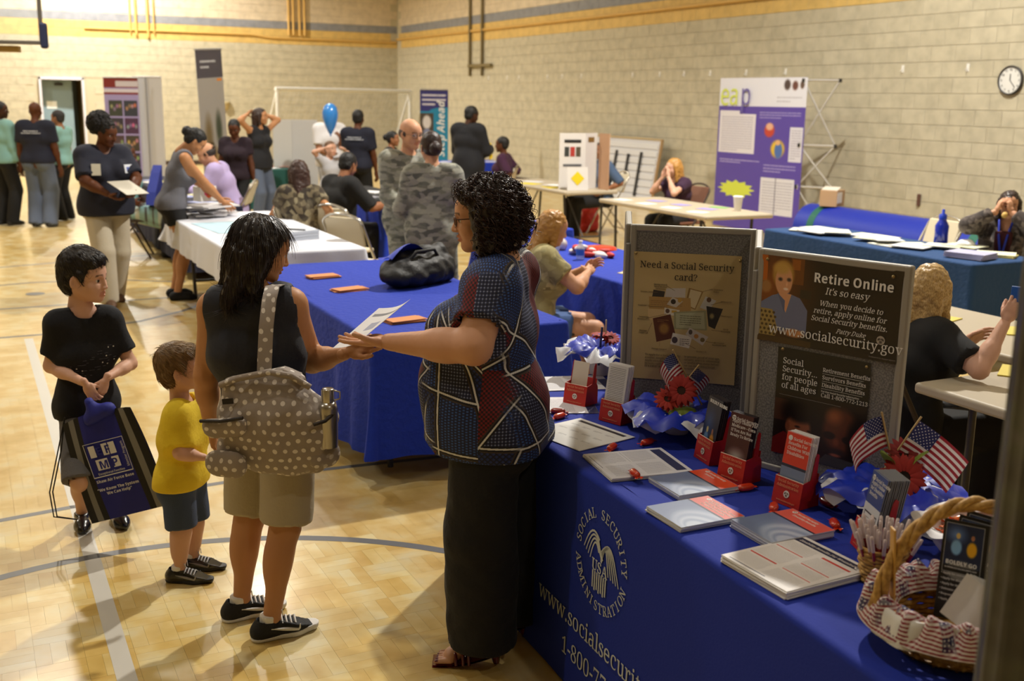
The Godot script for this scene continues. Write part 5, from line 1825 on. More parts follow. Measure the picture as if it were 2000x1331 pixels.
	# the black poster with a child and a man
	var dk := [["r", 0.0, 0.4, 1.0, 0.6, C.call(30, 18, 15)], ["r", 0.0, 0.48, 0.16, 0.2, C.call(70, 40, 30)], ["e", 0.32, 0.58, 0.27, 0.2, C.call(22, 14, 12), 0.35], ["p", [[0.0, 0.86], [0.12, 0.78], [0.3, 0.86], [0.36, 1.0], [0.0, 1.0]], C.call(112, 22, 24)],
		["e", 0.28, 0.72, 0.155, 0.155, C.call(150, 88, 58), 0.25], ["e", 0.30, 0.60, 0.2, 0.09, C.call(24, 15, 12), 0.5], ["e", 0.16, 0.72, 0.03, 0.05, C.call(128, 70, 46), 0.4], ["e", 0.27, 0.71, 0.04, 0.014, C.call(46, 26, 20), 0.6], ["e", 0.40, 0.73, 0.03, 0.012, C.call(46, 26, 20), 0.6], ["e", 0.36, 0.80, 0.05, 0.02, C.call(216, 176, 156), 0.5], ["e", 0.36, 0.76, 0.03, 0.02, C.call(176, 108, 74), 0.6],
		["e", 0.74, 0.66, 0.22, 0.24, C.call(92, 46, 28), 0.3], ["e", 0.66, 0.54, 0.12, 0.1, C.call(150, 84, 50), 0.8], ["e", 0.94, 0.72, 0.16, 0.26, C.call(18, 12, 11), 0.4], ["e", 0.62, 0.72, 0.08, 0.04, C.call(30, 20, 18), 0.3], ["e", 0.83, 0.73, 0.08, 0.04, C.call(30, 20, 18), 0.3], ["e", 0.70, 0.77, 0.045, 0.05, C.call(124, 66, 40), 0.6], ["e", 0.72, 0.86, 0.14, 0.045, C.call(48, 36, 34), 0.7], ["e", 0.70, 0.89, 0.08, 0.02, C.call(150, 84, 66), 0.6], ["p", [[0.5, 1.0], [0.6, 0.9], [0.9, 0.92], [1.0, 1.0]], C.call(60, 60, 62)]]
	n = _poster("poster", "black Social Security poster with smiling child and bearded man", 3, 0.096, 0.392, 0.808, 1.138, paint(512, 576, Color8(18, 17, 19), dk), [[0.05, 0.98], [0.955, 0.96]])
	letters("Social\nSecurity\u2026\nfor people\nof all ages", 0.0175, white, n, Z.call(0.019, 0.208), serif, HORIZONTAL_ALIGNMENT_LEFT, 0.0, "lettering", -5.0)
	var y := 0.280
	for s in ["Retirement Benefits", "Survivors Benefits", "Disability Benefits"]:
		letters(s, 0.0112, white, n, Z.call(0.150, y), serif)
		obj("rule", boxed(Vector3(0.128, 0.0007, 0.0004)), white, n, Z.call(0.214, y - 0.0065))
		y -= 0.0225
	letters("For free Social Security information", 0.005, white, n, Z.call(0.150, y + 0.006), serif)
	letters("Call 1-800-772-1213", 0.0115, white, n, Z.call(0.150, y - 0.0085), serif)
	obj("rule", boxed(Vector3(0.20, 0.0006, 0.0004)), mat(Color8(150, 150, 150), 0.5), n, Z.call(0.115, 0.186))

func _holders() -> void:
	# [w, s, dw, ds of the reading direction, brochure cover, how it is described]
	var C := func(r: int, g: int, b: int) -> Color: return Color8(r, g, b)
	var red := mat(Color8(186, 34, 22), 0.45)
	var red_side := mat(Color8(170, 24, 26), 0.45)
	var edge := mat(Color8(226, 190, 170), 0.6)
	var gold := mat(Color8(226, 150, 110), 0.5)
	var pale := mat(Color8(226, 222, 214), 0.5)
	var people := [["e", 0.5, 0.68, 0.5, 0.2, C.call(180, 176, 172), 0.8]]
	for q in [[0.14, 0.74], [0.36, 0.72], [0.55, 0.76], [0.8, 0.73], [0.3, 0.82], [0.68, 0.84]]:
		people.append(["e", q[0], q[1] + 0.14, 0.16, 0.16, C.call(40, 36, 36), 0.3]); people.append(["e", q[0], q[1], 0.065, 0.042, C.call(112, 80, 64), 0.3])
	var covers := {
		"white": [paint(128, 256, Color8(214, 212, 208), [["t", 0.1, 0.05, 0.8, 0.9, 30, C.call(120, 118, 118)]]), []],
		"night": [paint(128, 256, Color8(16, 26, 48), [["e", 0.35, 0.4, 0.5, 0.3, C.call(36, 70, 120), 0.9], ["e", 0.3, 0.72, 0.2, 0.2, C.call(92, 130, 176), 0.3], ["e", 0.32, 0.52, 0.08, 0.06, C.call(196, 180, 120), 0.3], ["e", 0.7, 0.72, 0.2, 0.2, C.call(190, 128, 30), 0.3], ["e", 0.68, 0.52, 0.075, 0.055, C.call(150, 100, 70), 0.3]]), [["BOLDLY GOING", 0.006, 0.182, 0.0105]]],
		"brown": [paint(128, 256, Color8(70, 32, 34), people), [["Social Security", 0.022, 0.180, 0.0085], ["Apply Online For\nMedicare\u2014Even\nIf You Are Not\nReady To Retire", 0.006, 0.130, 0.0085]]],
		"red": [paint(128, 256, Color8(112, 128, 158), [["r", 0.0, 0.0, 1.0, 0.46, C.call(208, 58, 40)], ["r", 0.0, 0.46, 1.0, 0.04, C.call(30, 38, 66)], ["e", 0.8, 0.95, 0.7, 0.3, C.call(84, 100, 134), 0.2], ["e", 0.84, 0.99, 0.62, 0.26, C.call(116, 132, 162), 0.2]]), [["Social Security", 0.022, 0.180, 0.0085], ["Benefits For\nChildren With\nDisabilities", 0.006, 0.138, 0.0085]]],
		"blue": [paint(128, 256, Color8(196, 200, 206), [["r", 0.0, 0.0, 1.0, 0.42, C.call(42, 66, 128)], ["r", 0.1, 0.52, 0.8, 0.4, C.call(54, 54, 58)], ["r", 0.13, 0.54, 0.74, 0.36, C.call(206, 208, 212)], ["t", 0.2, 0.58, 0.6, 0.26, 7, C.call(120, 120, 126)]]), [["Social Security", 0.022, 0.180, 0.0085], ["Apply Online\nfor Disability\nBenefits", 0.006, 0.140, 0.0085]]],
	}
	var rows := [[0.325, 0.40, 0.020, 0.037, "", "nearly empty red brochure holder", 0], [0.345, 0.650, 0.037, 0.092, "white", "red brochure holder filled with white printed cards", 7], [0.425, 1.135, -0.010, 0.122, "night", "red brochure holder with dark night-sky brochures", 6], [0.400, 1.315, 0.022, 0.094, "brown", "red brochure holder with maroon brochures of a group of people", 5], [0.435, 1.540, 0.020, 0.101, "red", "red brochure holder with orange and slate blue brochures", 7], [0.415, 1.885, -0.037, 0.115, "blue", "red brochure holder packed with navy and grey brochures", 12]]
	for r in rows:
		var x := ft(r[0], 0.7435, r[1], atan2(-r[3], r[2]))
		var t := thing("brochure_holder", r[5], "brochure holder", x, "red brochure holders")
		var f := Bag.new()
		var lean := 0.16
		# front plate, leaning back; side plates with a rounded ear; a tall strip at the far side; base
		f.slab([Vector3(-0.05, 0, 0.035), Vector3(0.05, 0, 0.035), Vector3(0.05, 0.075, 0.035 - 0.075 * lean), Vector3(-0.05, 0.075, 0.035 - 0.075 * lean)], Vector3(0, lean, 1).normalized(), 0.002)
		obj("front_plate", f, red, t)
		for sx in [-1.0, 1.0]:
			var s := Bag.new()
			var pts := [Vector3(sx * 0.05, 0, 0.034), Vector3(sx * 0.05, 0.075, 0.022), Vector3(sx * 0.05, 0.082, -0.02)]
			for k in 7:
				var a := PI / 2 - PI / 2 * k / 6.0
				pts.append(Vector3(sx * 0.05, 0.057 + sin(a) * 0.025, -0.022 - cos(a) * 0.025))
			pts.append(Vector3(sx * 0.05, 0.0, -0.047))
			s.slab(pts, Vector3(sx, 0, 0), 0.002)
			obj("side_plate", s, red_side, t)
			var u := Bag.new()
			u.slab([Vector3(sx * 0.049, 0.06, -0.006), Vector3(sx * 0.049, 0.145, -0.024), Vector3(sx * 0.049, 0.155, -0.030), Vector3(sx * 0.049, 0.150, -0.038), Vector3(sx * 0.049, 0.06, -0.030)], Vector3(sx, 0, 0), 0.002)
			obj("upright", u, red_side, t)
		obj("back_plate", boxed(Vector3(0.096, 0.09, 0.002)), red_side, t, Transform3D(Basis(Vector3.RIGHT, -lean), Vector3(0, 0.05, -0.036)))
		obj("base", boxed(Vector3(0.098, 0.002, 0.08)), red_side, t, at(0, 0.001, -0.006))
		obj("top_edge", boxed(Vector3(0.1, 0.0016, 0.0026)), edge, t, at(0, 0.0755, 0.022))
		var fx := Transform3D(Basis(Vector3.RIGHT, -0.159), Vector3(0, 0.0, 0.0362))
		letters("Social Security\nAdministration", 0.0078, gold, t, fx * Transform3D(Basis(), Vector3(0, 0.051, 0.0003)), serif, HORIZONTAL_ALIGNMENT_CENTER)
		seal(t, fx * Transform3D(Basis(), Vector3(0, 0.033, 0.0003)), 0.0105, mat(Color8(110, 80, 70), 0.5), pale)
		letters("www.socialsecurity.gov", 0.0042, gold, t, fx * Transform3D(Basis(), Vector3(0, 0.010, 0.0003)), serif, HORIZONTAL_ALIGNMENT_CENTER)
		if r[4] == "":
			var cp := sheet_of_paper("card", "single pale card standing in the nearly empty red holder", "card", x * Transform3D(Basis(Vector3.RIGHT, PI / 2 - 0.2), Vector3(-0.01, 0.085, -0.012)), 0.07, 0.14, 0.001, mat(Color8(206, 198, 182), 0.6))
			continue
		var cover: Array = covers[r[4]]
		var card := boxed(Vector3(0.088, 0.0028, 0.2))
		var side_m := mat(Color8(226, 222, 220), 0.6) if r[4] in ["white", "red"] else mat(Color8(120, 122, 130) if r[4] == "blue" else Color8(44, 36, 40), 0.5)
		for k in r[6]:
			var bx := x * Transform3D(Basis(Vector3.RIGHT, -0.17), Vector3((k % 3 - 1) * 0.0008, 0.004, 0.024 - k * 0.0048))
			var o := thing("brochure", "", "brochure", bx, "")
			tag(o, ("front %s brochure standing in its red holder" if k == 0 else "%s brochure behind the front one in its red holder") % {"white": "white printed", "night": "dark night-sky", "brown": "maroon group portrait", "red": "orange and slate", "blue": "navy and grey"}[r[4]], "brochure", "%s brochures in a red holder" % r[4])
			obj("pages", card, side_m, o, Transform3D(Basis(Vector3.RIGHT, PI / 2), Vector3(0, 0.10, 0)))
			if k < 2:
				var fc := Bag.new()
				fc.quad(Vector3(-0.0438, 0.0, 0.0016), Vector3(0.0438, 0.0, 0.0016), Vector3(0.0438, 0.2, 0.0016), Vector3(-0.0438, 0.2, 0.0016), Vector3(0, 0, 1))
				obj("cover", fc, print_mat(cover[0], 0.35), o)
			if k == 0:
				for l in cover[1]:
					letters(l[0], l[3], pale, o, Transform3D(Basis(), Vector3(-0.040 + l[1], l[2], 0.0018)), serif if r[4] != "night" else sans_bold)
				if r[4] != "night" and r[4] != "white":
					seal(o, Transform3D(Basis(), Vector3(-0.029, 0.184, 0.0018)), 0.0075, side_m, pale)

func _papers() -> void:
	var C := func(r: int, g: int, b: int) -> Color: return Color8(r, g, b)
	var navy: Color = C.call(40, 46, 88)
	var side := mat(Color8(226, 224, 222), 0.7)
	var face := func(o: Node3D, w: float, l: float, y: float, t: Texture2D) -> void:
		# print on the upper face; the picture's top is at -x, its right at -z
		var b := Bag.new()
		b.quad(Vector3(w * 0.499, y, l * 0.499), Vector3(w * 0.499, y, -l * 0.499), Vector3(-w * 0.499, y, -l * 0.499), Vector3(-w * 0.499, y, l * 0.499), Vector3.UP)
		obj("print", b, print_mat(t, 0.5), o)
	var fact := paint(384, 288, C.call(216, 216, 224), [["t", 0.05, 0.08, 0.28, 0.4, 10, C.call(150, 150, 164)], ["t", 0.38, 0.08, 0.28, 0.4, 10, C.call(150, 150, 164)], ["t", 0.05, 0.54, 0.28, 0.4, 10, C.call(150, 150, 164)], ["t", 0.38, 0.54, 0.28, 0.4, 10, C.call(150, 150, 164)], ["r", 0.36, 0.06, 0.005, 0.42, navy]])
	# sheets at the far end, turned so that their heads point in from the front edge
	for p in [[0.44, 0.13, 1.35, "printed white sheet with navy heading at the table's far end", "head"], [0.235, 0.40, 1.25, "white printed sheet half hidden behind the patterned blouse", "plain"]]:
		var o := thing("paper_sheet", p[3], "paper", ft(p[0], 0.7436, p[1], p[2]))
		obj("sheet", boxed(Vector3(0.216, 0.0012, 0.279)), side, o, at(0, 0.0006, 0))
		face.call(o, 0.216, 0.279, 0.0014, paint(256, 320, C.call(214, 214, 220), [["r", 0.0, 0.0, 0.14, 0.7, navy], ["t", 0.3, 0.1, 0.3, 0.8, 16, C.call(150, 150, 160)], ["t", 0.65, 0.1, 0.3, 0.8, 16, C.call(150, 150, 160)]]))
	# the calendar page near the blouse
	var cal := [["r", 0.08, 0.06, 0.84, 0.07, C.call(44, 44, 52)]]
	for k in 12:
		cal.append(["t", 0.1 + (k % 4) * 0.21, 0.24 + (k / 4) * 0.22, 0.14, 0.05, 3, C.call(120, 120, 124)])
	cal.append(["r", 0.08, 0.93, 0.4, 0.012, C.call(60, 60, 70)])
	var o := thing("paper_sheet", "white calendar page with dark heading by the patterned blouse", "paper", ft(0.155, 0.7436, 0.748, -1.30))
	obj("sheet", boxed(Vector3(0.275, 0.002, 0.252)), side, o, at(0, 0.001, 0))
	var cb := Bag.new()
	cb.quad(Vector3(-0.137, 0.0022, 0.125), Vector3(0.137, 0.0022, 0.125), Vector3(0.137, 0.0022, -0.125), Vector3(-0.137, 0.0022, -0.125), Vector3.UP)
	obj("print", cb, print_mat(paint(384, 352, C.call(216, 216, 214), cal), 0.5), o)
	# stacks: [w, s, turn, width along w, length along s, sheets, thickness]
	var stack := func(called: String, label: String, under: String, group: String, w: float, s: float, turn: float, a: float, l: float, count: int, thick: float, m: Material) -> Node3D:
		rng.seed = int(s * 100)
		var top: Node3D
		for k in count:
			var last := k == count - 1
			var q := thing(called, label if last else under, "booklet" if called == "booklet" else "paper", ft(w + rng.randf_range(-0.002, 0.002), 0.7436 + k * thick, s + rng.randf_range(-0.003, 0.003), turn + (0.0 if last else rng.randf_range(-0.02, 0.02))), group)
			obj("pages", boxed(Vector3(a, thick * 0.86, l)), m, q, at(0, thick * 0.43, 0))
			top = q
		return top
	var q: Node3D = stack.call("paper_sheet", "top sheet of the fact sheet stack with a navy band", "sheet lower in the fact sheet stack with the navy band", "fact sheets", 0.178, 1.100, -0.10, 0.268, 0.238, 5, 0.0022, side)
	var fb := Bag.new()
	fb.quad(Vector3(-0.133, 0.0021, 0.118), Vector3(0.133, 0.0021, 0.118), Vector3(0.133, 0.0021, -0.118), Vector3(-0.133, 0.0021, -0.118), Vector3.UP)
	obj("print", fb, print_mat(paint(384, 340, C.call(214, 214, 222), [["r", 0.83, 0.06, 0.13, 0.86, navy], ["r", 0.03, 0.10, 0.008, 0.5, C.call(80, 84, 110)], ["t", 0.08, 0.06, 0.32, 0.4, 12, C.call(160, 160, 172)], ["t", 0.46, 0.06, 0.32, 0.4, 12, C.call(160, 160, 172)], ["t", 0.08, 0.54, 0.32, 0.4, 12, C.call(160, 160, 172)], ["t", 0.46, 0.54, 0.32, 0.4, 12, C.call(160, 160, 172)], ["r", 0.43, 0.05, 0.005, 0.4, navy]]), 0.5), q)
	# booklets: slate cover with pale curves, a coral band with the heading
	var book := func(band: Color) -> Texture2D:
		var s := [["e", 0.38, 1.1, 0.5, 0.9, C.call(132, 146, 176), 0.3], ["e", 0.34, 1.12, 0.42, 0.78, C.call(172, 182, 204), 0.2], ["e", 0.30, 1.14, 0.34, 0.66, C.call(140, 154, 184), 0.15], ["e", 0.27, 1.15, 0.28, 0.56, C.call(178, 188, 208), 0.15], ["e", 0.24, 1.16, 0.22, 0.46, C.call(140, 154, 184), 0.15], ["e", 0.22, 1.16, 0.17, 0.36, C.call(178, 188, 208), 0.15], ["r", 0.655, 0.0, 0.035, 1.0, C.call(34, 40, 66)], ["r", 0.69, 0.0, 0.31, 1.0, band]]
		return paint(320, 256, C.call(112, 126, 160), s)
	var heads := [["top booklet of the stack by the fact sheets, orange band", "booklet lower in the stack with the orange band", 0.240, 1.325, 0.02, "Medicare", Color8(214, 72, 32)], ["top booklet of the middle stack at the table edge, coral band", "booklet lower in the middle stack at the table edge", 0.118, 1.525, 0.05, "What You Need To Know\nWhen You Get Retirement\nOr Survivors Benefits", Color8(214, 88, 74)], ["top booklet of the thick stack nearest the basket, coral band", "booklet lower in the thick stack nearest the basket", 0.272, 1.705, 0.04, "Disability Benefits", Color8(220, 92, 78)]]
	var pale := mat(Color8(232, 226, 222), 0.5)
	for k in 3:
		var h: Array = heads[k]
		q = stack.call("booklet", h[0], h[1], "booklets in the %s stack" % ["orange", "coral edge", "coral thick"][k], h[2], h[3], h[4], 0.205, 0.168, 5 if k < 2 else 7, 0.0032, mat(Color8(200, 204, 214), 0.6))
		var b := Bag.new()
		b.quad(Vector3(-0.102, 0.0029, 0.0835), Vector3(0.102, 0.0029, 0.0835), Vector3(0.102, 0.0029, -0.0835), Vector3(-0.102, 0.0029, -0.0835), Vector3.UP)
		obj("cover", b, print_mat(book.call(h[6]), 0.3), q)
		# the heading reads along s
		var up := Transform3D(Basis(Vector3(0, 0, 1), Vector3(1, 0, 0), Vector3(0, 1, 0)), Vector3(0.084, 0.0031, -0.045))
		letters("Social Security", 0.0085, pale, q, up, serif)
		letters(h[5], 0.0075, pale, q, up * Transform3D(Basis(), Vector3(0, -0.016 - 0.010 * h[5].count("\n"), 0)), serif)
		seal(q, up * Transform3D(Basis(), Vector3(-0.012, 0.004, 0)), 0.0075, mat(Color8(170, 90, 80), 0.5), pale)
	# the thick stack of disability sheets
	q = stack.call("paper_sheet", "top sheet with red bars and navy band, on the thick stack by the basket", "sheet lower in the thick stack by the basket", "disability sheets", 0.160, 1.912, 0.10, 0.268, 0.232, 8, 0.0024, side)
	var red: Color = C.call(196, 44, 36)
	var db := Bag.new()
	db.quad(Vector3(-0.133, 0.0024, 0.115), Vector3(0.133, 0.0024, 0.115), Vector3(0.133, 0.0024, -0.115), Vector3(-0.133, 0.0024, -0.115), Vector3.UP)
	obj("print", db, print_mat(paint(512, 440, C.call(222, 218, 216), [["r", 0.86, 0.03, 0.10, 0.92, C.call(30, 34, 66)], ["r", 0.03, 0.08, 0.012, 0.55, C.call(30, 34, 66)], ["r", 0.30, 0.05, 0.022, 0.4, red], ["r", 0.62, 0.05, 0.014, 0.4, red], ["r", 0.30, 0.55, 0.012, 0.4, red], ["r", 0.52, 0.55, 0.014, 0.4, red], ["r", 0.77, 0.55, 0.03, 0.4, red], ["t", 0.07, 0.05, 0.2, 0.42, 26, C.call(160, 158, 160)], ["t", 0.34, 0.05, 0.25, 0.42, 26, C.call(160, 158, 160)], ["t", 0.65, 0.05, 0.18, 0.42, 26, C.call(160, 158, 160)], ["t", 0.07, 0.53, 0.2, 0.42, 26, C.call(160, 158, 160)], ["t", 0.33, 0.53, 0.17, 0.42, 26, C.call(160, 158, 160)], ["t", 0.55, 0.53, 0.2, 0.42, 26, C.call(160, 158, 160)]]), 0.5), q)
	letters("Disability Benefits For Wounded Warriors", 0.0085, pale, q, Transform3D(Basis(Vector3(0, 0, 1), Vector3(1, 0, 0), Vector3(0, 1, 0)), Vector3(0.104, 0.0026, -0.098)), serif, HORIZONTAL_ALIGNMENT_LEFT, 0.2)
	seal(q, Transform3D(Basis(Vector3(0, 0, 1), Vector3(1, 0, 0), Vector3(0, 1, 0)), Vector3(0.108, 0.0026, 0.098)), 0.009, mat(Color8(60, 64, 96), 0.5), pale)
	# papers behind the basket
	for p in [[0.80, 1.72, 0.5, "white sheet at the back edge behind the basket handle"], [0.70, 1.80, 0.2, "grey printed leaflet lying between paper flower pot and bowl"], [0.86, 1.92, -0.2, "loose white sheet under the far side of the candy bowl"]]:
		var z := thing("paper_sheet", p[3], "paper", ft(p[0], 0.7436 + (0.0 if p[1] != 1.80 else 0.0016), p[1], p[2]))
		obj("sheet", boxed(Vector3(0.216, 0.0012, 0.279)), mat(Color8(214, 214, 216), 0.6), z, at(0, 0.0006, 0))
	# wrapped candies
	var wrap := mat(Color8(196, 50, 18), 0.25, {"coat": 0.6})
	var deep := mat(Color8(140, 18, 14), 0.3, {"coat": 0.5})
	var bar := blob([cap(Vector3(-0.016, 0.009, 0), Vector3(0.016, 0.009, 0), 0.010, 0.010, 0.01), egg(Vector3(0, 0.008, 0), Vector3(0.024, 0.008, 0.013), 0.01)], 0.0035, [[Vector3.DOWN, 0.0]])
	for sx in [-1.0, 1.0]:
		var tw := Bag.new()
		tw.sheet(5, 4, func(u, v): return Vector3(sx * (0.021 + 0.017 * u), 0.007 + 0.004 * sin(v * 14.0) * u, (v - 0.5) * (0.01 + 0.018 * u)))
		bar.add(tw, Transform3D())
	for c in [[0.17, 0.555, 0.4, "red wrapped candy behind the calendar page"], [0.19, 0.50, -0.6, "red wrapped candy against the patterned blouse"], [0.178, 0.935, 0.7, "red wrapped candy between calendar page and fact sheets"], [0.315, 0.925, 0.3, "red wrapped candy behind the fact sheets"], [0.105, 1.215, 1.4, "red wrapped candy on the corner of the fact sheets"], [0.368, 1.405, 0.0, "red wrapped candy at the foot of the maroon holder"], [0.350, 1.565, 0.9, "red wrapped candy under the orange holder"], [0.515, 1.585, 1.5, "red wrapped candy right of the orange holder"], [0.43, 1.725, 1.1, "red wrapped candy left of the navy holder"]]:
		var z := thing("candy", c[3], "candy", ft(c[0], 0.744 + (0.012 if c[1] == 1.215 else 0.0), c[1], c[2]), "")
		obj("wrapper", bar, deep if c[1] in [1.585, 0.50] else wrap, z)
		obj("label", boxed(Vector3(0.022, 0.0006, 0.010)), mat(Color8(222, 150, 110), 0.4), z, at(0, 0.0182, 0))

func _flag(parent: Node, x: Transform3D, w: float, bend: float) -> void:
	if not templates.has("flag_tex"):
		var s := []
		for k in 13:
			s.append(["r", 0.0, k / 13.0, 1.0, 1.0 / 13.0 + 0.01, Color8(150, 24, 44) if k % 2 == 0 else Color8(226, 222, 226)])
		s.append(["r", 0.0, 0.0, 0.42, 7.0 / 13.0, Color8(36, 44, 104)])
		for r in 9:
			for c in (6 if r % 2 == 0 else 5):
				s.append(["e", 0.035 + c * 0.07 + (0.035 if r % 2 else 0.0), 0.03 + r * 0.0595, 0.014, 0.022, Color8(232, 232, 238), 0.5])
		templates["flag_tex"] = paint(384, 208, Color.WHITE, s)
	var h := w * 0.62
	var n := Node3D.new()
	n.name = "small_flag"
	parent.add_child(n, true)
	n.transform = x
	var b := Bag.new()
	b.sheet(14, 6, func(u, v): return Vector3(u * w * cos(bend * u), -v * h - 0.02 * u * u, u * w * sin(bend * u) + 0.006 * sin(u * 7.0 + v * 2.0)))
	obj("cloth", b, mat(Color.WHITE, 0.7, {"tex": templates["flag_tex"], "back": Color(0.3, 0.3, 0.3)}), n)
	obj("stick", rod(Vector3(0, 0.012, 0), Vector3(0, -0.24, 0), 0.003, 6), mat(Color8(186, 160, 112), 0.6), n)

func _daisy(parent: Node, x: Transform3D, r: float, tone: Color, heart: Color) -> void:
	var n := Node3D.new()
	n.name = "flower"
	parent.add_child(n, true)
	n.transform = x
	var m := mat(tone, 0.7, {"back": Color(0.25, 0.05, 0.05)})
	var petal := Bag.new()
	petal.sheet(4, 6, func(u, v): return Vector3((u - 0.5) * r * 0.34 * sin(PI * clampf(v * 0.86 + 0.1, 0, 1)), r * (0.05 - 0.16 * v * v) + 0.02 * r * cos((u - 0.5) * 3.0), r * (0.28 + 0.74 * v)))
	for ring in 2:
		for k in 13:
			obj("petal", petal, m, n, Transform3D(Basis(Vector3.UP, TAU * (k + ring * 0.5) / 13) * Basis(Vector3.RIGHT, -0.22 * ring), Vector3(0, 0.004 * ring, 0)))
	var c := Bag.new()
	c.lathe(Transform3D(), [Vector2(r * 0.40, 0.0), Vector2(r * 0.38, r * 0.12), Vector2(r * 0.2, r * 0.16), Vector2(0, r * 0.14)], 20)
	obj("heart", c, mat(heart, 0.95), n)
	var rim := Bag.new()
	var pts := []
	for k in 24:
		var a := TAU * k / 24
		pts.append(Vector3(cos(a), 0.1 + 0.04 * sin(a * 6), sin(a)) * r * 0.41)
	rim.tube(pts, r * 0.05, 6, true)
	obj("ring", rim, mat(Color8(150, 110, 30), 0.8), n)

func _tissue(parent: Node, at_: Vector3, r: float, up: float, m: Material, sd: int, spikes := 5) -> void:
	var nz := FastNoiseLite.new()
	nz.seed = sd
	nz.frequency = 1.6
	var b := Bag.new()
	b.sheet(40, 8, func(u, v):
		var a: float = u * TAU
		var k: float = 0.03 + v * r * (0.72 + 0.34 * absf(sin(a * spikes * 0.5 + sd)))
		var y: float = up * sin(v * PI * 0.72) - 0.03 * v * v + 0.024 * v * nz.get_noise_2d(cos(a) * 2.5 + v, sin(a) * 2.5) * 2.0 + 0.012 * v * sin(a * 11.0 + sd)
		return at_ + Vector3(cos(a) * k, y, sin(a) * k))
	obj("tissue_paper", b, m, parent)

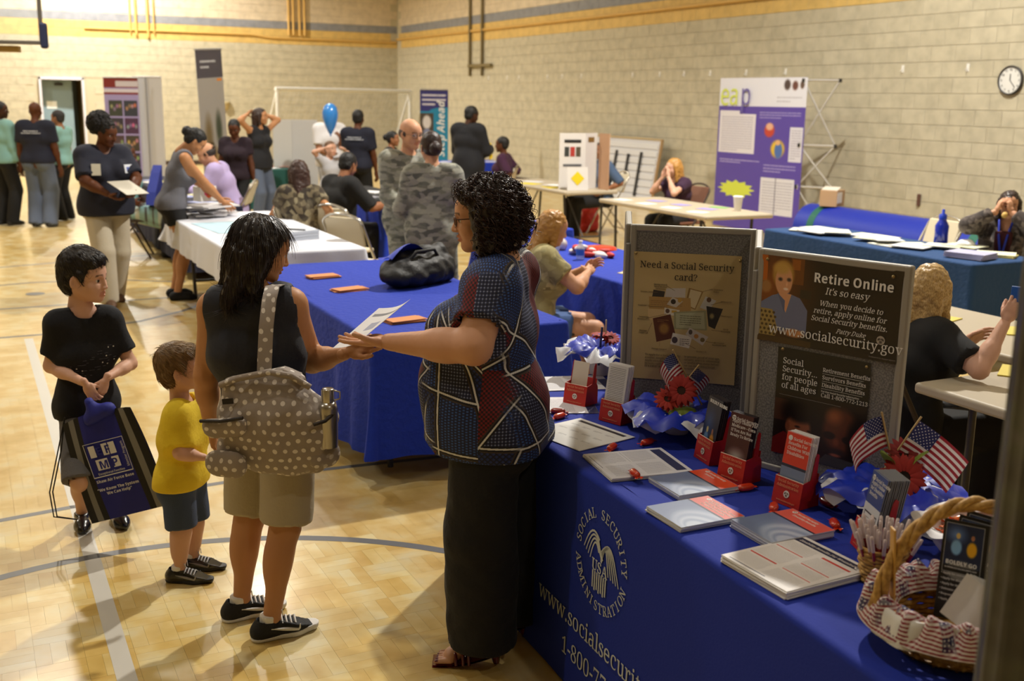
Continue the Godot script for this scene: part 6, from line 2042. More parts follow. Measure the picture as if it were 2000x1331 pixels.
func _centerpieces() -> void:
	var blue := mat(Color8(22, 52, 190), 0.45, {"back": Color(0.15, 0.2, 0.5), "coat": 0.2})
	var white := mat(Color8(214, 216, 224), 0.5, {"back": Color(0.5, 0.5, 0.5)})
	var leaf := mat(Color8(104, 120, 34), 0.7, {"back": Color(0.3, 0.35, 0.1)})
	var leaf_b := Bag.new()
	leaf_b.sheet(4, 8, func(u, v): return Vector3((u - 0.5) * 0.05 * sin(PI * v), 0.01 * sin(v * 3.0) - 0.012 * absf(u - 0.5), v * 0.075))
	var rows := [[0.60, 0.035, "paper-wrapped flower pot at the far end, left of the display board", 0], [0.475, 0.845, "flower pot in blue tissue with two small flags, before the tan poster", 1], [0.640, 1.700, "flower pot with a red sunflower and two flags, right of the board", 2]]
	for r in rows:
		var t := thing("flower_pot", r[2], "flower pot", ft(r[0], 0.7436, r[1]), "patriotic flower pots")
		var back := t.transform.basis.inverse()
		var cup := Bag.new()
		cup.lathe(Transform3D(), [Vector2(0, 0), Vector2(0.038, 0), Vector2(0.040, 0.004), Vector2(0.052, 0.11), Vector2(0.048, 0.11), Vector2(0.04, 0.02), Vector2(0, 0.02)], 24)
		obj("pot", cup, mat(Color8(190, 192, 202), 0.35, {"coat": 0.3}), t)
		var y := 0.085 if r[3] == 0 else 0.045
		_tissue(t, Vector3(0, y, 0), 0.155, 0.05, white, 3 + r[3], 5)
		_tissue(t, Vector3(0, y + 0.02, 0), 0.13 if r[3] == 0 else 0.165, 0.045, blue, 8 + r[3], 4)
		# towards the camera is -hf; image right is hr
		var hr := back * Vector3(0.893, 0, 0.449)
		var toward := back * Vector3(-0.449, 0, 0.893)
		var red := Color8(150, 26, 14)
		if r[3] == 0:
			_daisy(t, Transform3D(Basis(), Vector3(0, y + 0.075, 0)), 0.045, Color8(150, 16, 14), Color8(60, 14, 10))
			_daisy(t, Transform3D(Basis(Vector3.RIGHT, 0.5), hr * 0.04 + Vector3(0, y + 0.065, 0)), 0.04, Color8(150, 16, 14), Color8(60, 14, 10))
			obj("stick", rod(hr * 0.02 + Vector3(0, 0.05, 0), hr * 0.02 + Vector3(0, 0.23, 0), 0.003, 6), mat(Color8(196, 180, 150), 0.6), t)
			obj("cane", rod(hr * -0.01 + Vector3(0, 0.05, 0) + toward * 0.05, hr * 0.0 + Vector3(0, 0.21, 0) + toward * 0.05, 0.0045, 6), mat(Color8(44, 50, 90), 0.5), t)
		else:
			var face := Basis(hr, Vector3.UP, toward)
			var tip := face * Basis(Vector3.RIGHT, 1.05)
			if r[3] == 1:
				_daisy(t, Transform3D(tip, Vector3(0, y + 0.115, 0) + toward * 0.05), 0.055, red, Color8(52, 26, 12))
				_daisy(t, Transform3D(face * Basis(Vector3.RIGHT, 0.8), Vector3(0, y + 0.085, 0) - hr * 0.045 + toward * 0.055), 0.045, Color8(166, 36, 14), Color8(52, 26, 12))
				_daisy(t, Transform3D(face * Basis(Vector3.RIGHT, 0.6), Vector3(0, y + 0.12, 0) - toward * 0.01), 0.045, red, Color8(52, 26, 12))
				for k in 5:
					obj("leaf", leaf_b, leaf, t, Transform3D(Basis(Vector3.UP, k * 0.5 - 0.6 - 0.9) * Basis(Vector3.RIGHT, 0.2), Vector3(0, y + 0.06, 0) + toward * 0.04))
				_flag(t, Transform3D(Basis(-hr, (Vector3.UP - hr * 0.02).normalized(), -toward) * Basis(Vector3.BACK, -0.5), Vector3(0, y + 0.235, 0) - hr * 0.02), 0.12, -0.9)
				_flag(t, Transform3D(face * Basis(Vector3.BACK, -0.62), Vector3(0, y + 0.19, 0) + hr * 0.055 + toward * 0.02), 0.11, -0.7)
			else:
				_daisy(t, Transform3D(face * Basis(Vector3.RIGHT, 1.15), Vector3(0, y + 0.085, 0) + toward * 0.07), 0.062, red, Color8(30, 16, 10))
				_daisy(t, Transform3D(face * Basis(Vector3.RIGHT, 0.8), Vector3(0, y + 0.125, 0) + hr * 0.02), 0.05, Color8(120, 14, 12), Color8(40, 16, 10))
				for a in [-1.0, 1.0]:
					obj("leaf", leaf_b, leaf, t, Transform3D(face * Basis(Vector3.UP, a * 1.15) * Basis(Vector3.RIGHT, -0.9), Vector3(0, y + 0.10, 0) + toward * 0.045 + hr * a * 0.02))
				_flag(t, Transform3D(Basis(-hr, Vector3.UP, -toward) * Basis(Vector3.BACK, -0.28), Vector3(0, y + 0.235, 0) - hr * 0.045), 0.145, -0.6)
				_flag(t, Transform3D(face * Basis(Vector3.BACK, -0.52), Vector3(0, y + 0.225, 0) + hr * 0.055), 0.165, 0.7)

func _basket() -> void:
	# the large wicker basket: coiled rods woven about upright stakes, with a twisted hoop handle
	var wick := mat(Color.WHITE, 0.6, {"tex": noise_tex(128, 0.05, [[0.0, Color8(120, 84, 34)], [0.5, Color8(178, 136, 66)], [1.0, Color8(210, 172, 98)]]), "tri": 8.0})
	var t := thing("wicker_basket", "large oval wicker basket with twisted hoop handle and flag fabric lining", "basket", ft(0.245, 0.7436, 2.345, -0.40))
	var rx := func(y: float) -> float: return 0.115 + 0.045 * clampf(y / 0.12, 0.0, 1.0)
	for row in 9:
		var pts := []
		for k in 72:
			var a := TAU * k / 72
			var r: float = rx.call(row * 0.011) + 0.0045 * sin(a * 18.0 + (PI if row % 2 else 0.0))
			pts.append(Vector3(cos(a) * r * 1.12, 0.008 + row * 0.011, sin(a) * r))
		var b := Bag.new()
		b.tube(pts, 0.0062, 6, true)
		obj("wicker_rod", b, wick, t)
	for k in 18:
		var a := TAU * (k + 0.5) / 18
		var b := Bag.new()
		b.tube([Vector3(cos(a) * 0.115 * 1.12, 0.0, sin(a) * 0.115), Vector3(cos(a) * 0.158 * 1.12, 0.11, sin(a) * 0.158)], 0.004, 6)
		obj("stake", b, wick, t)
	var fl := Bag.new()
	fl.lathe(Transform3D(Basis().scaled(Vector3(1.12, 1, 1)), Vector3(0, 0.004, 0)), [Vector2(0, 0), Vector2(0.124, 0), Vector2(0.124, 0.006), Vector2(0, 0.006)], 30)
	obj("basket_floor", fl, wick, t)
	# handle: three rods twisted about one another over a flat splint
	for q in 3:
		var pts := []
		for k in 49:
			var u := k / 48.0
			var a := PI * u
			var c := Vector3(cos(a) * (0.178 - 0.01 * sin(a)), 0.07 + sin(a) * 0.245, 0)
			var out := Vector3(cos(a), sin(a), 0)
			var tw := u * TAU * 4.0 + q * TAU / 3
			pts.append(c + out * cos(tw) * 0.0085 + Vector3(0, 0, 1) * sin(tw) * 0.0085)
		var b := Bag.new()
		b.tube(pts, 0.0085, 8)
		obj("handle_rod", b, wick, t)
	for sx in [-1.0, 1.0]:
		obj("splint", boxed(Vector3(0.005, 0.20, 0.026), 0.002), mat(Color8(196, 150, 70), 0.5), t, Transform3D(Basis(Vector3.BACK, sx * -0.08), Vector3(sx * 0.150, 0.16, 0)))
	# white paper under a ruffled flag-print lining
	var paper := mat(Color8(214, 212, 206), 0.7, {"back": Color(0.3, 0.3, 0.3)})
	var pb := Bag.new()
	pb.sheet(60, 6, func(u, v):
		var a: float = u * TAU
		var r: float = 0.150 + 0.020 * v + 0.020 * v * sin(a * 5.0 + 0.8) + 0.008 * v * sin(a * 11.0)
		return Vector3(cos(a) * r * 1.12, 0.085 + 0.03 * sin(v * PI) - 0.035 * v * v, sin(a) * r))
	obj("paper_liner", pb, paper, t)
	var s := []
	for k in 14:
		s.append(["r", 0.0, k / 14.0, 1.0, 0.5 / 14.0, Color8(128, 22, 34)])
	for q in [[0.1, 0.15], [0.62, 0.5], [0.3, 0.78]]:
		s.append(["r", q[0], q[1], 0.24, 0.24, Color8(26, 32, 74)])
		for k in 9:
			s.append(["e", q[0] + 0.04 + (k % 3) * 0.08, q[1] + 0.04 + (k / 3) * 0.08, 0.02, 0.02, Color8(220, 218, 216), 0.4])
	var flag_cloth := mat(Color.WHITE, 0.85, {"tex": paint(256, 256, Color8(206, 200, 194), s), "tri": 9.0})
	var lb := Bag.new()
	lb.sheet(120, 10, func(u, v):
		var a: float = u * TAU
		var ruf: float = 0.010 * sin(a * 17.0 + v * 3.0) + 0.007 * sin(a * 31.0)
		var r: float = 0.112 + 0.074 * v + ruf * sin(v * PI)
		return Vector3(cos(a) * r * 1.12, 0.072 + 0.056 * sin(v * PI * 0.85) + ruf * 0.9 * sin(v * PI) - 0.04 * v * v, sin(a) * r))
	obj("flag_fabric", lb, flag_cloth, t).set_meta("label", "stars and stripes fabric")
	# flyers standing in the basket, black with a picture of two people, and white papers before them
	var Cc := func(r: int, g: int, b: int) -> Color: return Color8(r, g, b)
	var fly := paint(192, 384, Color8(12, 12, 13), [["r", 0.06, 0.03, 0.84, 0.50, Cc.call(170, 170, 170)], ["r", 0.07, 0.035, 0.82, 0.49, Cc.call(20, 34, 66)], ["e", 0.3, 0.14, 0.3, 0.12, Cc.call(96, 130, 190), 0.9], ["e", 0.48, 0.50, 0.42, 0.12, Cc.call(120, 120, 118), 0.3], ["r", 0.07, 0.46, 0.82, 0.064, Cc.call(14, 14, 15)], ["e", 0.32, 0.27, 0.14, 0.09, Cc.call(120, 168, 214), 0.3], ["e", 0.34, 0.15, 0.055, 0.035, Cc.call(206, 180, 110), 0.3], ["e", 0.66, 0.27, 0.13, 0.09, Cc.call(214, 160, 30), 0.3], ["e", 0.66, 0.15, 0.05, 0.032, Cc.call(160, 110, 80), 0.3]])
	var wtext := mat(Color8(190, 190, 192), 0.6)
	var black := mat(Color8(14, 14, 15), 0.4)
	var list := [[Vector3(0.0, 0.05, -0.01), -1.12, -0.22, 0.06, "front black flyer with two people standing in the wicker basket"], [Vector3(0.025, 0.052, -0.018), -1.12, -0.24, -0.02, "second black flyer just behind the front one in the basket"], [Vector3(0.05, 0.054, -0.03), -1.10, -0.26, -0.05, "third black flyer behind the others in the basket"], [Vector3(0.09, 0.045, 0.05), -1.08, -0.30, -0.42, "black flyer leaning right, beside the column, in the basket"]]
	for f in list:
		var x: Transform3D = ft(0.245, 0.7436, 2.345, 0.0) * Transform3D(Basis(Vector3.UP, f[1]) * Basis(Vector3.RIGHT, f[2]) * Basis(Vector3.BACK, f[3]), f[0])
		var o := thing("flyer", f[4], "flyer", x)
		obj("card", boxed(Vector3(0.094, 0.21, 0.0016)), black, o, at(0, 0.105, 0))
		var q := Bag.new()
		q.quad(Vector3(-0.0465, 0.001, 0.0011), Vector3(0.0465, 0.001, 0.0011), Vector3(0.0465, 0.209, 0.0011), Vector3(-0.0465, 0.209, 0.0011), Vector3(0, 0, 1))
		obj("print", q, print_mat(fly, 0.35), o)
		letters("BOLDLY GO", 0.0085, mat(Color8(222, 222, 222), 0.5), o, Transform3D(Basis(), Vector3(-0.003, 0.117, 0.0014)), sans_bold, HORIZONTAL_ALIGNMENT_CENTER)
		letters("to WWW.SOCIALSECURITY.GOV", 0.0032, wtext, o, Transform3D(Basis(), Vector3(-0.003, 0.108, 0.0014)), sans_bold, HORIZONTAL_ALIGNMENT_CENTER)
		var yy := 0.094
		for l in ["Apply for retirement", "Apply for disability", "Apply for Medicare", "Estimate your future benefits", "Request a replacement Medicare card", "Apply for Extra Help with"]:
			letters("\u2022 " + l, 0.0042, wtext, o, Transform3D(Basis(), Vector3(-0.041, yy, 0.0014)), sans_bold)
			yy -= 0.011
	for k in 6:
		var x := ft(0.245, 0.7436, 2.345, 0.0) * Transform3D(Basis(Vector3.UP, -1.2) * Basis(Vector3.RIGHT, -0.35 - 0.05 * k) * Basis(Vector3.BACK, -0.35 + 0.09 * k), Vector3(-0.03 + 0.010 * k, 0.06, 0.03 + 0.010 * k))
		var o := thing("folded_paper", "folded white paper fanned at the front of the wicker basket" if k > 0 else "frontmost folded white paper in the wicker basket", "paper", x, "papers in the basket" if k > 0 else "")
		obj("sheet", boxed(Vector3(0.14, 0.10, 0.0018)), mat(Color8(206 - k * 3, 204 - k * 3, 200 - k * 3), 0.7), o, at(0.02, 0.05, 0))
	# the small basket of pens
	var pc := thing("pen_basket", "small wicker cup packed with pens beside the basket handle", "pen cup", ft(0.315, 0.7436, 2.035))
	for row in 9:
		var pts := []
		for k in 40:
			var a := TAU * k / 40
			pts.append(Vector3(cos(a), 0, sin(a)) * (0.046 + 0.0012 * row + 0.002 * sin(a * 10 + (PI if row % 2 else 0.0))) + Vector3(0, 0.006 + row * 0.01, 0))
		var b := Bag.new()
		b.tube(pts, 0.0055, 6, true)
		obj("wicker_rod", b, wick, pc)
	var pf := Bag.new()
	pf.lathe(Transform3D(), [Vector2(0, 0.001), Vector2(0.045, 0.001), Vector2(0.045, 0.006), Vector2(0, 0.006)], 20)
	obj("cup_floor", pf, wick, pc)
	var barrel := Bag.new()
	barrel.tube([Vector3(0, 0, 0), Vector3(0, 0.085, 0)], 0.0042, 8)
	var tip := Bag.new()
	tip.lathe(Transform3D(), [Vector2(0.0046, 0.082), Vector2(0.0046, 0.12), Vector2(0.0038, 0.128), Vector2(0, 0.130)], 10)
	var pr := RandomNumberGenerator.new()
	pr.seed = 33
	for k in 46:
		var a := TAU * k * 0.381966
		var r := 0.036 * sqrt((k + 0.5) / 46.0)
		var lean := r / 0.036 * 0.42
		var x := pc.transform * Transform3D(Basis(Vector3(sin(a), 0, -cos(a)), lean) * Basis(Vector3.UP, pr.randf() * TAU), Vector3(cos(a) * r, 0.01 + pr.randf() * 0.012, sin(a) * r))
		var o := thing("pen", "red barrelled pen with clear cap packed in the wicker cup", "pen", x, "pens in the wicker cup")
		obj("barrel", barrel, mat(Color8(150, 40, 48), 0.3, {"coat": 0.4}), o)
		obj("cap", tip, mat(Color8(206, 190, 190), 0.2, {"coat": 0.5}), o)
	# the bowl of orange candies, lined with white paper
	var bw := thing("candy_bowl", "white paper-lined bowl behind the wicker basket", "bowl", ft(0.60, 0.7436, 2.04))
	var bl := Bag.new()
	bl.lathe(Transform3D(), [Vector2(0, 0.0), Vector2(0.06, 0.0), Vector2(0.10, 0.05), Vector2(0.125, 0.10), Vector2(0.120, 0.10), Vector2(0.095, 0.055), Vector2(0.05, 0.012), Vector2(0, 0.01)], 36)
	obj("bowl", bl, mat(Color8(222, 220, 222), 0.5), bw)
	var ln := Bag.new()
	ln.sheet(60, 5, func(u, v):
		var a: float = u * TAU
		var r: float = 0.112 + 0.035 * v + 0.010 * v * sin(a * 7.0)
		return Vector3(cos(a) * r, 0.095 + 0.035 * v - 0.03 * v * v + 0.012 * v * sin(a * 5.0 + 1.0), sin(a) * r))
	obj("paper_liner", ln, mat(Color8(226, 224, 228), 0.6, {"back": Color(0.4, 0.4, 0.4)}), bw)
	var sweet := blob([egg(Vector3(0, 0, 0), Vector3(0.026, 0.011, 0.015), 0.01)], 0.004, [], hair_noise, 0.002)
	for sx in [-1.0, 1.0]:
		var tw := Bag.new()
		tw.sheet(4, 4, func(u, v): return Vector3(sx * (0.022 + 0.016 * u), 0.004 * sin(v * 14.0) * u, (v - 0.5) * (0.014 + 0.016 * u)))
		sweet.add(tw, Transform3D())
	var om := [mat(Color8(226, 96, 24), 0.22, {"coat": 0.7}), mat(Color8(206, 80, 18), 0.25, {"coat": 0.7}), mat(Color8(232, 130, 70), 0.2, {"coat": 0.7})]
	for k in 24:
		var a := k * 2.4
		var r := 0.088 * sqrt(fposmod(k * 0.37, 1.0))
		var x := bw.transform * Transform3D(Basis(Vector3.UP, a * 1.7) * Basis(Vector3.RIGHT, sin(a) * 0.6), Vector3(cos(a) * r, 0.055 + 0.018 * (k / 8), sin(a) * r))
		var o := obj("candy", sweet, om[k % 3], self, x)
		tag(o, "orange foil-wrapped candy heaped in the paper-lined bowl", "candy", "orange candies in the bowl")

# ---------------------------------------------------------------- the other tables and what lies on them
func paper(label: String, x: float, z: float, turn: float, m: Material, y := 0.743, w := 0.216, l := 0.279, t := 0.0015, group := "") -> void:
	tag(obj("paper_sheet", boxed(Vector3(w, t, l)), m, self, at(x, y + t * 0.5, z, turn)), label, "paper", group)

func lathed(called: String, label: String, category: String, x: float, y: float, z: float, parts: Array) -> Node3D:
	# parts: [name, profile, material]
	var t := thing(called, label, category, at(x, y, z))
	for p in parts:
		var b := Bag.new()
		b.lathe(Transform3D(), p[1].map(func(q): return Vector2(q[0], q[1])), 20)
		obj(p[0], b, p[2], t)
	return t

func build_tables() -> void:
	var tan_top := mat(Color8(176, 164, 142), 0.55)
	var blue := mat(Color8(3, 46, 168), 0.85, {"weave": 0.4, "scale": 2.0, "rim": 0.06})
	var navy := mat(Color8(16, 20, 46), 0.85, {"weave": 0.4, "scale": 2.0})
	var teal := mat(Color8(22, 62, 110), 0.85, {"weave": 0.4, "scale": 2.0})
	var black := mat(Color8(16, 16, 18), 0.85, {"weave": 0.4})
	var green := mat(Color8(20, 72, 66), 0.85)
	var white := mat(Color8(214, 216, 226), 0.75, {"weave": 0.2})
	var page := mat(Color8(222, 222, 224), 0.7)
	var cream := mat(Color8(222, 206, 160), 0.7)
	var yellow := mat(Color8(214, 196, 92), 0.7)
	# middle blue table
	table_cloth("royal blue cloth on the empty middle table behind the two women", 1.64, 2.72, -7.15, -4.74, 0.742, 0.60, blue, 0.03)
	folding_table("folding table under the blue cloth behind the two women", 1.70, 2.66, -7.08, -4.80, 0.738, tan_top)
	var orange := mat(Color8(206, 136, 82), 0.7)
	rng.seed = 71
	var spots := [[1.955, -6.516, "near the far end of the middle blue table"], [1.953, -5.998, "halfway along the middle blue table"], [1.934, -5.04, "nearest the held sheet on the middle blue table"]]
	for s in spots:
		for k in 5:
			paper(("top card of the orange stack " if k == 4 else "card lower in the orange stack ") + s[2], s[0] + rng.randf_range(-0.012, 0.012), s[1] + rng.randf_range(-0.01, 0.01), 0.15 + rng.randf_range(-0.15, 0.15), orange, 0.743 + k * 0.0032, 0.19, 0.10, 0.003, "orange cards " + s[2] if k < 4 else "")
	# the black duffel bag with a blue strap
	var duffel := thing("duffel_bag", "black duffel bag with blue lining lying on the middle blue table", "bag", at(2.41, 0.743, -6.08, 0.35))
	obj("body", blob([egg(Vector3(0, 0.085, 0), Vector3(0.27, 0.10, 0.15), 0.04), egg(Vector3(-0.15, 0.07, 0.04), Vector3(0.15, 0.075, 0.11), 0.04), egg(Vector3(0.15, 0.09, -0.02), Vector3(0.14, 0.10, 0.12), 0.04), cap(Vector3(-0.1, 0.16, -0.03), Vector3(0.2, 0.18, -0.03), 0.045, 0.05, 0.03)], 0.014, [[Vector3.DOWN, 0.0]], fold_noise, 0.022), mat(Color8(16, 16, 18), 0.6, {"weave": 0.6}), duffel)
	var flap := Bag.new()
	flap.sheet(10, 6, func(u, v): return Vector3(-0.22 + 0.30 * u, 0.17 + 0.085 * sin(u * PI) * (1.0 - v) + 0.012 * sin(v * 6.0), 0.02 - 0.13 * v))
	obj("blue_flap", flap, mat(Color8(24, 52, 176), 0.6), duffel)
	for z in [0.055, -0.07]:
		var hb := Bag.new()
		hb.tube([Vector3(-0.12, 0.15, z), Vector3(-0.08, 0.21, z * 1.4), Vector3(0.06, 0.215, z * 1.5), Vector3(0.12, 0.16, z)], 0.011, 6)
		obj("handle", hb, mat(Color8(20, 20, 22), 0.7), duffel)
	obj("buckle", boxed(Vector3(0.035, 0.008, 0.012), 0.003), mat(Color8(170, 170, 170), 0.3, {"metal": 0.8}), duffel, at(-0.06, 0.165, 0.085, 0.3))
	# white table
	table_cloth("white plastic cloth on the table beside the woman in the grey tank top", 1.66, 2.66, -10.62, -7.72, 0.742, 0.26, white, 0.012)
	folding_table("folding table under the white plastic cloth", 1.72, 2.60, -10.5, -7.85, 0.738, tan_top)
	for k in 3:
		paper("book in the grey stack at the right of the white table" if k < 2 else "top book of the grey stack at the right of the white table", 2.30, -8.42, 0.3 + k * 0.04, mat(Color8(188, 194, 206), 0.6), 0.743 + k * 0.024, 0.30, 0.23, 0.022, "books on the white table" if k < 2 else "")
	tag(obj("pen", rod(Vector3(2.2, 0.818, -8.5), Vector3(2.36, 0.818, -8.34), 0.006, 6), mat(Color8(20, 20, 24), 0.4)), "dark pen lying on the grey books on the white table", "pen")
	paper("large pale blue chart on the white table", 2.02, -9.35, 0.1, mat(Color8(172, 206, 222), 0.5), 0.743, 0.50, 0.8, 0.003)
	rng.seed = 90
	for k in 9:
		paper("white booklet in the pile before the woman in the tank top", 2.02 + rng.randf_range(-0.12, 0.12), -10.25 + rng.randf_range(-0.18, 0.18), rng.randf() * 0.8, mat(Color8(206, 204, 206), 0.7), 0.743 + k * 0.014, 0.28, 0.22, 0.013, "booklets on the white table")
	var box := thing("tissue_box", "small white box with pink and yellow flower on the piled booklets", "box", at(2.0, 0.87, -10.42, 0.4))
	obj("carton", boxed(Vector3(0.18, 0.14, 0.12), 0.005), mat(Color8(220, 220, 216), 0.6), box, at(0, 0.07, 0))
	for c in [[-0.02, 0.08, Color8(226, 70, 120)], [0.03, 0.07, Color8(236, 180, 40)], [0.0, 0.06, Color8(236, 110, 60)]]:
		var fb := Bag.new()
		fb.lathe(Transform3D(Basis(Vector3.RIGHT, PI / 2), Vector3(c[0], c[1], 0.061)), [Vector2(0, 0.001), Vector2(0.028, 0.001), Vector2(0.028, 0)], 14)
		obj("printed_flower", fb, mat(c[2], 0.6), box)
	# dark blue table by the man in the lavender shirt, with leaflets
	table_cloth("dark navy cloth on the table before the man in lavender", 1.98, 2.52, -12.95, -11.15, 0.742, 0.66, navy, 0.02)
	table_cloth("navy cloth on the long table behind the woman with the blue bag", 1.98, 2.52, -15.6, -13.1, 0.742, 0.66, navy, 0.02)
	rng.seed = 44
	for k in 16:
		var c: Color = [Color8(210, 206, 200), Color8(150, 158, 200), Color8(210, 200, 120), Color8(196, 200, 206)][k % 4]
		paper(["white", "lilac", "yellow", "pale grey"][k % 4] + " leaflet strewn on the navy tables by the man in lavender", 2.10 + (k % 4) * 0.10 + rng.randf_range(-0.03, 0.03), -11.45 - (k / 4) * 1.05 + rng.randf_range(-0.2, 0.2), rng.randf() * 0.7, mat(c, 0.7), 0.743, 0.2, 0.26, 0.004, ["white", "lilac", "yellow", "pale grey"][k % 4] + " leaflets on the navy tables")
	# green table further back, black table, blue table ends
	table_cloth("dark green cloth on the table by the pale screen", 3.5, 4.75, -17.7, -16.6, 0.742, 0.6, green, 0.02)
	table_cloth("black cloth on the table before the man in the black shirt", 3.75, 4.6, -13.3, -11.4, 0.742, 0.7, black, 0.02)
	table_cloth("blue cloth on the short table left of the soldiers", 3.72, 4.4, -11.15, -10.25, 0.742, 0.72, blue, 0.025)
	table_cloth("blue cloth on the far table by the tall blue banner", 7.0, 8.7, -18.4, -17.5, 0.742, 0.7, blue, 0.02)
	table_cloth("blue cloth on the small table just right of the patterned blouse", 4.25, 4.78, -9.3, -8.3, 0.742, 0.7, blue, 0.02)
	for p in [[4.05, -12.9, 0.2, page, "white sheet at the far end of the black table"], [4.3, -12.3, 0.5, page, "white folder in the middle of the black table"], [4.35, -11.6, 0.1, mat(Color8(196, 200, 80), 0.7), "yellow-green folder at the near end of the black table"], [4.0, -11.7, 0.7, mat(Color8(150, 150, 160), 0.7), "grey folder by the elbow of the man in black"], [4.15, -12.5, 0.4, mat(Color8(120, 170, 90), 0.7), "small green booklet on the black table"]]:
		paper(p[4], p[0], p[1], p[2], p[3], 0.743, 0.22, 0.28, 0.01)
	for k in 4:
		paper("white sheet on the dark green table" if k < 3 else "red and white leaflet on the dark green table", 3.7 + k * 0.27, -16.9 - (k % 2) * 0.3, k * 0.4, page if k < 3 else mat(Color8(196, 90, 50), 0.7), 0.743, 0.22, 0.28, 0.004, "sheets on the green table" if k < 3 else "")
	for k in 6:
		paper("pale leaflet on the far blue table by the tall banner", 7.2 + k * 0.25, -17.95 + (k % 2) * 0.2, k * 0.5, mat(Color8(196, 200, 220), 0.7), 0.743, 0.2, 0.25, 0.006, "leaflets on the far blue table")
	# blue table with the baseball and the red disc
	table_cloth("blue cloth on the table with the baseball and red flying disc", 3.60, 4.45, -7.95, -5.55, 0.742, 0.66, blue, 0.02)
	folding_table("folding table under the cloth with the baseball", 3.66, 4.38, -7.9, -5.6, 0.738, tan_top)
	var ball := thing("baseball", "white souvenir baseball with stitching on the blue table", "ball", at(3.98, 0.785, -7.12))
	var bb := Bag.new()
	bb.ball(Transform3D(Basis().scaled(Vector3.ONE * 0.05), Vector3.ZERO), 14)
	obj("cover", bb, mat(Color8(222, 216, 208), 0.5), ball)
	for sg in [-1.0, 1.0]:
		var st := Bag.new()
		var pts := []
		for k in 32:
			var a := TAU * k / 32
			pts.append(Vector3(0.45 * sg + 0.25 * cos(2 * a) * sg, sin(a) * 0.85, cos(a) * 0.85).normalized() * 0.0502)
		st.tube(pts, 0.0014, 5, true)
		obj("stitching", st, mat(Color8(170, 30, 30), 0.6), ball)
	lathed("flying_disc", "red plastic flying disc at the far end of the baseball table", "disc", 4.28, 0.742, -7.05, [["disc", [[0, 0.025], [0.09, 0.024], [0.125, 0.018], [0.135, 0.0], [0.128, 0.0], [0.12, 0.012], [0, 0.018]], mat(Color8(206, 44, 20), 0.3, {"coat": 0.5})]])
	lathed("glass_cup", "clear plastic cup on the blue table by the blonde hair", "cup", 3.72, 0.742, -6.75, [["cup", [[0, 0.002], [0.032, 0.0], [0.045, 0.11], [0.042, 0.11], [0.030, 0.006], [0, 0.006]], mat(Color8(214, 218, 222), 0.1, {"alpha": 0.4})]])
	lathed("water_bottle", "small clear bottle on the blue table beside the cup", "bottle", 3.86, 0.742, -6.62, [["bottle", [[0, 0.0], [0.028, 0.0], [0.03, 0.02], [0.03, 0.09], [0.012, 0.115], [0.012, 0.125], [0, 0.125]], mat(Color8(196, 210, 226), 0.1, {"alpha": 0.45})], ["cap", [[0.013, 0.122], [0.014, 0.138], [0, 0.14]], mat(Color8(230, 230, 232), 0.4)], ["label", [[0.0308, 0.035], [0.0308, 0.075]], mat(Color8(60, 110, 190), 0.4)]])
	rng.seed = 15
	for k in 14:
		var red := k % 2 == 0
		var o := obj("ribbon_roll", blob([egg(Vector3.ZERO, Vector3(0.045, 0.022, 0.03), 0.02)], 0.009, [], fold_noise, 0.012) if not templates.has("roll") else templates["roll"], mat(Color8(190, 34, 30), 0.6) if red else mat(Color8(220, 212, 210), 0.6), self, at(4.02 + rng.randf_range(-0.10, 0.16), 0.765 + (0.03 if k > 9 else 0.0), -6.75 + rng.randf_range(-0.18, 0.16), rng.randf() * 3.0))
		tag(o, ("red" if red else "white") + " rolled giveaway in the heap on the baseball table", "giveaway", ("red" if red else "white") + " rolled giveaways")
	lathed("plate", "bright green plate on the baseball table", "plate", 4.24, 0.742, -6.45, [["plate", [[0, 0.004], [0.05, 0.004], [0.075, 0.014], [0.073, 0.016], [0.05, 0.007], [0, 0.006]], mat(Color8(110, 190, 60), 0.5)]])
	for k in 3:
		paper("cream pamphlet in the fan at the near end of the baseball table", 3.90 + k * 0.05, -5.95 - k * 0.03, 0.3 + k * 0.12, cream, 0.743 + k * 0.005, 0.20, 0.16, 0.004, "cream pamphlets")
	lathed("jar", "small dark jar beside the cream pamphlets", "jar", 4.16, 0.742, -5.85, [["jar", [[0, 0], [0.03, 0], [0.032, 0.06], [0.026, 0.07], [0, 0.07]], mat(Color8(70, 60, 84), 0.2, {"coat": 0.5})]])
	# tan folding tables along the right
	folding_table("tan folding table where the blonde woman in black rests her elbow", 3.42, 4.18, -3.12, -0.9, 0.74, tan_top)
	folding_table("tan folding table beyond the blonde woman, holding yellow leaflets", 4.20, 4.96, -4.75, -2.4, 0.74, tan_top)
	for p in [[4.55, -4.1, 0.3, "yellow", "at the far end of the tan table by the blonde hair"], [4.75, -3.6, 0.8, "yellow", "leaflet stack in the middle of the tan table by the phone"], [4.05, -2.72, 0.2, "white", "patterned leaflet on the tan table near the column"], [4.0, -3.0, 0.6, "yellow", "under the raised forearm on the tan table"], [4.6, -3.0, 0.1, "white", "leaflet on the tan table right of the phone"]]:
		paper(p[3] + " paper " + p[4], p[0], p[1], p[2], yellow if p[3] == "yellow" else mat(Color8(206, 200, 190), 0.7), 0.7405, 0.22, 0.28, 0.006)
	folding_table("tan folding table before the blonde woman with clasped hands", 6.55, 7.40, -10.85, -8.78, 0.74, tan_top)
	rng.seed = 8
	for k in 7:
		paper(["white sheet", "lilac leaflet"][k % 2] + " laid out on the table of the woman with clasped hands", 6.72 + (k % 2) * 0.3, -10.6 + k * 0.24, rng.randf() * 0.5, [page, mat(Color8(150, 140, 200), 0.7)][k % 2], 0.7405, 0.16, 0.2, 0.003, ["white sheets", "lilac leaflets"][k % 2] + " before the woman with clasped hands")
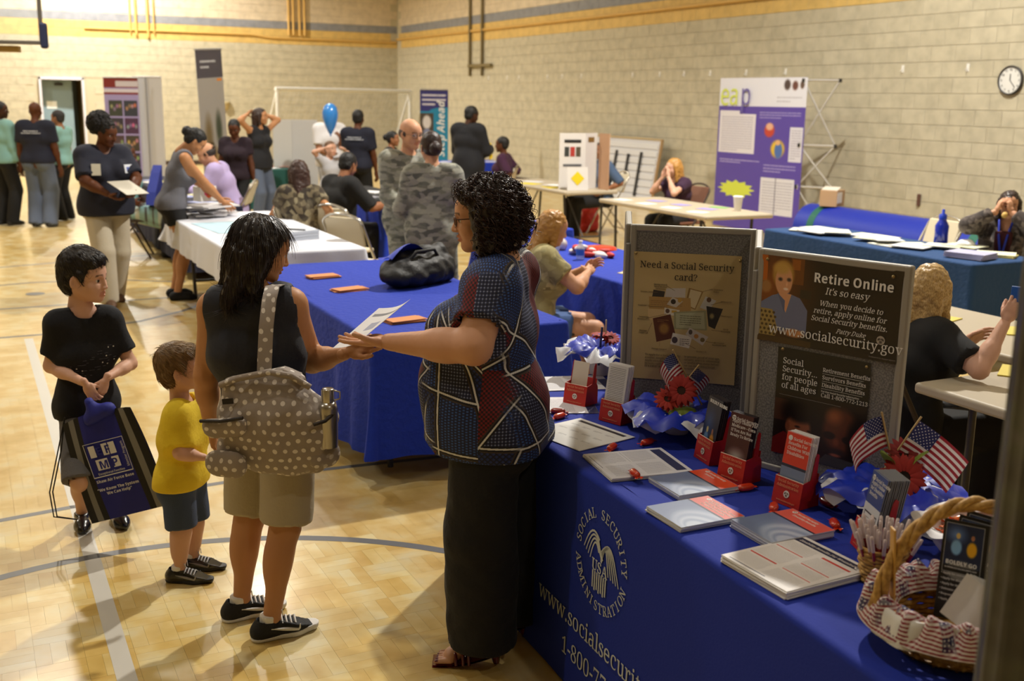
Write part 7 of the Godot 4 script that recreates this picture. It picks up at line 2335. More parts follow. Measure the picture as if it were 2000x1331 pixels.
	paper("green leaflet near the foam cup on the tan table", 7.25, -9.5, 0.4, mat(Color8(110, 180, 90), 0.7), 0.7405, 0.1, 0.2, 0.003)
	lathed("foam_cup", "white foam cup standing on the tan table before the purple banner", "cup", 7.20, 0.74, -9.12, [["cup", [[0, 0], [0.034, 0], [0.05, 0.15], [0.046, 0.15], [0.03, 0.01], [0, 0.01]], mat(Color8(226, 222, 214), 0.7)], ["lid", [[0.052, 0.146], [0.053, 0.156], [0.04, 0.16], [0, 0.158]], mat(Color8(232, 230, 226), 0.5)]])
	folding_table("tan folding table holding the white trifold display", 6.62, 7.38, -13.85, -11.75, 0.74, tan_top)
	for k in 4:
		paper(["yellow sheet", "white sheet"][k % 2] + " lying left of the white trifold display", 6.78 + (k % 2) * 0.22, -12.4 - k * 0.32, 0.2 * k, [mat(Color8(226, 206, 50), 0.6), page][k % 2], 0.7405, 0.2, 0.28, 0.003, ["yellow", "white"][k % 2] + " sheets by the trifold")
	# teal table
	table_cloth("teal blue cloth on the table covered with white papers", 6.42, 7.15, -7.75, -5.42, 0.742, 0.72, teal, 0.014)
	rng.seed = 2
	for k in 18:
		paper("white paper in the spread covering the teal table", 6.55 + rng.randf() * 0.5, -7.55 + k * 0.11, rng.randf_range(-0.7, 0.7), mat(Color8(224, 224, 222 - (k % 3) * 14), 0.7), 0.743 + (k % 5) * 0.008, 0.22, 0.28, 0.007, "papers on the teal table")
	for k in 3:
		paper("lilac booklet stack at the near corner of the teal table", 6.66, -5.66, 0.2 + 0.05 * k, mat(Color8(176, 176, 206), 0.6), 0.75 + k * 0.014, 0.24, 0.30, 0.012, "lilac booklets")
	paper("yellow napkin on the teal table before the woman eating", 6.98, -5.62, 0.5, mat(Color8(220, 206, 120), 0.8), 0.744, 0.2, 0.16, 0.01)
	lathed("drink_bottle", "blue plastic sports bottle on the teal table", "bottle", 7.05, 0.742, -6.30, [["bottle", [[0, 0], [0.05, 0], [0.055, 0.02], [0.052, 0.1], [0.055, 0.16], [0.03, 0.205], [0.03, 0.22], [0, 0.22]], mat(Color8(16, 44, 170), 0.15, {"coat": 0.6})], ["cap", [[0.032, 0.215], [0.03, 0.25], [0.012, 0.26], [0.012, 0.29], [0, 0.295]], mat(Color8(20, 60, 190), 0.3)]])
	tag(obj("crumpled_napkin", blob([egg(Vector3(0, 0.03, 0), Vector3(0.07, 0.045, 0.06), 0.02), egg(Vector3(0.05, 0.03, 0.02), Vector3(0.05, 0.035, 0.04), 0.02)], 0.01, [[Vector3.DOWN, 0.0]], fold_noise, 0.03), mat(Color8(226, 226, 226), 0.8), self, at(7.0, 0.75, -6.02)), "crumpled white napkin beside the blue bottle on the teal table", "napkin")
	# folding chairs
	var beige := mat(Color8(206, 194, 166), 0.7)
	var chrome := mat(Color8(190, 186, 176), 0.25, {"metal": 0.9})
	var brown := mat(Color8(64, 52, 44), 0.5, {"metal": 0.2})
	folding_chair("beige folding chair nearest the right corner of the white table", at(2.98, 0, -8.95, 2.2), beige, chrome, "beige folding chairs")
	folding_chair("beige folding chair behind the nearest one at the white table", at(3.12, 0, -9.75, 2.2), beige, chrome, "beige folding chairs")
	folding_chair("beige folding chair behind the man in lavender", at(2.82, 0, -12.78, -2.0), beige, chrome, "beige folding chairs")
	folding_chair("empty beige folding chair behind the teal table by the mat", at(7.62, 0, -6.95, -1.6), beige, chrome, "beige folding chairs")
	folding_chair("brown metal folding chair beneath the woman in the camouflage shirt", at(3.16, 0, -5.95, 1.2), brown, brown, "brown folding chairs")
	folding_chair("brown metal folding chair standing empty left of the display board", at(4.15, 0, -5.25, -2.4), brown, brown, "brown folding chairs")
	folding_chair("grey folding chair under the blonde woman in black", at(3.58, 0, -3.36, 1.45), mat(Color8(40, 40, 42), 0.6), brown)
	folding_chair("folding chair under the blonde woman with clasped hands", at(7.74, 0, -10.8, -1.5), mat(Color8(110, 70, 50), 0.6), brown)
	folding_chair("folding chair under the woman eating at the teal table", at(7.46, 0, -6.0, -1.0), beige, chrome)
	folding_chair("folding chair under the long-haired woman at the white table", at(2.78, 0, -9.82, 0.4), beige, chrome)
	folding_chair("folding chair under the man in the black shirt", at(3.28, 0, -10.5, 1.0), beige, chrome)
	folding_chair("folding chair under the woman in maroon by the dark coat", at(7.2, 0, -14.7, -2.2), beige, chrome)
	folding_chair("empty pale folding chair by the tan table with the trifold", at(8.05, 0, -13.05, -1.7), beige, chrome)
	folding_chair("chair under the woman with the blue bag on her lap", at(1.64, 0, -13.1, 1.35), brown, brown)
	# things standing about
	var rb := thing("shopping_bag", "red shopping bag on the floor by the tan tables", "bag", at(7.98, 0, -13.45, 0.5))
	obj("bag", blob([cap(Vector3(-0.12, 0.08, 0), Vector3(0.12, 0.08, 0), 0.09, 0.09, 0.03), cap(Vector3(-0.11, 0.20, 0), Vector3(0.11, 0.20, 0), 0.09, 0.09, 0.04), cap(Vector3(-0.11, 0.32, 0), Vector3(0.11, 0.32, 0), 0.07, 0.07, 0.04)], 0.02, [[Vector3.DOWN, 0.0], [Vector3.UP, 0.38]], fold_noise, 0.02), mat(Color8(190, 34, 20), 0.6), rb)
	for z in [-0.04, 0.04]:
		var hb := Bag.new()
		hb.tube([Vector3(-0.07, 0.34, z), Vector3(-0.05, 0.45, z), Vector3(0.05, 0.45, z), Vector3(0.07, 0.34, z)], 0.008, 6)
		obj("handle", hb, mat(Color8(170, 30, 20), 0.7), rb)

# ---------------------------------------------------------------- the crowd
func camo(a: Color, b: Color, c: Color, d: Color, scale: float, sd: int, stretch := Vector2(1, 1)) -> StandardMaterial3D:
	return mat(Color.WHITE, 0.9, {"tex": noise_tex(256, 0.045, [[0.0, a], [0.30, a], [0.32, b], [0.52, b], [0.54, c], [0.72, c], [0.74, d], [1.0, d]], FastNoiseLite.TYPE_CELLULAR, 1, stretch, sd), "tri": scale * 0.5})

func build_background_people() -> void:
	var black := mat(Color8(13, 13, 15), 0.85)
	var navy := mat(Color8(16, 19, 38), 0.85, {"weave": 0.3})
	var jeans := cloth(88, 98, 118)
	var shoe := mat(Color8(18, 16, 16), 0.45)
	var black_hair := mat(Color8(12, 10, 10), 0.6)
	var brown_hair := mat(Color8(46, 27, 18), 0.5)
	var blonde := mat(Color.WHITE, 0.42, {"tex": noise_tex(128, 0.05, [[0.0, Color8(120, 88, 44)], [0.5, Color8(186, 150, 90)], [1.0, Color8(222, 196, 140)]], FastNoiseLite.TYPE_SIMPLEX, 3, Vector2(4, 1), 5), "tri": 9.0})
	var gold := mat(Color8(176, 128, 62), 0.45)
	var abu := camo(Color8(158, 158, 146), Color8(122, 124, 112), Color8(94, 96, 90), Color8(142, 142, 134), 3.4, 3, Vector2(1, 2))
	var khaki := cloth(182, 172, 152)
	var mint := cloth(122, 164, 158)
	var V := func(x: float, y: float, z: float) -> Vector3: return Vector3(x, y, z)
	var crowd := [
		{"label": "man in mint green shirt and black trousers at the far left edge", "at": V.call(0.49, 0, -16.85), "yaw": 2.25, "h": 1.70, "g": 1.12, "skin": "dark", "shirt": {"mat": mint, "sleeve": 1.8}, "pants": {"mat": black}, "shoes": shoe, "hair": {"style": "short", "mat": black_hair}, "head": V.call(-0.9, 0, 0)},
		{"label": "bald man in navy polo and grey jeans seen from behind", "at": V.call(0.93, 0, -16.5), "yaw": 2.68, "h": 1.70, "g": 1.2, "skin": "brown", "shirt": {"mat": navy, "sleeve": 0.75, "hem": -0.05}, "pants": {"mat": jeans, "loose": 0.03}, "shoes": shoe, "tag": "back"},
		{"label": "grey-haired person in profile beyond the man in grey jeans", "at": V.call(1.30, 0, -17.3), "yaw": -2.2, "h": 1.58, "g": 1.05, "skin": "mid", "shirt": {"mat": mint, "sleeve": 0.6}, "pants": {"mat": black}, "shoes": shoe, "hair": {"style": "short", "mat": mat(Color8(40, 36, 34), 0.7)}},
		{"label": "smiling woman in navy polo and khaki trousers reading a paper", "at": V.call(1.10, 0, -10.20), "yaw": 0.25, "h": 1.62, "g": 1.34, "arm": 1.25, "leg": 1.1, "fem": true, "belly": 0.5, "skin": "brown", "cell": 0.018, "fine": 0.007, "shirt": {"mat": navy, "sleeve": 0.85, "hem": -0.10, "vneck": 0.03}, "pants": {"mat": khaki, "loose": 0.03}, "shoes": mat(Color8(90, 62, 40), 0.6), "hair": {"style": "puff", "mat": mat(Color8(14, 11, 11), 0.85)}, "head": V.call(0.5, 0.28, 0), "hl": V.call(0.10, 1.02, 0.36), "hr": V.call(-0.10, 1.0, 0.33), "el": V.call(0.9, -0.4, -0.2), "er": V.call(-0.9, -0.4, -0.2), "palml": V.call(-0.3, 1, 0), "palmr": V.call(0.3, 1, 0), "fl": V.call(0.06, 0, -0.12), "fr": V.call(-0.09, 0, 0.14), "tag": "badges"},
		{"label": "seated woman in mint top and striped skirt with a blue bag on her lap", "at": V.call(1.64, 0, -13.1), "yaw": 1.35, "h": 1.62, "sit": true, "fem": true, "g": 1.15, "skin": "brown", "shirt": {"mat": mint, "sleeve": 0.5}, "pants": {"called": "skirt", "mat": mat(Color.WHITE, 0.85, {"tex": paint(64, 64, Color8(150, 190, 192), [["r", 0.1, 0, 0.12, 1, Color8(92, 96, 96)], ["r", 0.45, 0, 0.2, 1, Color8(206, 214, 210)], ["r", 0.8, 0, 0.08, 1, Color8(110, 110, 108)]]), "tri": 4.0}), "skirt": 0.16, "len": 1.0}, "shoes": shoe, "hair": {"style": "bun", "mat": black_hair}},
		{"label": "woman in grey tank top and black shorts bending over the white table", "at": V.call(1.66, 0, -10.22), "yaw": 1.55, "h": 1.60, "fem": true, "skin": "tan", "cell": 0.018, "fine": 0.007, "lean": 0.30, "g": 1.0, "leg": 1.1, "shirt": {"called": "tank_top", "mat": cloth(98, 98, 106), "sleeve": 0.0, "hem": -0.05}, "pants": {"called": "shorts", "mat": black, "len": 0.2, "loose": 0.02, "off": 0.006}, "shoes": black, "hair": {"style": "bun", "mat": black_hair}, "head": V.call(-0.1, 0.75, 0), "hl": V.call(0.12, 0.90, 0.44), "hr": V.call(-0.10, 0.87, 0.46)},
		{"label": "balding man in lavender shirt seated and writing at the navy table", "at": V.call(2.76, 0, -12.80), "yaw": -2.0, "h": 1.75, "sit": true, "lean": 0.35, "g": 1.15, "skin": "fair", "shirt": {"mat": cloth(176, 160, 206), "sleeve": 1.95, "off": 0.02}, "pants": {"mat": black}, "shoes": shoe, "head": V.call(0.1, 0.45, 0), "hl": V.call(0.2, 0.80, 0.5), "hr": V.call(-0.2, 0.80, 0.52), "hair": {"style": "fringe", "mat": mat(Color8(50, 40, 34), 0.7)}},
		{"label": "woman in dark maroon T-shirt standing behind the man in lavender", "at": V.call(3.08, 0, -13.94), "yaw": -0.4, "h": 1.55, "fem": true, "skin": "brown", "g": 1.0, "shirt": {"mat": cloth(34, 18, 30), "sleeve": 0.55, "vneck": 0.06}, "pants": {"mat": black}, "shoes": shoe, "hair": {"style": "short", "mat": black_hair}, "head": V.call(0, 0.35, 0)},
		{"label": "woman in black vest standing with both hands raised to her hair", "at": V.call(3.80, 0, -15.67), "yaw": 0.55, "h": 1.66, "fem": true, "skin": "tan", "shirt": {"mat": cloth(26, 26, 30), "sleeve": 0.0, "hem": -0.1}, "pants": {"mat": jeans}, "shoes": shoe, "hair": {"style": "long", "mat": brown_hair, "len": 0.2}, "hl": V.call(0.16, 1.58, -0.06), "hr": V.call(-0.16, 1.58, -0.06), "el": V.call(1, 0.3, 0.2), "er": V.call(-1, 0.3, 0.2), "head": V.call(0.5, 0, 0)},
		{"label": "long-haired woman in a camouflage top seated at the white table", "at": V.call(2.74, 0, -9.80), "yaw": 2.9, "h": 1.62, "sit": true, "fem": true, "skin": "tan", "lean": 0.2, "shirt": {"mat": camo(Color8(70, 60, 46), Color8(120, 108, 84), Color8(150, 140, 112), Color8(52, 44, 36), 4.0, 6), "sleeve": 0.5, "off": 0.02}, "pants": {"mat": black}, "shoes": shoe, "hair": {"style": "long", "mat": mat(Color8(52, 26, 16), 0.5), "len": 0.36}, "hl": V.call(0.2, 0.8, 0.42), "head": V.call(0.3, 0.25, 0)},
		{"label": "man in a black T-shirt seated with an arm on the black table", "at": V.call(3.25, 0, -10.50), "yaw": 1.9, "h": 1.72, "sit": true, "g": 1.1, "skin": "mid", "lean": 0.28, "shirt": {"mat": black, "sleeve": 1.0, "off": 0.02}, "pants": {"mat": black}, "shoes": shoe, "hair": {"style": "short", "mat": black_hair}, "hl": V.call(0.25, 0.80, 0.45), "hr": V.call(-0.30, 0.80, 0.50), "head": V.call(0.3, 0.4, 0)},
		{"label": "bald man in grey camouflage uniform facing the uniformed woman", "at": V.call(3.17, 0, -8.20), "yaw": 0.15, "h": 1.68, "g": 1.08, "skin": "fair", "cell": 0.018, "fine": 0.006, "shirt": {"called": "uniform_jacket", "mat": abu, "sleeve": 1.9, "hem": -0.16, "off": 0.014, "fold": 0.012}, "pants": {"mat": abu, "loose": 0.03}, "shoes": shoe, "hair": {"style": "fringe", "mat": mat(Color8(70, 52, 40), 0.7)}, "head": V.call(0.15, 0.12, 0), "hl": V.call(0.1, 1.0, 0.28), "hr": V.call(-0.12, 1.0, 0.26), "glasses": 1},
		{"label": "woman in grey camouflage uniform with dark hair, seen from behind", "at": V.call(3.10, 0, -7.52), "yaw": 2.75, "h": 1.60, "g": 1.12, "fem": true, "skin": "fair", "cell": 0.018, "shirt": {"called": "uniform_jacket", "mat": abu, "sleeve": 1.9, "hem": -0.16, "off": 0.014, "fold": 0.012}, "pants": {"mat": abu, "loose": 0.03}, "shoes": shoe, "hair": {"style": "bun", "mat": mat(Color8(42, 22, 18), 0.5), "at": -0.02}, "head": V.call(0.3, 0.1, 0), "hl": V.call(0.18, 0.98, 0.24), "hr": V.call(-0.18, 0.98, 0.24)},
		{"label": "person in navy polo with pale back print, standing by the goal", "at": V.call(4.99, 0, -14.84), "yaw": 2.5, "h": 1.66, "g": 1.08, "skin": "brown", "shirt": {"mat": navy, "sleeve": 0.8}, "pants": {"mat": black}, "shoes": shoe, "hair": {"style": "short", "mat": black_hair}, "hl": V.call(0.12, 1.0, 0.3), "tag": "back"},
		{"label": "man in white polo shirt whose face is hidden by the blue balloon", "at": V.call(4.88, 0, -15.81), "yaw": 0.1, "h": 1.70, "g": 1.1, "skin": "mid", "shirt": {"mat": cloth(222, 220, 222), "sleeve": 0.8, "hem": -0.1}, "pants": {"mat": cloth(160, 160, 160)}, "shoes": shoe, "hair": {"style": "short", "mat": black_hair}, "hl": V.call(0.04, 1.25, 0.3), "hr": V.call(-0.1, 1.0, 0.25)},
		{"label": "small child reaching up in front of the man in white", "at": V.call(4.42, 0, -14.35), "yaw": 0.4, "h": 1.22, "kid": true, "skin": "pale", "shirt": {"mat": cloth(190, 190, 196), "sleeve": 0.6}, "pants": {"mat": navy}, "shoes": shoe, "hair": {"style": "short", "mat": mat(Color8(96, 66, 40), 0.6)}, "hl": V.call(0.1, 1.15, 0.2), "hr": V.call(-0.15, 1.18, 0.12)},
		{"label": "man in a long dark coat standing with his back turned, holding yellow paper", "at": V.call(6.36, 0, -14.10), "yaw": 2.1, "h": 1.74, "g": 1.15, "skin": "dark", "shirt": {"called": "coat", "mat": mat(Color8(14, 15, 22), 0.85), "sleeve": 1.9, "hem": -0.30, "off": 0.03, "flare": 0.02}, "pants": {"mat": black}, "shoes": shoe, "hair": {"style": "short", "mat": black_hair}, "hl": V.call(0.15, 1.1, 0.3), "hr": V.call(-0.15, 1.15, 0.32), "head": V.call(-0.4, 0.2, 0)},
		{"label": "person in a maroon shirt seated beside the man in the dark coat", "at": V.call(7.18, 0, -14.65), "yaw": -2.3, "h": 1.65, "sit": true, "skin": "brown", "fem": true, "shirt": {"mat": cloth(60, 24, 52), "sleeve": 1.0}, "pants": {"mat": black}, "shoes": shoe, "hair": {"style": "short", "mat": black_hair}},
		{"label": "dark-haired person glimpsed behind the bald man in uniform", "at": V.call(5.10, 0, -13.80), "yaw": 1.0, "h": 1.40, "skin": "mid", "fem": true, "shirt": {"mat": black, "sleeve": 0.6}, "pants": {"mat": black}, "shoes": shoe, "hair": {"style": "bun", "mat": black_hair}},
		{"label": "blonde woman in purple top resting her chin on clasped hands", "at": V.call(7.70, 0, -10.80), "yaw": -1.45, "seat": 0.41, "h": 1.55, "sit": true, "fem": true, "skin": "pale", "lean": 0.25, "shirt": {"mat": cloth(52, 26, 52), "sleeve": 0.55}, "pants": {"mat": black}, "shoes": shoe, "hair": {"style": "long", "mat": gold, "len": 0.30}, "hl": V.call(0.06, 0.98, 0.30), "hr": V.call(-0.05, 0.97, 0.30), "el": V.call(0.6, -0.8, 0.3), "er": V.call(-0.6, -0.8, 0.3), "head": V.call(-0.25, 0.15, 0), "pointl": V.call(-0.3, 1, -0.2), "pointr": V.call(0.3, 1, -0.2)},
		{"label": "brown-haired woman eating at the teal table near the right edge", "at": V.call(7.42, 0, -5.98), "yaw": -1.0, "seat": 0.42, "h": 1.53, "sit": true, "fem": true, "g": 1.15, "skin": "fair", "lean": 0.12, "cell": 0.018, "fine": 0.007, "shirt": {"called": "cardigan", "mat": camo(Color8(66, 58, 54), Color8(100, 90, 84), Color8(126, 116, 106), Color8(50, 44, 42), 6.0, 12), "sleeve": 1.85, "off": 0.022, "vneck": 0.16}, "pants": {"mat": black}, "shoes": shoe, "hair": {"style": "long", "mat": mat(Color8(44, 28, 22), 0.45), "len": 0.22}, "hl": V.call(0.045, 1.05, 0.24), "hr": V.call(-0.07, 1.05, 0.22), "el": V.call(0.9, -0.6, 0.2), "er": V.call(-0.9, -0.6, 0.2), "palml": V.call(-1, 0, -0.5), "palmr": V.call(1, 0, -0.5), "pointl": V.call(-0.3, 0.95, -0.15), "pointr": V.call(0.3, 0.95, -0.15), "handl": [0.7, 0.1, 0.6], "handr": [0.7, 0.1, 0.6], "head": V.call(0.15, 0.1, 0), "tag": "lanyard"},
		{"label": "blonde woman in a black T-shirt holding up a blue phone", "at": V.call(3.62, 0, -3.34), "yaw": 1.45, "h": 1.52, "seat": 0.40, "lean": 0.12, "sit": true, "fem": true, "g": 1.08, "skin": "pale", "cell": 0.015, "fine": 0.006, "shirt": {"mat": black, "sleeve": 0.75, "off": 0.02}, "pants": {"mat": black, "loose": 0.05, "off": 0.02}, "shoes": shoe, "hair": {"style": "long", "mat": blonde, "len": 0.24}, "head": V.call(0.45, 0.1, 0), "j": {"elr": V.call(3.64, 0.80, -2.99), "wrr": V.call(3.80, 0.98, -3.02)}, "hl": V.call(0.1, 0.80, 0.38), "handr": [0.6, 0.1, 0.7], "pointr": V.call(-0.2, 0.9, 0.3), "palmr": V.call(0.6, 0, 0.6)},
		{"label": "woman in a yellow-green camouflage T-shirt and denim shorts seated at the baseball table", "at": V.call(3.12, 0, -5.93), "yaw": 1.25, "seat": 0.41, "h": 1.52, "sit": true, "fem": true, "g": 1.2, "arm": 1.2, "skin": "fair", "cell": 0.015, "fine": 0.007, "lean": 0.15, "shirt": {"mat": camo(Color8(150, 140, 96), Color8(190, 178, 130), Color8(120, 112, 80), Color8(166, 158, 112), 4.0, 9), "sleeve": 0.6, "off": 0.02}, "pants": {"called": "shorts", "mat": cloth(70, 98, 150), "len": 0.3, "loose": 0.03}, "shoes": shoe, "hair": {"style": "long", "mat": gold, "len": 0.2}, "hr": V.call(-0.05, 0.80, 0.34), "hl": V.call(0.12, 0.80, 0.36), "er": V.call(-0.9, -0.5, -0.1), "head": V.call(0.15, 0.3, 0)},
		{"label": "person in dark trousers seated behind the white trifold display", "at": V.call(7.75, 0, -12.75), "yaw": -1.75, "h": 1.65, "sit": true, "skin": "mid", "shirt": {"mat": cloth(70, 90, 120), "sleeve": 1.0}, "pants": {"mat": black}, "shoes": shoe, "hair": {"style": "short", "mat": black_hair}},
	]
	var pale := mat(Color8(190, 194, 200), 0.8)
	for d in crowd:
		var w := person(d)
		if d.has("glasses"):
			glasses(w, d.joints.headx, mat(Color8(60, 50, 46), 0.4))
		match d.get("tag", ""):
			"back":
				for r in 2:
					for k in 6 + r * 2:
						obj("back_print", boxed(Vector3(0.02 + 0.008 * (k % 3), 0.010, 0.004)), pale, w, at((k - 2.5 - r) * 0.034, d.joints.chest.y + 0.09 - r * 0.028, -0.142 * d.g))
			"badges":
				var c: Vector3 = d.joints.chest
				obj("name_badge", boxed(Vector3(0.075, 0.10, 0.006), 0.002), mat(Color8(196, 192, 176), 0.5), w, Transform3D(Basis(Vector3.UP, -0.35) * Basis(Vector3.RIGHT, -0.2), c + Vector3(-0.14, 0.03, 0.19)))
				var nb := obj("name_badge", boxed(Vector3(0.10, 0.075, 0.006), 0.002), mat(Color8(216, 220, 230), 0.5), w, Transform3D(Basis(Vector3.UP, 0.35) * Basis(Vector3.RIGHT, -0.2), c + Vector3(0.15, 0.03, 0.185)))
				obj("badge_print", boxed(Vector3(0.06, 0.03, 0.002)), mat(Color8(70, 90, 160), 0.5), nb, at(0, 0, 0.004))
			"lanyard":
				var c: Vector3 = d.joints.chest
				obj("undershirt", boxed(Vector3(0.13, 0.24, 0.05), 0.02), mat(Color8(60, 10, 22), 0.85), w, Transform3D(Basis(Vector3.RIGHT, 0.12), c + Vector3(0, 0.0, 0.155)))
				for sx in [-1.0, 1.0]:
					var b := Bag.new()
					b.tube([c + Vector3(sx * 0.05, 0.2, 0.10), c + Vector3(sx * 0.03, 0.08, 0.2), c + Vector3(0, -0.1, 0.2)], 0.009, 6)
					obj("lanyard", b, mat(Color8(26, 50, 170), 0.6), w)
	# what some of them hold
	tag(obj("paper_sheet", boxed(Vector3(0.22, 0.003, 0.28)), mat(Color8(196, 190, 176), 0.7), self, Transform3D(Basis(Vector3.UP, 0.5) * Basis(Vector3.RIGHT, 0.35), Vector3(1.24, 1.06, -9.80))), "sheet of paper held by the smiling woman in navy polo", "paper")
	var lap := thing("tote_bag", "blue cloth bag on the lap of the seated woman in mint", "bag", at(1.92, 0.62, -12.95, 1.2))
	var lb := Bag.new()
	lb.slab([Vector3(-0.22, 0, 0.05), Vector3(0.2, -0.02, 0.05), Vector3(0.24, 0.42, 0.05), Vector3(0.1, 0.34, 0.05), Vector3(-0.14, 0.14, 0.05)], Vector3(0, 0, 1), 0.1)
	obj("bag", lb, mat(Color8(20, 36, 120), 0.8), lap)
	var ph := thing("phone", "small blue phone in the blonde woman's raised hand", "phone", Transform3D(Basis(Vector3.UP, 1.9), Vector3(3.835, 1.085, -3.0)))
	obj("case", boxed(Vector3(0.06, 0.09, 0.012), 0.004), mat(Color8(40, 90, 170), 0.3), ph)
	obj("screen", boxed(Vector3(0.05, 0.075, 0.002)), mat(Color8(70, 150, 210), 0.1), ph, at(0, 0, 0.0065))
	var bl := thing("balloon", "light blue balloon floating before the man in white", "balloon", at(4.66, 1.30, -15.05))
	var bb := Bag.new()
	bb.lathe(Transform3D(), [Vector2(0.0, 0.02), Vector2(0.02, 0.03), Vector2(0.07, 0.13), Vector2(0.105, 0.24), Vector2(0.112, 0.32), Vector2(0.09, 0.40), Vector2(0.05, 0.44), Vector2(0, 0.455)], 24)
	obj("envelope", bb, mat(Color8(56, 140, 220), 0.2, {"coat": 0.6, "back": Color(0.2, 0.4, 0.6)}), bl)
	obj("knot", blob([egg(Vector3(0, 0.01, 0), Vector3(0.014, 0.016, 0.014), 0.01)], 0.006), mat(Color8(46, 120, 200), 0.4), bl)
	obj("string", rod(Vector3(0, 0.0, 0), Vector3(0, -0.35, 0.02), 0.002, 5), mat(Color8(220, 220, 220), 0.7), bl)
	tag(obj("paper_sheet", boxed(Vector3(0.10, 0.22, 0.01)), mat(Color8(226, 196, 30), 0.6), self, Transform3D(Basis(Vector3.UP, 0.7) * Basis(Vector3.BACK, 0.3), Vector3(6.68, 1.12, -14.06))), "yellow folded paper in the hands of the man in the dark coat", "paper")
	tag(obj("sandwich", blob([cap(Vector3(-0.03, 0, 0), Vector3(0.03, 0, 0), 0.022, 0.022, 0.02)], 0.008), mat(Color8(206, 170, 96), 0.8), self, at(7.20, 1.03, -5.84, 0.6)), "sandwich in the hands of the woman eating", "food")
	var sg := thing("sunglasses", "sunglasses pushed up on the head of the man in lavender", "sunglasses", Transform3D(Basis(Vector3.UP, -1.9), Vector3(2.60, 1.26, -12.88)))
	for sx in [-0.035, 0.035]:
		obj("lens", blob([egg(Vector3(sx, 0, 0), Vector3(0.03, 0.022, 0.008), 0.01)], 0.007), mat(Color8(40, 40, 44), 0.05, {"coat": 1.0}), sg)

# ---------------------------------------------------------------- things along the walls
func roller_banner(label: String, x: Transform3D, w: float, h: float, t: Texture2D, lean := 0.0) -> Node3D:
	var n := thing("roller_banner", label, "banner", x)
	var tilt := Transform3D(Basis(Vector3.BACK, lean), Vector3.ZERO)
	obj("stand", boxed(Vector3(w, 0.07, 0.16), 0.02), mat(Color8(150, 150, 154), 0.35, {"metal": 0.6}), n, at(0, 0.035, 0))
	obj("pole", rod(Vector3(0, 0.05, -0.03), Vector3(0, h, -0.03), 0.01), mat(Color8(150, 150, 154), 0.35, {"metal": 0.6}), n, tilt)
	var b := Bag.new()
	b.quad(Vector3(-w / 2, 0.07, 0), Vector3(w / 2, 0.07, 0), Vector3(w / 2, h, 0), Vector3(-w / 2, h, 0), Vector3(0, 0, 1))
	obj("print", b, print_mat(t, 0.5), n, tilt)
	obj("backing", boxed(Vector3(w, h - 0.07, 0.004)), mat(Color8(186, 186, 190), 0.7), n, tilt * at(0, h / 2 + 0.035, -0.004))
	obj("top_bar", boxed(Vector3(w + 0.01, 0.025, 0.025), 0.008), mat(Color8(170, 170, 172), 0.3, {"metal": 0.6}), n, tilt * at(0, h, 0))
	return n

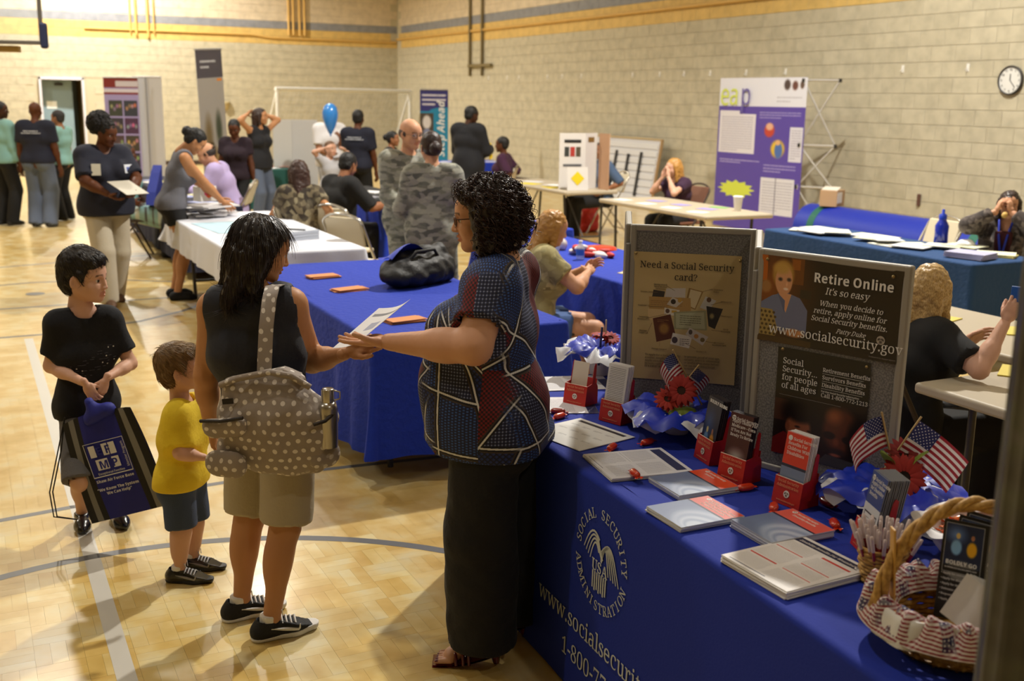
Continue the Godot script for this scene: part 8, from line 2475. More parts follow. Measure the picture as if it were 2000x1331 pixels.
func build_background_things() -> void:
	var C := func(r: int, g: int, b: int) -> Color: return Color8(r, g, b)
	# banners; the camera looks along (0.45, -0.89), so a face turned to it has a turn of about -0.47
	var photos := [["r", 0, 0, 1, 0.09, C.call(120, 36, 34)], ["r", 0.35, 0.03, 0.65, 0.05, C.call(196, 190, 200)], ["r", 0, 0.1, 1, 0.03, C.call(200, 196, 210)], ["r", 0, 0.13, 1, 0.02, C.call(120, 40, 40)]]
	var pr := RandomNumberGenerator.new()
	pr.seed = 12
	for r in 5:
		for c in 2:
			photos.append(["r", 0.12 + c * 0.44, 0.20 + r * 0.155, 0.4, 0.14, C.call(44 + pr.randi() % 30, 40 + pr.randi() % 24, 46 + pr.randi() % 30)])
			for k in 4:
				photos.append(["e", 0.2 + c * 0.44 + 0.08 * k, 0.24 + r * 0.155 + 0.05 * pr.randf(), 0.05, 0.025, C.call(120 + pr.randi() % 80, 90 + pr.randi() % 70, 80 + pr.randi() % 80), 0.5])
	roller_banner("roller banner with dark red heading and rows of photographs", at(2.70, 0, -21.5, -0.40), 0.62, 2.12, paint(192, 640, C.call(150, 140, 190), photos))
	roller_banner("pale banner turned away beside the photograph banner", at(3.15, 0, -21.4, 2.25), 0.7, 2.14, paint(64, 128, C.call(196, 196, 204), []))
	roller_banner("tall grey banner leaning over the crowd at an angle", at(2.95, 0, -14.35, 0.84), 0.62, 2.40, paint(128, 512, C.call(150, 144, 136), [["r", 0, 0, 1, 0.15, C.call(70, 66, 74)], ["t", 0.15, 0.05, 0.6, 0.06, 2, C.call(190, 190, 190)], ["r", 0.75, 0.155, 0.2, 0.015, C.call(200, 120, 40)], ["e", 0.3, 0.45, 0.2, 0.14, C.call(110, 92, 60), 0.7], ["e", 0.7, 0.42, 0.16, 0.12, C.call(60, 66, 50), 0.6], ["e", 0.5, 0.58, 0.3, 0.08, C.call(150, 120, 70), 0.8], ["r", 0, 0.64, 1, 0.36, C.call(44, 42, 116)], ["t", 0.2, 0.67, 0.6, 0.2, 8, C.call(110, 110, 170)], ["e", 0.4, 0.93, 0.12, 0.03, C.call(190, 110, 60), 0.5]]), 0.06)
	var bb := roller_banner("tall blue banner with the word Ahead beside the goal", at(9.40, 0, -22.7, -0.45), 0.62, 2.02, paint(192, 640, C.call(20, 130, 176), [["r", 0, 0, 1, 0.24, C.call(44, 44, 118)], ["t", 0.08, 0.04, 0.84, 0.15, 3, C.call(226, 226, 236)], ["e", 0.9, 0.24, 0.6, 0.05, C.call(20, 130, 176), 0.1], ["r", 0, 0.26, 0.48, 0.74, C.call(66, 58, 50)], ["e", 0.24, 0.36, 0.18, 0.09, C.call(206, 204, 210), 0.3], ["e", 0.24, 0.47, 0.16, 0.05, C.call(120, 130, 170), 0.4], ["e", 0.2, 0.6, 0.2, 0.1, C.call(90, 84, 74), 0.6]]))
	letters("Step Ahead", 0.16, mat(Color8(226, 230, 236), 0.6), bb, Transform3D(Basis(Vector3(0, 1, 0), Vector3(-1, 0, 0), Vector3(0, 0, 1)), Vector3(0.22, 0.55, 0.003)), sans_bold, HORIZONTAL_ALIGNMENT_LEFT, 0.2)
	# the goal in the corner
	var wm := mat(Color8(210, 210, 206), 0.5)
	var goal := thing("soccer_goal", "white framed indoor goal with fine net in the far corner", "goal", at(9.0, 0, -27.6, 0.29))
	for sx in [-2.05, 2.05]:
		obj("post", rod(Vector3(sx, 0, 0), Vector3(sx, 2.0, 0), 0.05), wm, goal)
		obj("stay", rod(Vector3(sx, 2.0, 0), Vector3(sx, 0, -1.0), 0.03), wm, goal)
		obj("base_bar", rod(Vector3(sx, 0.03, 0), Vector3(sx, 0.03, -1.0), 0.03), wm, goal)
	obj("crossbar", rod(Vector3(-2.1, 2.0, 0), Vector3(2.1, 2.0, 0), 0.05), wm, goal)
	var net := Bag.new()
	for k in 34:
		net.tube([Vector3(-2.0 + k * 0.121, 1.98, -0.02), Vector3(-2.0 + k * 0.121, 0.9, -0.62), Vector3(-2.0 + k * 0.121, 0.02, -0.98)], 0.0022, 3)
	for k in 16:
		var u := k / 16.0
		net.tube([Vector3(-2.0, 1.98 - 1.96 * u, -0.02 - 0.96 * u), Vector3(2.0, 1.98 - 1.96 * u, -0.02 - 0.96 * u)], 0.0022, 3)
	obj("net", net, mat(Color8(200, 200, 196), 0.8), goal).set_meta("kind", "stuff")
	# pale folded screen
	var sc := thing("folding_screen", "pale grey folding screen standing between green table and goal", "screen", at(4.72, 0, -17.1, -0.3))
	obj("panel", boxed(Vector3(0.30, 1.45, 0.03), 0.006), mat(Color8(190, 188, 184), 0.7), sc, at(-0.20, 0.75, 0.03, 0.35))
	obj("panel", boxed(Vector3(0.42, 1.45, 0.03), 0.006), mat(Color8(182, 180, 178), 0.7), sc, at(0.14, 0.75, 0.0, -0.15))
	for sx in [-0.3, 0.3]:
		obj("foot", boxed(Vector3(0.04, 0.03, 0.3), 0.006), mat(Color8(120, 120, 120), 0.5), sc, at(sx, 0.015, 0))
	# basketball backboard, hung above the left
	var bk := thing("basketball_backboard", "clear basketball backboard with dark padding and orange hoop", "backboard", at(0.20, 2.42, -15.7, -0.30))
	obj("glass", boxed(Vector3(1.7, 1.05, 0.012)), mat(Color8(214, 220, 216), 0.05, {"alpha": 0.14}), bk, at(0, 0.55, 0))
	for e in [[Vector3(1.72, 0.05, 0.04), Vector3(0, 0.03, 0)], [Vector3(0.05, 1.1, 0.04), Vector3(0.86, 0.55, 0)], [Vector3(0.05, 1.1, 0.04), Vector3(-0.86, 0.55, 0)], [Vector3(1.72, 0.05, 0.04), Vector3(0, 1.08, 0)]]:
		obj("frame_bar", boxed(e[0], 0.008), mat(Color8(110, 106, 100), 0.4, {"metal": 0.5}), bk, Transform3D(Basis(), e[1]))
	for e in [[Vector3(0.6, 0.05, 0.003), Vector3(0, 0.6, 0.008)], [Vector3(0.6, 0.05, 0.003), Vector3(0, 0.18, 0.008)], [Vector3(0.05, 0.46, 0.003), Vector3(0.3, 0.39, 0.008)], [Vector3(0.05, 0.46, 0.003), Vector3(-0.3, 0.39, 0.008)]]:
		obj("target_line", boxed(e[0]), mat(Color8(190, 186, 176), 0.6), bk, Transform3D(Basis(), e[1]))
	obj("corner_pad", boxed(Vector3(0.09, 0.32, 0.10), 0.03), mat(Color8(22, 32, 66), 0.6), bk, at(0.89, 0.12, 0))
	var hoop := Bag.new()
	var hp := []
	for k in 28:
		hp.append(Vector3(cos(TAU * k / 28) * 0.23, 0.12, 0.30 + sin(TAU * k / 28) * 0.23))
	hoop.tube(hp, 0.012, 6, true)
	obj("hoop", hoop, mat(Color8(206, 70, 36), 0.5), bk)
	var nt := Bag.new()
	for k in 14:
		for sg in [-1.0, 1.0]:
			var a := TAU * k / 14
			nt.tube([Vector3(cos(a) * 0.23, 0.11, 0.30 + sin(a) * 0.23), Vector3(cos(a + 0.25 * sg) * 0.17, -0.1, 0.30 + sin(a + 0.25 * sg) * 0.17), Vector3(cos(a) * 0.12, -0.32, 0.30 + sin(a) * 0.12)], 0.004, 3)
	obj("net", nt, mat(Color8(220, 218, 214), 0.8), bk).set_meta("kind", "stuff")
	obj("bracket", boxed(Vector3(0.3, 0.08, 0.12), 0.01), mat(Color8(150, 120, 60), 0.5, {"metal": 0.5}), bk, at(0.42, -0.05, -0.08))
	for sx in [-0.5, 0.5]:
		obj("hanger", rod(Vector3(sx, 1.1, -0.05), Vector3(sx * 0.8, 5.5, -1.2), 0.03), mat(Color8(130, 126, 118), 0.5), bk)
	# the purple pop-up wall with its truss
	var eap := thing("popup_display", "tall purple and white pop-up display with text panels", "display", at(10.25, 0, -12.65))
	var a3 := Vector3(0.0, 0, -0.85)
	var w := 1.72
	var pnl := func(u: float, y: float) -> Vector3:
		# the panel runs towards the camera and bends back at its right
		return Vector3(-0.05 + 0.16 * u * u, y, -0.85 + u * w)
	var shapes := [["r", 0, 0, 1, 0.185, C.call(206, 206, 214)], ["r", 0, 0.185, 1, 0.815, C.call(82, 64, 148)], ["r", 0.02, 0.235, 0.46, 0.26, C.call(206, 202, 206)], ["r", 0.02, 0.215, 0.26, 0.03, C.call(206, 202, 206)], ["t", 0.05, 0.25, 0.4, 0.235, 15, C.call(160, 156, 170)], ["t", 0.52, 0.215, 0.44, 0.05, 3, C.call(150, 140, 190)], ["e", 0.64, 0.335, 0.065, 0.05, C.call(176, 60, 44), 0.3], ["e", 0.64, 0.31, 0.05, 0.03, C.call(210, 160, 130), 0.4], ["e", 0.74, 0.45, 0.085, 0.065, C.call(206, 170, 50), 0.3], ["e", 0.75, 0.46, 0.05, 0.06, C.call(70, 100, 160), 0.3], ["e", 0.74, 0.41, 0.03, 0.02, C.call(206, 160, 110), 0.3], ["r", 0.86, 0.31, 0.13, 0.22, C.call(200, 198, 206)], ["t", 0.875, 0.325, 0.1, 0.19, 12, C.call(160, 156, 170)], ["t", 0.05, 0.535, 0.5, 0.03, 2, C.call(170, 160, 200)], ["t", 0.6, 0.55, 0.34, 0.06, 3, C.call(150, 140, 190)], ["r", 0.58, 0.64, 0.36, 0.24, C.call(202, 200, 204)], ["t", 0.6, 0.66, 0.32, 0.2, 11, C.call(156, 152, 164)], ["r", 0.74, 0.64, 0.01, 0.24, C.call(110, 106, 120)], ["e", 0.8, 0.045, 0.04, 0.04, C.call(70, 56, 52), 0.4], ["e", 0.88, 0.05, 0.035, 0.035, C.call(96, 60, 50), 0.4], ["e", 0.95, 0.045, 0.025, 0.03, C.call(90, 70, 60), 0.4], ["t", 0.7, 0.115, 0.26, 0.05, 2, C.call(176, 174, 182)]]
	var star := []
	for k in 24:
		var t := TAU * k / 24
		var r := 1.0 if k % 2 == 0 else 0.72
		star.append([0.28 + cos(t) * 0.24 * r, 0.735 + sin(t) * 0.062 * r])
	shapes.append(["p", star, C.call(196, 206, 70)])
	var sheet := Bag.new()
	sheet.sheet(16, 4, func(u, v): return pnl.call(u, 2.20 - v * 2.18))
	obj("print", sheet, print_mat(paint(512, 640, C.call(82, 64, 148), shapes), 0.55), eap)
	var er := Transform3D(Basis(Vector3(0.02, 0, 1).normalized(), Vector3.UP, Vector3(-1, 0, 0.02).normalized()), Vector3(-0.062, 1.835, -0.83))
	letters("ea", 0.30, mat(Color8(196, 206, 90), 0.6), eap, er, sans)
	letters("p", 0.30, mat(Color8(96, 84, 150), 0.6), eap, er * Transform3D(Basis(), Vector3(0.47, 0, 0.004)), sans)
	var alu := mat(Color8(196, 194, 190), 0.35, {"metal": 0.6})
	var nodes := [2.16, 1.29, 0.72, 0.02]
	for k in 4:
		var y: float = nodes[k]
		obj("strut", rod(Vector3(0.10, y, 0.80), Vector3(0.36, y, 1.22), 0.018, 6), alu, eap)
		for q in [Vector3(0.10, y, 0.80), Vector3(0.36, y, 1.22)]:
			obj("joint", boxed(Vector3(0.04, 0.05, 0.04), 0.008), mat(Color8(30, 30, 32), 0.5), eap, Transform3D(Basis(), q))
		if k < 3:
			var y2: float = nodes[k + 1]
			obj("brace", rod(Vector3(0.10, y, 0.80), Vector3(0.36, y2, 1.22), 0.014, 6), alu, eap)
			obj("brace", rod(Vector3(0.36, y, 1.22), Vector3(0.10, y2, 0.80), 0.014, 6), alu, eap)
	# the rolled blue mat and what lies on it
	var matr := thing("rolled_mat", "long rolled blue gym mat with green straps along the right wall", "mat", at(9.72, 0.30, -8.4))
	var rl := Bag.new()
	rl.lathe(Transform3D(Basis(Vector3.RIGHT, PI / 2), Vector3.ZERO), [Vector2(0, -2.45), Vector2(0.26, -2.45), Vector2(0.30, -2.40), Vector2(0.30, 2.4), Vector2(0.26, 2.45), Vector2(0, 2.45)], 32)
	obj("roll", rl, mat(Color8(14, 40, 150), 0.5), matr)
	for z in [-2.1, 0.35, 2.0]:
		var s := Bag.new()
		s.lathe(Transform3D(Basis(Vector3.RIGHT, PI / 2), Vector3(0, 0, z)), [Vector2(0.302, -0.06), Vector2(0.305, 0), Vector2(0.302, 0.06)], 32)
		obj("strap", s, mat(Color8(20, 90, 74), 0.6), matr)
	var cb := thing("cardboard_box", "small cardboard box with white label on the rolled mat", "box", at(9.72, 0.60, -10.45, 0.5))
	obj("carton", boxed(Vector3(0.30, 0.20, 0.22), 0.006), mat(Color8(168, 138, 106), 0.8), cb, at(0, 0.10, 0))
	obj("label", boxed(Vector3(0.17, 0.13, 0.003)), mat(Color8(222, 220, 216), 0.7), cb, at(-0.05, 0.11, 0.112))
	obj("flap", boxed(Vector3(0.14, 0.004, 0.2)), mat(Color8(214, 204, 190), 0.8), cb, Transform3D(Basis(Vector3.BACK, 0.25), Vector3(-0.06, 0.22, 0)))
	# wall clock
	var ck := thing("wall_clock", "round white wall clock with dark rim high on the right wall", "clock", Transform3D(Basis(Vector3.UP, -PI / 2), Vector3(WALL_X - 0.005, 2.16, -9.31)))
	var cf := Bag.new()
	cf.lathe(Transform3D(Basis(Vector3.RIGHT, PI / 2), Vector3.ZERO), [Vector2(0, 0.03), Vector2(0.155, 0.03)], 40)
	obj("face", cf, mat(Color8(214, 214, 210), 0.4), ck)
	var cr := Bag.new()
	cr.lathe(Transform3D(Basis(Vector3.RIGHT, PI / 2), Vector3.ZERO), [Vector2(0.17, 0.0), Vector2(0.175, 0.035), Vector2(0.165, 0.05), Vector2(0.153, 0.04), Vector2(0.153, 0.03)], 40)
	obj("rim", cr, mat(Color8(54, 52, 52), 0.35), ck)
	var dark := mat(Color8(40, 40, 44), 0.5)
	for k in 12:
		var a := TAU * k / 12
		letters(str(12 if k == 0 else k), 0.026, dark, ck, Transform3D(Basis(), Vector3(sin(a) * 0.125, cos(a) * 0.125 - 0.012, 0.032)), sans_bold, HORIZONTAL_ALIGNMENT_CENTER, 0.0, "numeral")
	obj("hour_hand", boxed(Vector3(0.010, 0.08, 0.003)), dark, ck, Transform3D(Basis(Vector3.BACK, 0.0), Vector3(0, 0.035, 0.035)))
	obj("minute_hand", boxed(Vector3(0.007, 0.12, 0.003)), dark, ck, Transform3D(Basis(Vector3.BACK, PI + 0.75), Vector3(0.038, -0.04, 0.037)))
	# hooks in a row
	var k := 0
	for z in [-9.98, -11.05, -13.4, -14.35, -15.3, -16.05, -16.8, -17.7, -19.6, -20.4, -21.05, -22.4, -23.0, -24.0]:
		k += 1
		var hk := thing("wall_hook", "small white hook high on the right wall, %s from the clock" % ["nearest", "second", "third", "fourth", "fifth", "sixth", "seventh", "eighth", "ninth", "tenth", "eleventh", "twelfth", "thirteenth", "farthest"][k - 1], "hook", Transform3D(Basis(Vector3.UP, -PI / 2), Vector3(WALL_X - 0.005, 2.32, z)), "row of wall hooks")
		obj("plate", boxed(Vector3(0.045, 0.10, 0.012), 0.005), mat(Color8(220, 218, 212), 0.5), hk)
		var b := Bag.new()
		b.tube([Vector3(0, 0.01, 0.005), Vector3(0, -0.03, 0.02), Vector3(0, -0.035, 0.035), Vector3(0, -0.015, 0.042)], 0.006, 6)
		obj("hook", b, mat(Color8(220, 218, 212), 0.5), hk)
	tag(obj("wall_fixture", boxed(Vector3(0.03, 0.16, 0.05), 0.01), mat(Color8(90, 60, 50), 0.6), self, at(WALL_X - 0.02, 0.62, -10.55)), "small brown fixture low on the right wall above the mat", "fixture")
	var spk := thing("wall_speaker", "small tan half-round fixture on the back wall", "wall light", at(6.42, 1.42, WALL_Z + 0.02))
	var sb := Bag.new()
	sb.lathe(Transform3D(), [Vector2(0.0, 0.0), Vector2(0.08, 0.05), Vector2(0.13, 0.2), Vector2(0.13, 0.24), Vector2(0, 0.24)], 20)
	obj("shell", sb, mat(Color8(176, 160, 120), 0.6), spk)
	obj("back_plate", boxed(Vector3(0.2, 0.2, 0.02), 0.005), mat(Color8(190, 176, 140), 0.6), spk, at(0, 0.14, 0))
	# white trifold board on the far tan table
	var tf := thing("trifold_board", "white trifold board with pictures and a yellow diamond sign", "display board", at(6.98, 0.742, -12.05, -0.25))
	var fm := mat(Color8(214, 210, 206), 0.7)
	obj("center_panel", boxed(Vector3(0.34, 0.70, 0.008)), fm, tf, at(-0.10, 0.35, 0.0))
	obj("side_panel", boxed(Vector3(0.26, 0.70, 0.008)), mat(Color8(206, 202, 200), 0.7), tf, at(0.16, 0.35, -0.08, 0.62))
	obj("side_panel", boxed(Vector3(0.26, 0.70, 0.008)), mat(Color8(190, 150, 118), 0.8), tf, at(0.30, 0.35, 0.06, -1.35))
	var pics := [[0.0, 0.60, 0.22, 0.04, Color8(30, 30, 30)], [-0.075, 0.47, 0.06, 0.12, Color8(50, 54, 50)], [0.0, 0.47, 0.06, 0.12, Color8(170, 50, 40)], [0.075, 0.47, 0.06, 0.12, Color8(80, 70, 50)], [0.0, 0.30, 0.24, 0.03, Color8(90, 90, 94)]]
	for q in pics:
		obj("picture", boxed(Vector3(q[2], q[3], 0.003)), mat(q[4], 0.6), tf, at(q[0] - 0.10, q[1], 0.006))
	obj("picture", boxed(Vector3(0.12, 0.06, 0.003)), mat(Color8(120, 90, 40), 0.6), tf, at(0.165, 0.62, -0.074, 0.62))
	var dm := thing("diamond_sign", "white card with a yellow diamond leaning on the trifold board", "sign", at(6.86, 0.742, -11.90, -0.25))
	obj("card", boxed(Vector3(0.27, 0.29, 0.006)), fm, dm, Transform3D(Basis(Vector3.RIGHT, -0.12), Vector3(0, 0.145, 0.02)))
	obj("diamond", boxed(Vector3(0.125, 0.125, 0.003)), mat(Color8(222, 196, 20), 0.5), dm, Transform3D(Basis(Vector3.RIGHT, -0.12) * Basis(Vector3.BACK, PI / 4), Vector3(0, 0.15, 0.026)))
	# slatted rack leaning on the right wall
	var rk := thing("slatted_rack", "white slatted display rack with dark hooks leaning on the right wall", "rack", Transform3D(Basis(Vector3.UP, -PI / 2) * Basis(Vector3.RIGHT, -0.16), Vector3(WALL_X - 0.42, 0, -17.6)))
	obj("board", boxed(Vector3(2.6, 1.15, 0.03), 0.006), mat(Color8(196, 196, 200), 0.6), rk, at(0, 0.60, 0))
	for z in 8:
		obj("slat", boxed(Vector3(2.5, 0.10, 0.015), 0.003), mat(Color8(204, 204, 206), 0.55), rk, at(0, 0.12 + z * 0.135, 0.022))
	for z in 5:
		obj("hook_strip", boxed(Vector3(0.05, 0.8 - 0.1 * (z % 2), 0.04), 0.01), mat(Color8(40, 38, 38), 0.5), rk, at(-0.9 + z * 0.42, 0.55, 0.045))
	obj("frame", boxed(Vector3(0.04, 1.2, 0.05), 0.008), mat(Color8(160, 130, 90), 0.6), rk, at(1.31, 0.60, 0))
	obj("frame", boxed(Vector3(2.64, 0.04, 0.05), 0.008), mat(Color8(170, 150, 110), 0.6), rk, at(0, 1.19, 0))
	_held()

func _held() -> void:
	# the spotted tote on the shoulder of the woman in navy
	var dots := mat(Color.WHITE, 0.8, {"tex": dots_texture(), "tri": 2.9, "sharp": 8.0})
	var trim := mat(Color8(44, 36, 30), 0.7)
	var tote := thing("tote_bag", "taupe tote bag with white polka dots hanging from the woman's shoulder", "bag", at(0.838, 0.83, -3.384, -0.466))
	var fb := Bag.new()
	fb.add(blob([cap(Vector3(-0.135, -0.115, 0), Vector3(0.12, -0.135, 0), 0.055, 0.055, 0.05), cap(Vector3(-0.115, 0.0, 0), Vector3(0.115, -0.01, 0), 0.075, 0.08, 0.06), cap(Vector3(-0.12, 0.10, 0), Vector3(0.06, 0.135, 0), 0.035, 0.045, 0.06), egg(Vector3(0.02, -0.04, 0.03), Vector3(0.16, 0.14, 0.10), 0.06)], 0.011, [[Vector3(-0.2, 1, 0).normalized(), 0.152], [Vector3(0.45, 1, 0).normalized(), 0.165]], fold_noise, 0.012), Transform3D(Basis().scaled(Vector3(1, 1, 0.72)), Vector3.ZERO))
	obj("body", fb, dots, tote)
	var rim := Bag.new()
	rim.tube([Vector3(-0.165, 0.105, 0.02), Vector3(-0.10, 0.135, 0.045), Vector3(0.0, 0.158, 0.05), Vector3(0.07, 0.145, 0.045), Vector3(0.125, 0.105, 0.03)], 0.011, 8)
	obj("rim", rim, dots, tote)
	for e in [[-0.145, -0.09, 0.10, 0.19, -0.25, "left"], [0.165, -0.075, 0.05, 0.17, 0.75, "right"]]:
		var pb := Bag.new()
		pb.add(blob([cap(Vector3(-e[2] * 0.3, -e[3] * 0.3, 0), Vector3(e[2] * 0.3, -e[3] * 0.3, 0), 0.045, 0.045, 0.04), cap(Vector3(-e[2] * 0.4, e[3] * 0.35, 0), Vector3(e[2] * 0.4, e[3] * 0.42, 0), 0.04, 0.04, 0.04)], 0.011, [[Vector3(-0.12, 1, 0).normalized(), e[3] * 0.5]]), Transform3D(Basis(Vector3.UP, e[4]) * Basis().scaled(Vector3(1, 1, 0.5)), Vector3(e[0], e[1], 0.066 if e[0] < 0 else 0.02)))
		obj("pocket", pb, dots, tote)
		var tb := Bag.new()
		var bs := Basis(Vector3.UP, e[4])
		tb.tube([Vector3(e[0], e[1], 0.07) + bs * Vector3(-e[2] * 0.75, e[3] * 0.46, 0.016), Vector3(e[0], e[1], 0.07) + bs * Vector3(0, e[3] * 0.50, 0.024), Vector3(e[0], e[1], 0.07) + bs * Vector3(e[2] * 0.75, e[3] * 0.58, 0.014)], 0.006, 6)
		obj("pocket_trim", tb, trim, tote)
	obj("maker_label", boxed(Vector3(0.035, 0.018, 0.003)), trim, tote, Transform3D(Basis(Vector3.BACK, 0.1), Vector3(-0.135, 0.06, 0.052)))
	var inv := tote.transform.affine_inverse()
	var hr := Vector3(0.893, 0, 0.449)
	var path := [Vector3(0.808, 0.975, -3.372), Vector3(0.813, 1.017, -3.381), Vector3(0.826, 1.121, -3.400), Vector3(0.845, 1.205, -3.425), Vector3(0.872, 1.238, -3.486), Vector3(0.915, 1.232, -3.556), Vector3(0.955, 1.18, -3.62), Vector3(0.96, 1.05, -3.66)]
	var st := Bag.new()
	for side in [1.0, -1.0]:
		st.sheet(2, path.size() - 1, func(u, v):
			var p: Vector3 = path[int(round(v * (path.size() - 1)))]
			return inv * (p + hr * (u - 0.5) * 0.046 * side + Vector3(-0.3, 0.3, 0.5) * 0.004 * side))
	obj("strap", st, dots, tote)
	lathed("steel_bottle", "brushed steel bottle with loop cap in the tote's side pocket", "bottle", 0.985, 0.74, -3.268, [["bottle", [[0, 0], [0.03, 0], [0.031, 0.13], [0.024, 0.15], [0, 0.15]], mat(Color8(176, 172, 164), 0.28, {"metal": 0.9})], ["cap", [[0.0205, 0.148], [0.0215, 0.15], [0.021, 0.19], [0.017, 0.195], [0, 0.195]], mat(Color8(190, 186, 176), 0.22, {"metal": 0.9})]])
	var lp := Bag.new()
	lp.tube([Vector3(0.018, 0.188, 0.008), Vector3(0.036, 0.182, 0.014), Vector3(0.036, 0.160, 0.014), Vector3(0.02, 0.155, 0.008)], 0.0028, 6)
	obj("loop", lp, mat(Color8(190, 186, 176), 0.25, {"metal": 0.9}), get_node("steel_bottle"))
	# the sheet passing between the two women
	var P := [Vector3(1.019, 1.054, -3.315), Vector3(1.208, 1.157, -3.400), Vector3(1.260, 1.213, -3.239), Vector3(1.074, 1.120, -3.154)]
	var hp := thing("held_sheet", "folded white printed sheet passing between the two women's hands", "paper", Transform3D(Basis(), P[0]))
	var lift: Vector3 = (P[1] - P[0]).cross(P[3] - P[0]).normalized()
	for side in [0.0, 1.0]:
		var b := Bag.new()
		b.sheet(8, 8, func(u, v): return P[0].lerp(P[3], u).lerp(P[1].lerp(P[2], u), v) - P[0] + lift * (0.012 * sin(u * PI) + side * 0.0008))
		obj("page" if side == 0.0 else "back_page", b, print_mat(paint(128, 160, Color8(222, 220, 222), [["r", 0.08, 0.78, 0.84, 0.07, Color8(110, 110, 120)], ["r", 0.3, 0.4, 0.3, 0.2, Color8(150, 154, 180)], ["t", 0.1, 0.1, 0.8, 0.25, 6, Color8(180, 180, 190)]]), 0.6), hp)
	# the boy's drawstring bag
	var bag := thing("drawstring_bag", "blue and black drawstring bag with grey stripes and white print", "bag", at(0.451, 0.356, -4.542, -0.466) * Transform3D(Basis(Vector3.BACK, 0.27), Vector3.ZERO))
	var W := 0.345
	var Hh := 0.46
	var bt := paint(256, 320, Color8(16, 24, 128), [["r", 0, 0, 0.24, 1, Color8(14, 14, 17)], ["r", 0.76, 0, 0.24, 1, Color8(14, 14, 17)], ["r", 0.09, 0, 0.075, 1, Color8(120, 120, 120)], ["r", 0.835, 0, 0.075, 1, Color8(120, 120, 120)]])
	for side in [1.0, -1.0]:
		var b := Bag.new()
		b.sheet(16, 16, func(u, v):
			var g: float = 1.0 - 0.16 * (1.0 - v) * (1.0 - v)
			var dip: float = 0.035 * pow(absf(u - 0.5) * 2.0, 1.5) * (1.0 - v)
			return Vector3((u - 0.5) * W * g * side, (0.5 - v) * Hh - dip * 0.6, side * (0.004 + 0.022 * sin(u * PI) * sin(clampf(v, 0, 1) * PI) + 0.004 * sin(u * 23.0 + v * 5.0) * (1.0 - v))))
		obj("front" if side > 0 else "back", b, print_mat(bt, 0.7), bag)
	var wt := mat(Color8(206, 206, 214), 0.6)
	var Z := func(x: float, y: float) -> Transform3D: return Transform3D(Basis(), Vector3(x, y, 0.0285))
	for q in [[-0.055, 0.072, 0.026, 0.05], [0.0, 0.072, 0.024, 0.05], [0.03, 0.072, 0.026, 0.05], [-0.03, 0.012, 0.05, 0.046], [0.028, 0.012, 0.03, 0.046]]:
		obj("logo_block", boxed(Vector3(q[2], q[3], 0.0008)), wt, bag, Z.call(q[0], q[1]))
	var bl := mat(Color8(20, 30, 130), 0.7)
	letters("E F", 0.034, bl, bag, Transform3D(Basis(), Vector3(-0.01, 0.056, 0.0292)), sans_bold, HORIZONTAL_ALIGNMENT_CENTER)
	letters("M P", 0.034, bl, bag, Transform3D(Basis(), Vector3(-0.006, -0.004, 0.0292)), sans_bold, HORIZONTAL_ALIGNMENT_CENTER)
	for q in [[0.0, 0.108, 0.17, 0.002], [0.0, -0.038, 0.17, 0.004], [-0.084, 0.035, 0.002, 0.146], [0.084, 0.035, 0.002, 0.146]]:
		obj("logo_frame", boxed(Vector3(q[2], q[3], 0.0008)), wt, bag, Z.call(q[0], q[1]))
	letters("Exceptional Families", 0.009, wt, bag, Z.call(-0.005, -0.030), sans, HORIZONTAL_ALIGNMENT_CENTER)
	letters("Member Program", 0.010, wt, bag, Transform3D(Basis(Vector3.BACK, PI / 2), Vector3(0.076, 0.035, 0.027)), sans, HORIZONTAL_ALIGNMENT_CENTER)
	letters("Shaw Air Force Base", 0.012, wt, bag, Z.call(0.0, -0.062), sans_bold, HORIZONTAL_ALIGNMENT_CENTER)
	letters("\"We Know The System", 0.012, wt, bag, Z.call(0.0, -0.098), sans_bold, HORIZONTAL_ALIGNMENT_CENTER)
	letters("We Can Help\"", 0.012, wt, bag, Z.call(0.0, -0.117), sans_bold, HORIZONTAL_ALIGNMENT_CENTER)
	var ci := bag.transform.affine_inverse()
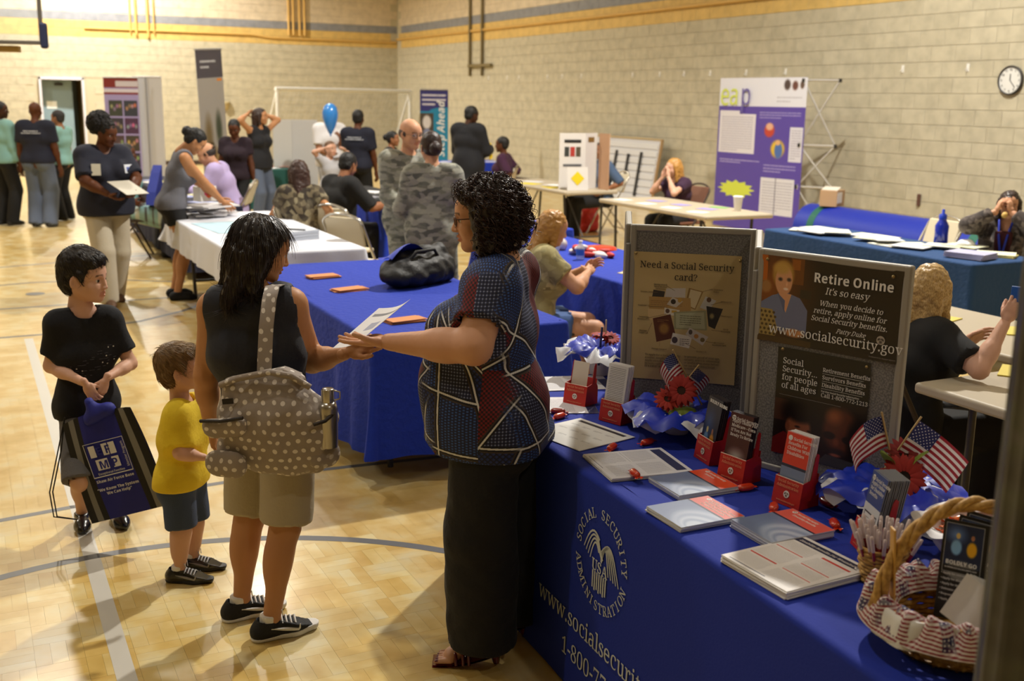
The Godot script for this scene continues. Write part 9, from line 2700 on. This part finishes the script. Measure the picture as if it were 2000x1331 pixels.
	for o in [0.0, 0.012]:
		var cd := Bag.new()
		cd.tube([Vector3(0.285, 0.548, -4.63), Vector3(0.262 - o, 0.408, -4.634), Vector3(0.218 - o, 0.232, -4.640), Vector3(0.226 - o, 0.128, -4.625), Vector3(0.30, 0.115, -4.59)].map(func(q): return ci * q), 0.0028, 6)
		obj("cord", cd, mat(Color8(22, 22, 24), 0.8), bag)
	obj("gather", blob([cap(Vector3(-0.03, 0.205, 0.0), Vector3(0.05, 0.225, 0.0), 0.03, 0.03, 0.03), cap(Vector3(0.0, 0.22, 0), Vector3(-0.01, 0.27, 0), 0.028, 0.018, 0.03)], 0.01, [], fold_noise, 0.01), mat(Color8(18, 28, 130), 0.7), bag)

func _ready() -> void:
	rng.seed = 5
	build_camera()
	build_lamps()
	fold_noise.noise_type = FastNoiseLite.TYPE_SIMPLEX_SMOOTH
	fold_noise.frequency = 7.0
	fold_noise.fractal_octaves = 2
	fold_noise.seed = 3
	hair_noise.frequency = 28.0
	hair_noise.seed = 9
	hair_noise.fractal_octaves = 2
	serif = SystemFont.new(); serif.font_names = PackedStringArray(["Droid Serif"])
	serif_bold = SystemFont.new(); serif_bold.font_names = PackedStringArray(["Droid Serif"]); serif_bold.font_weight = 700
	sans = SystemFont.new(); sans.font_names = PackedStringArray(["Droid Sans"])
	sans_bold = SystemFont.new(); sans_bold.font_names = PackedStringArray(["Droid Sans"]); sans_bold.font_weight = 700
	var wn := FastNoiseLite.new()
	wn.noise_type = FastNoiseLite.TYPE_SIMPLEX_SMOOTH
	wn.frequency = 0.02
	wn.fractal_octaves = 5
	var wi := wn.get_seamless_image(512, 512)
	wi.convert(Image.FORMAT_RGBA8)
	wi.bump_map_to_normal_map(9.0)
	weave = ImageTexture.create_from_image(wi)
	build_room()
	print("room ", Time.get_ticks_msec())
	build_main_people()
	print("main people ", Time.get_ticks_msec())
	build_front_table()
	print("front table ", Time.get_ticks_msec())
	build_tables()
	print("tables ", Time.get_ticks_msec())
	build_background_people()
	print("background people ", Time.get_ticks_msec())
	build_background_things()
	print("background things ", Time.get_ticks_msec())
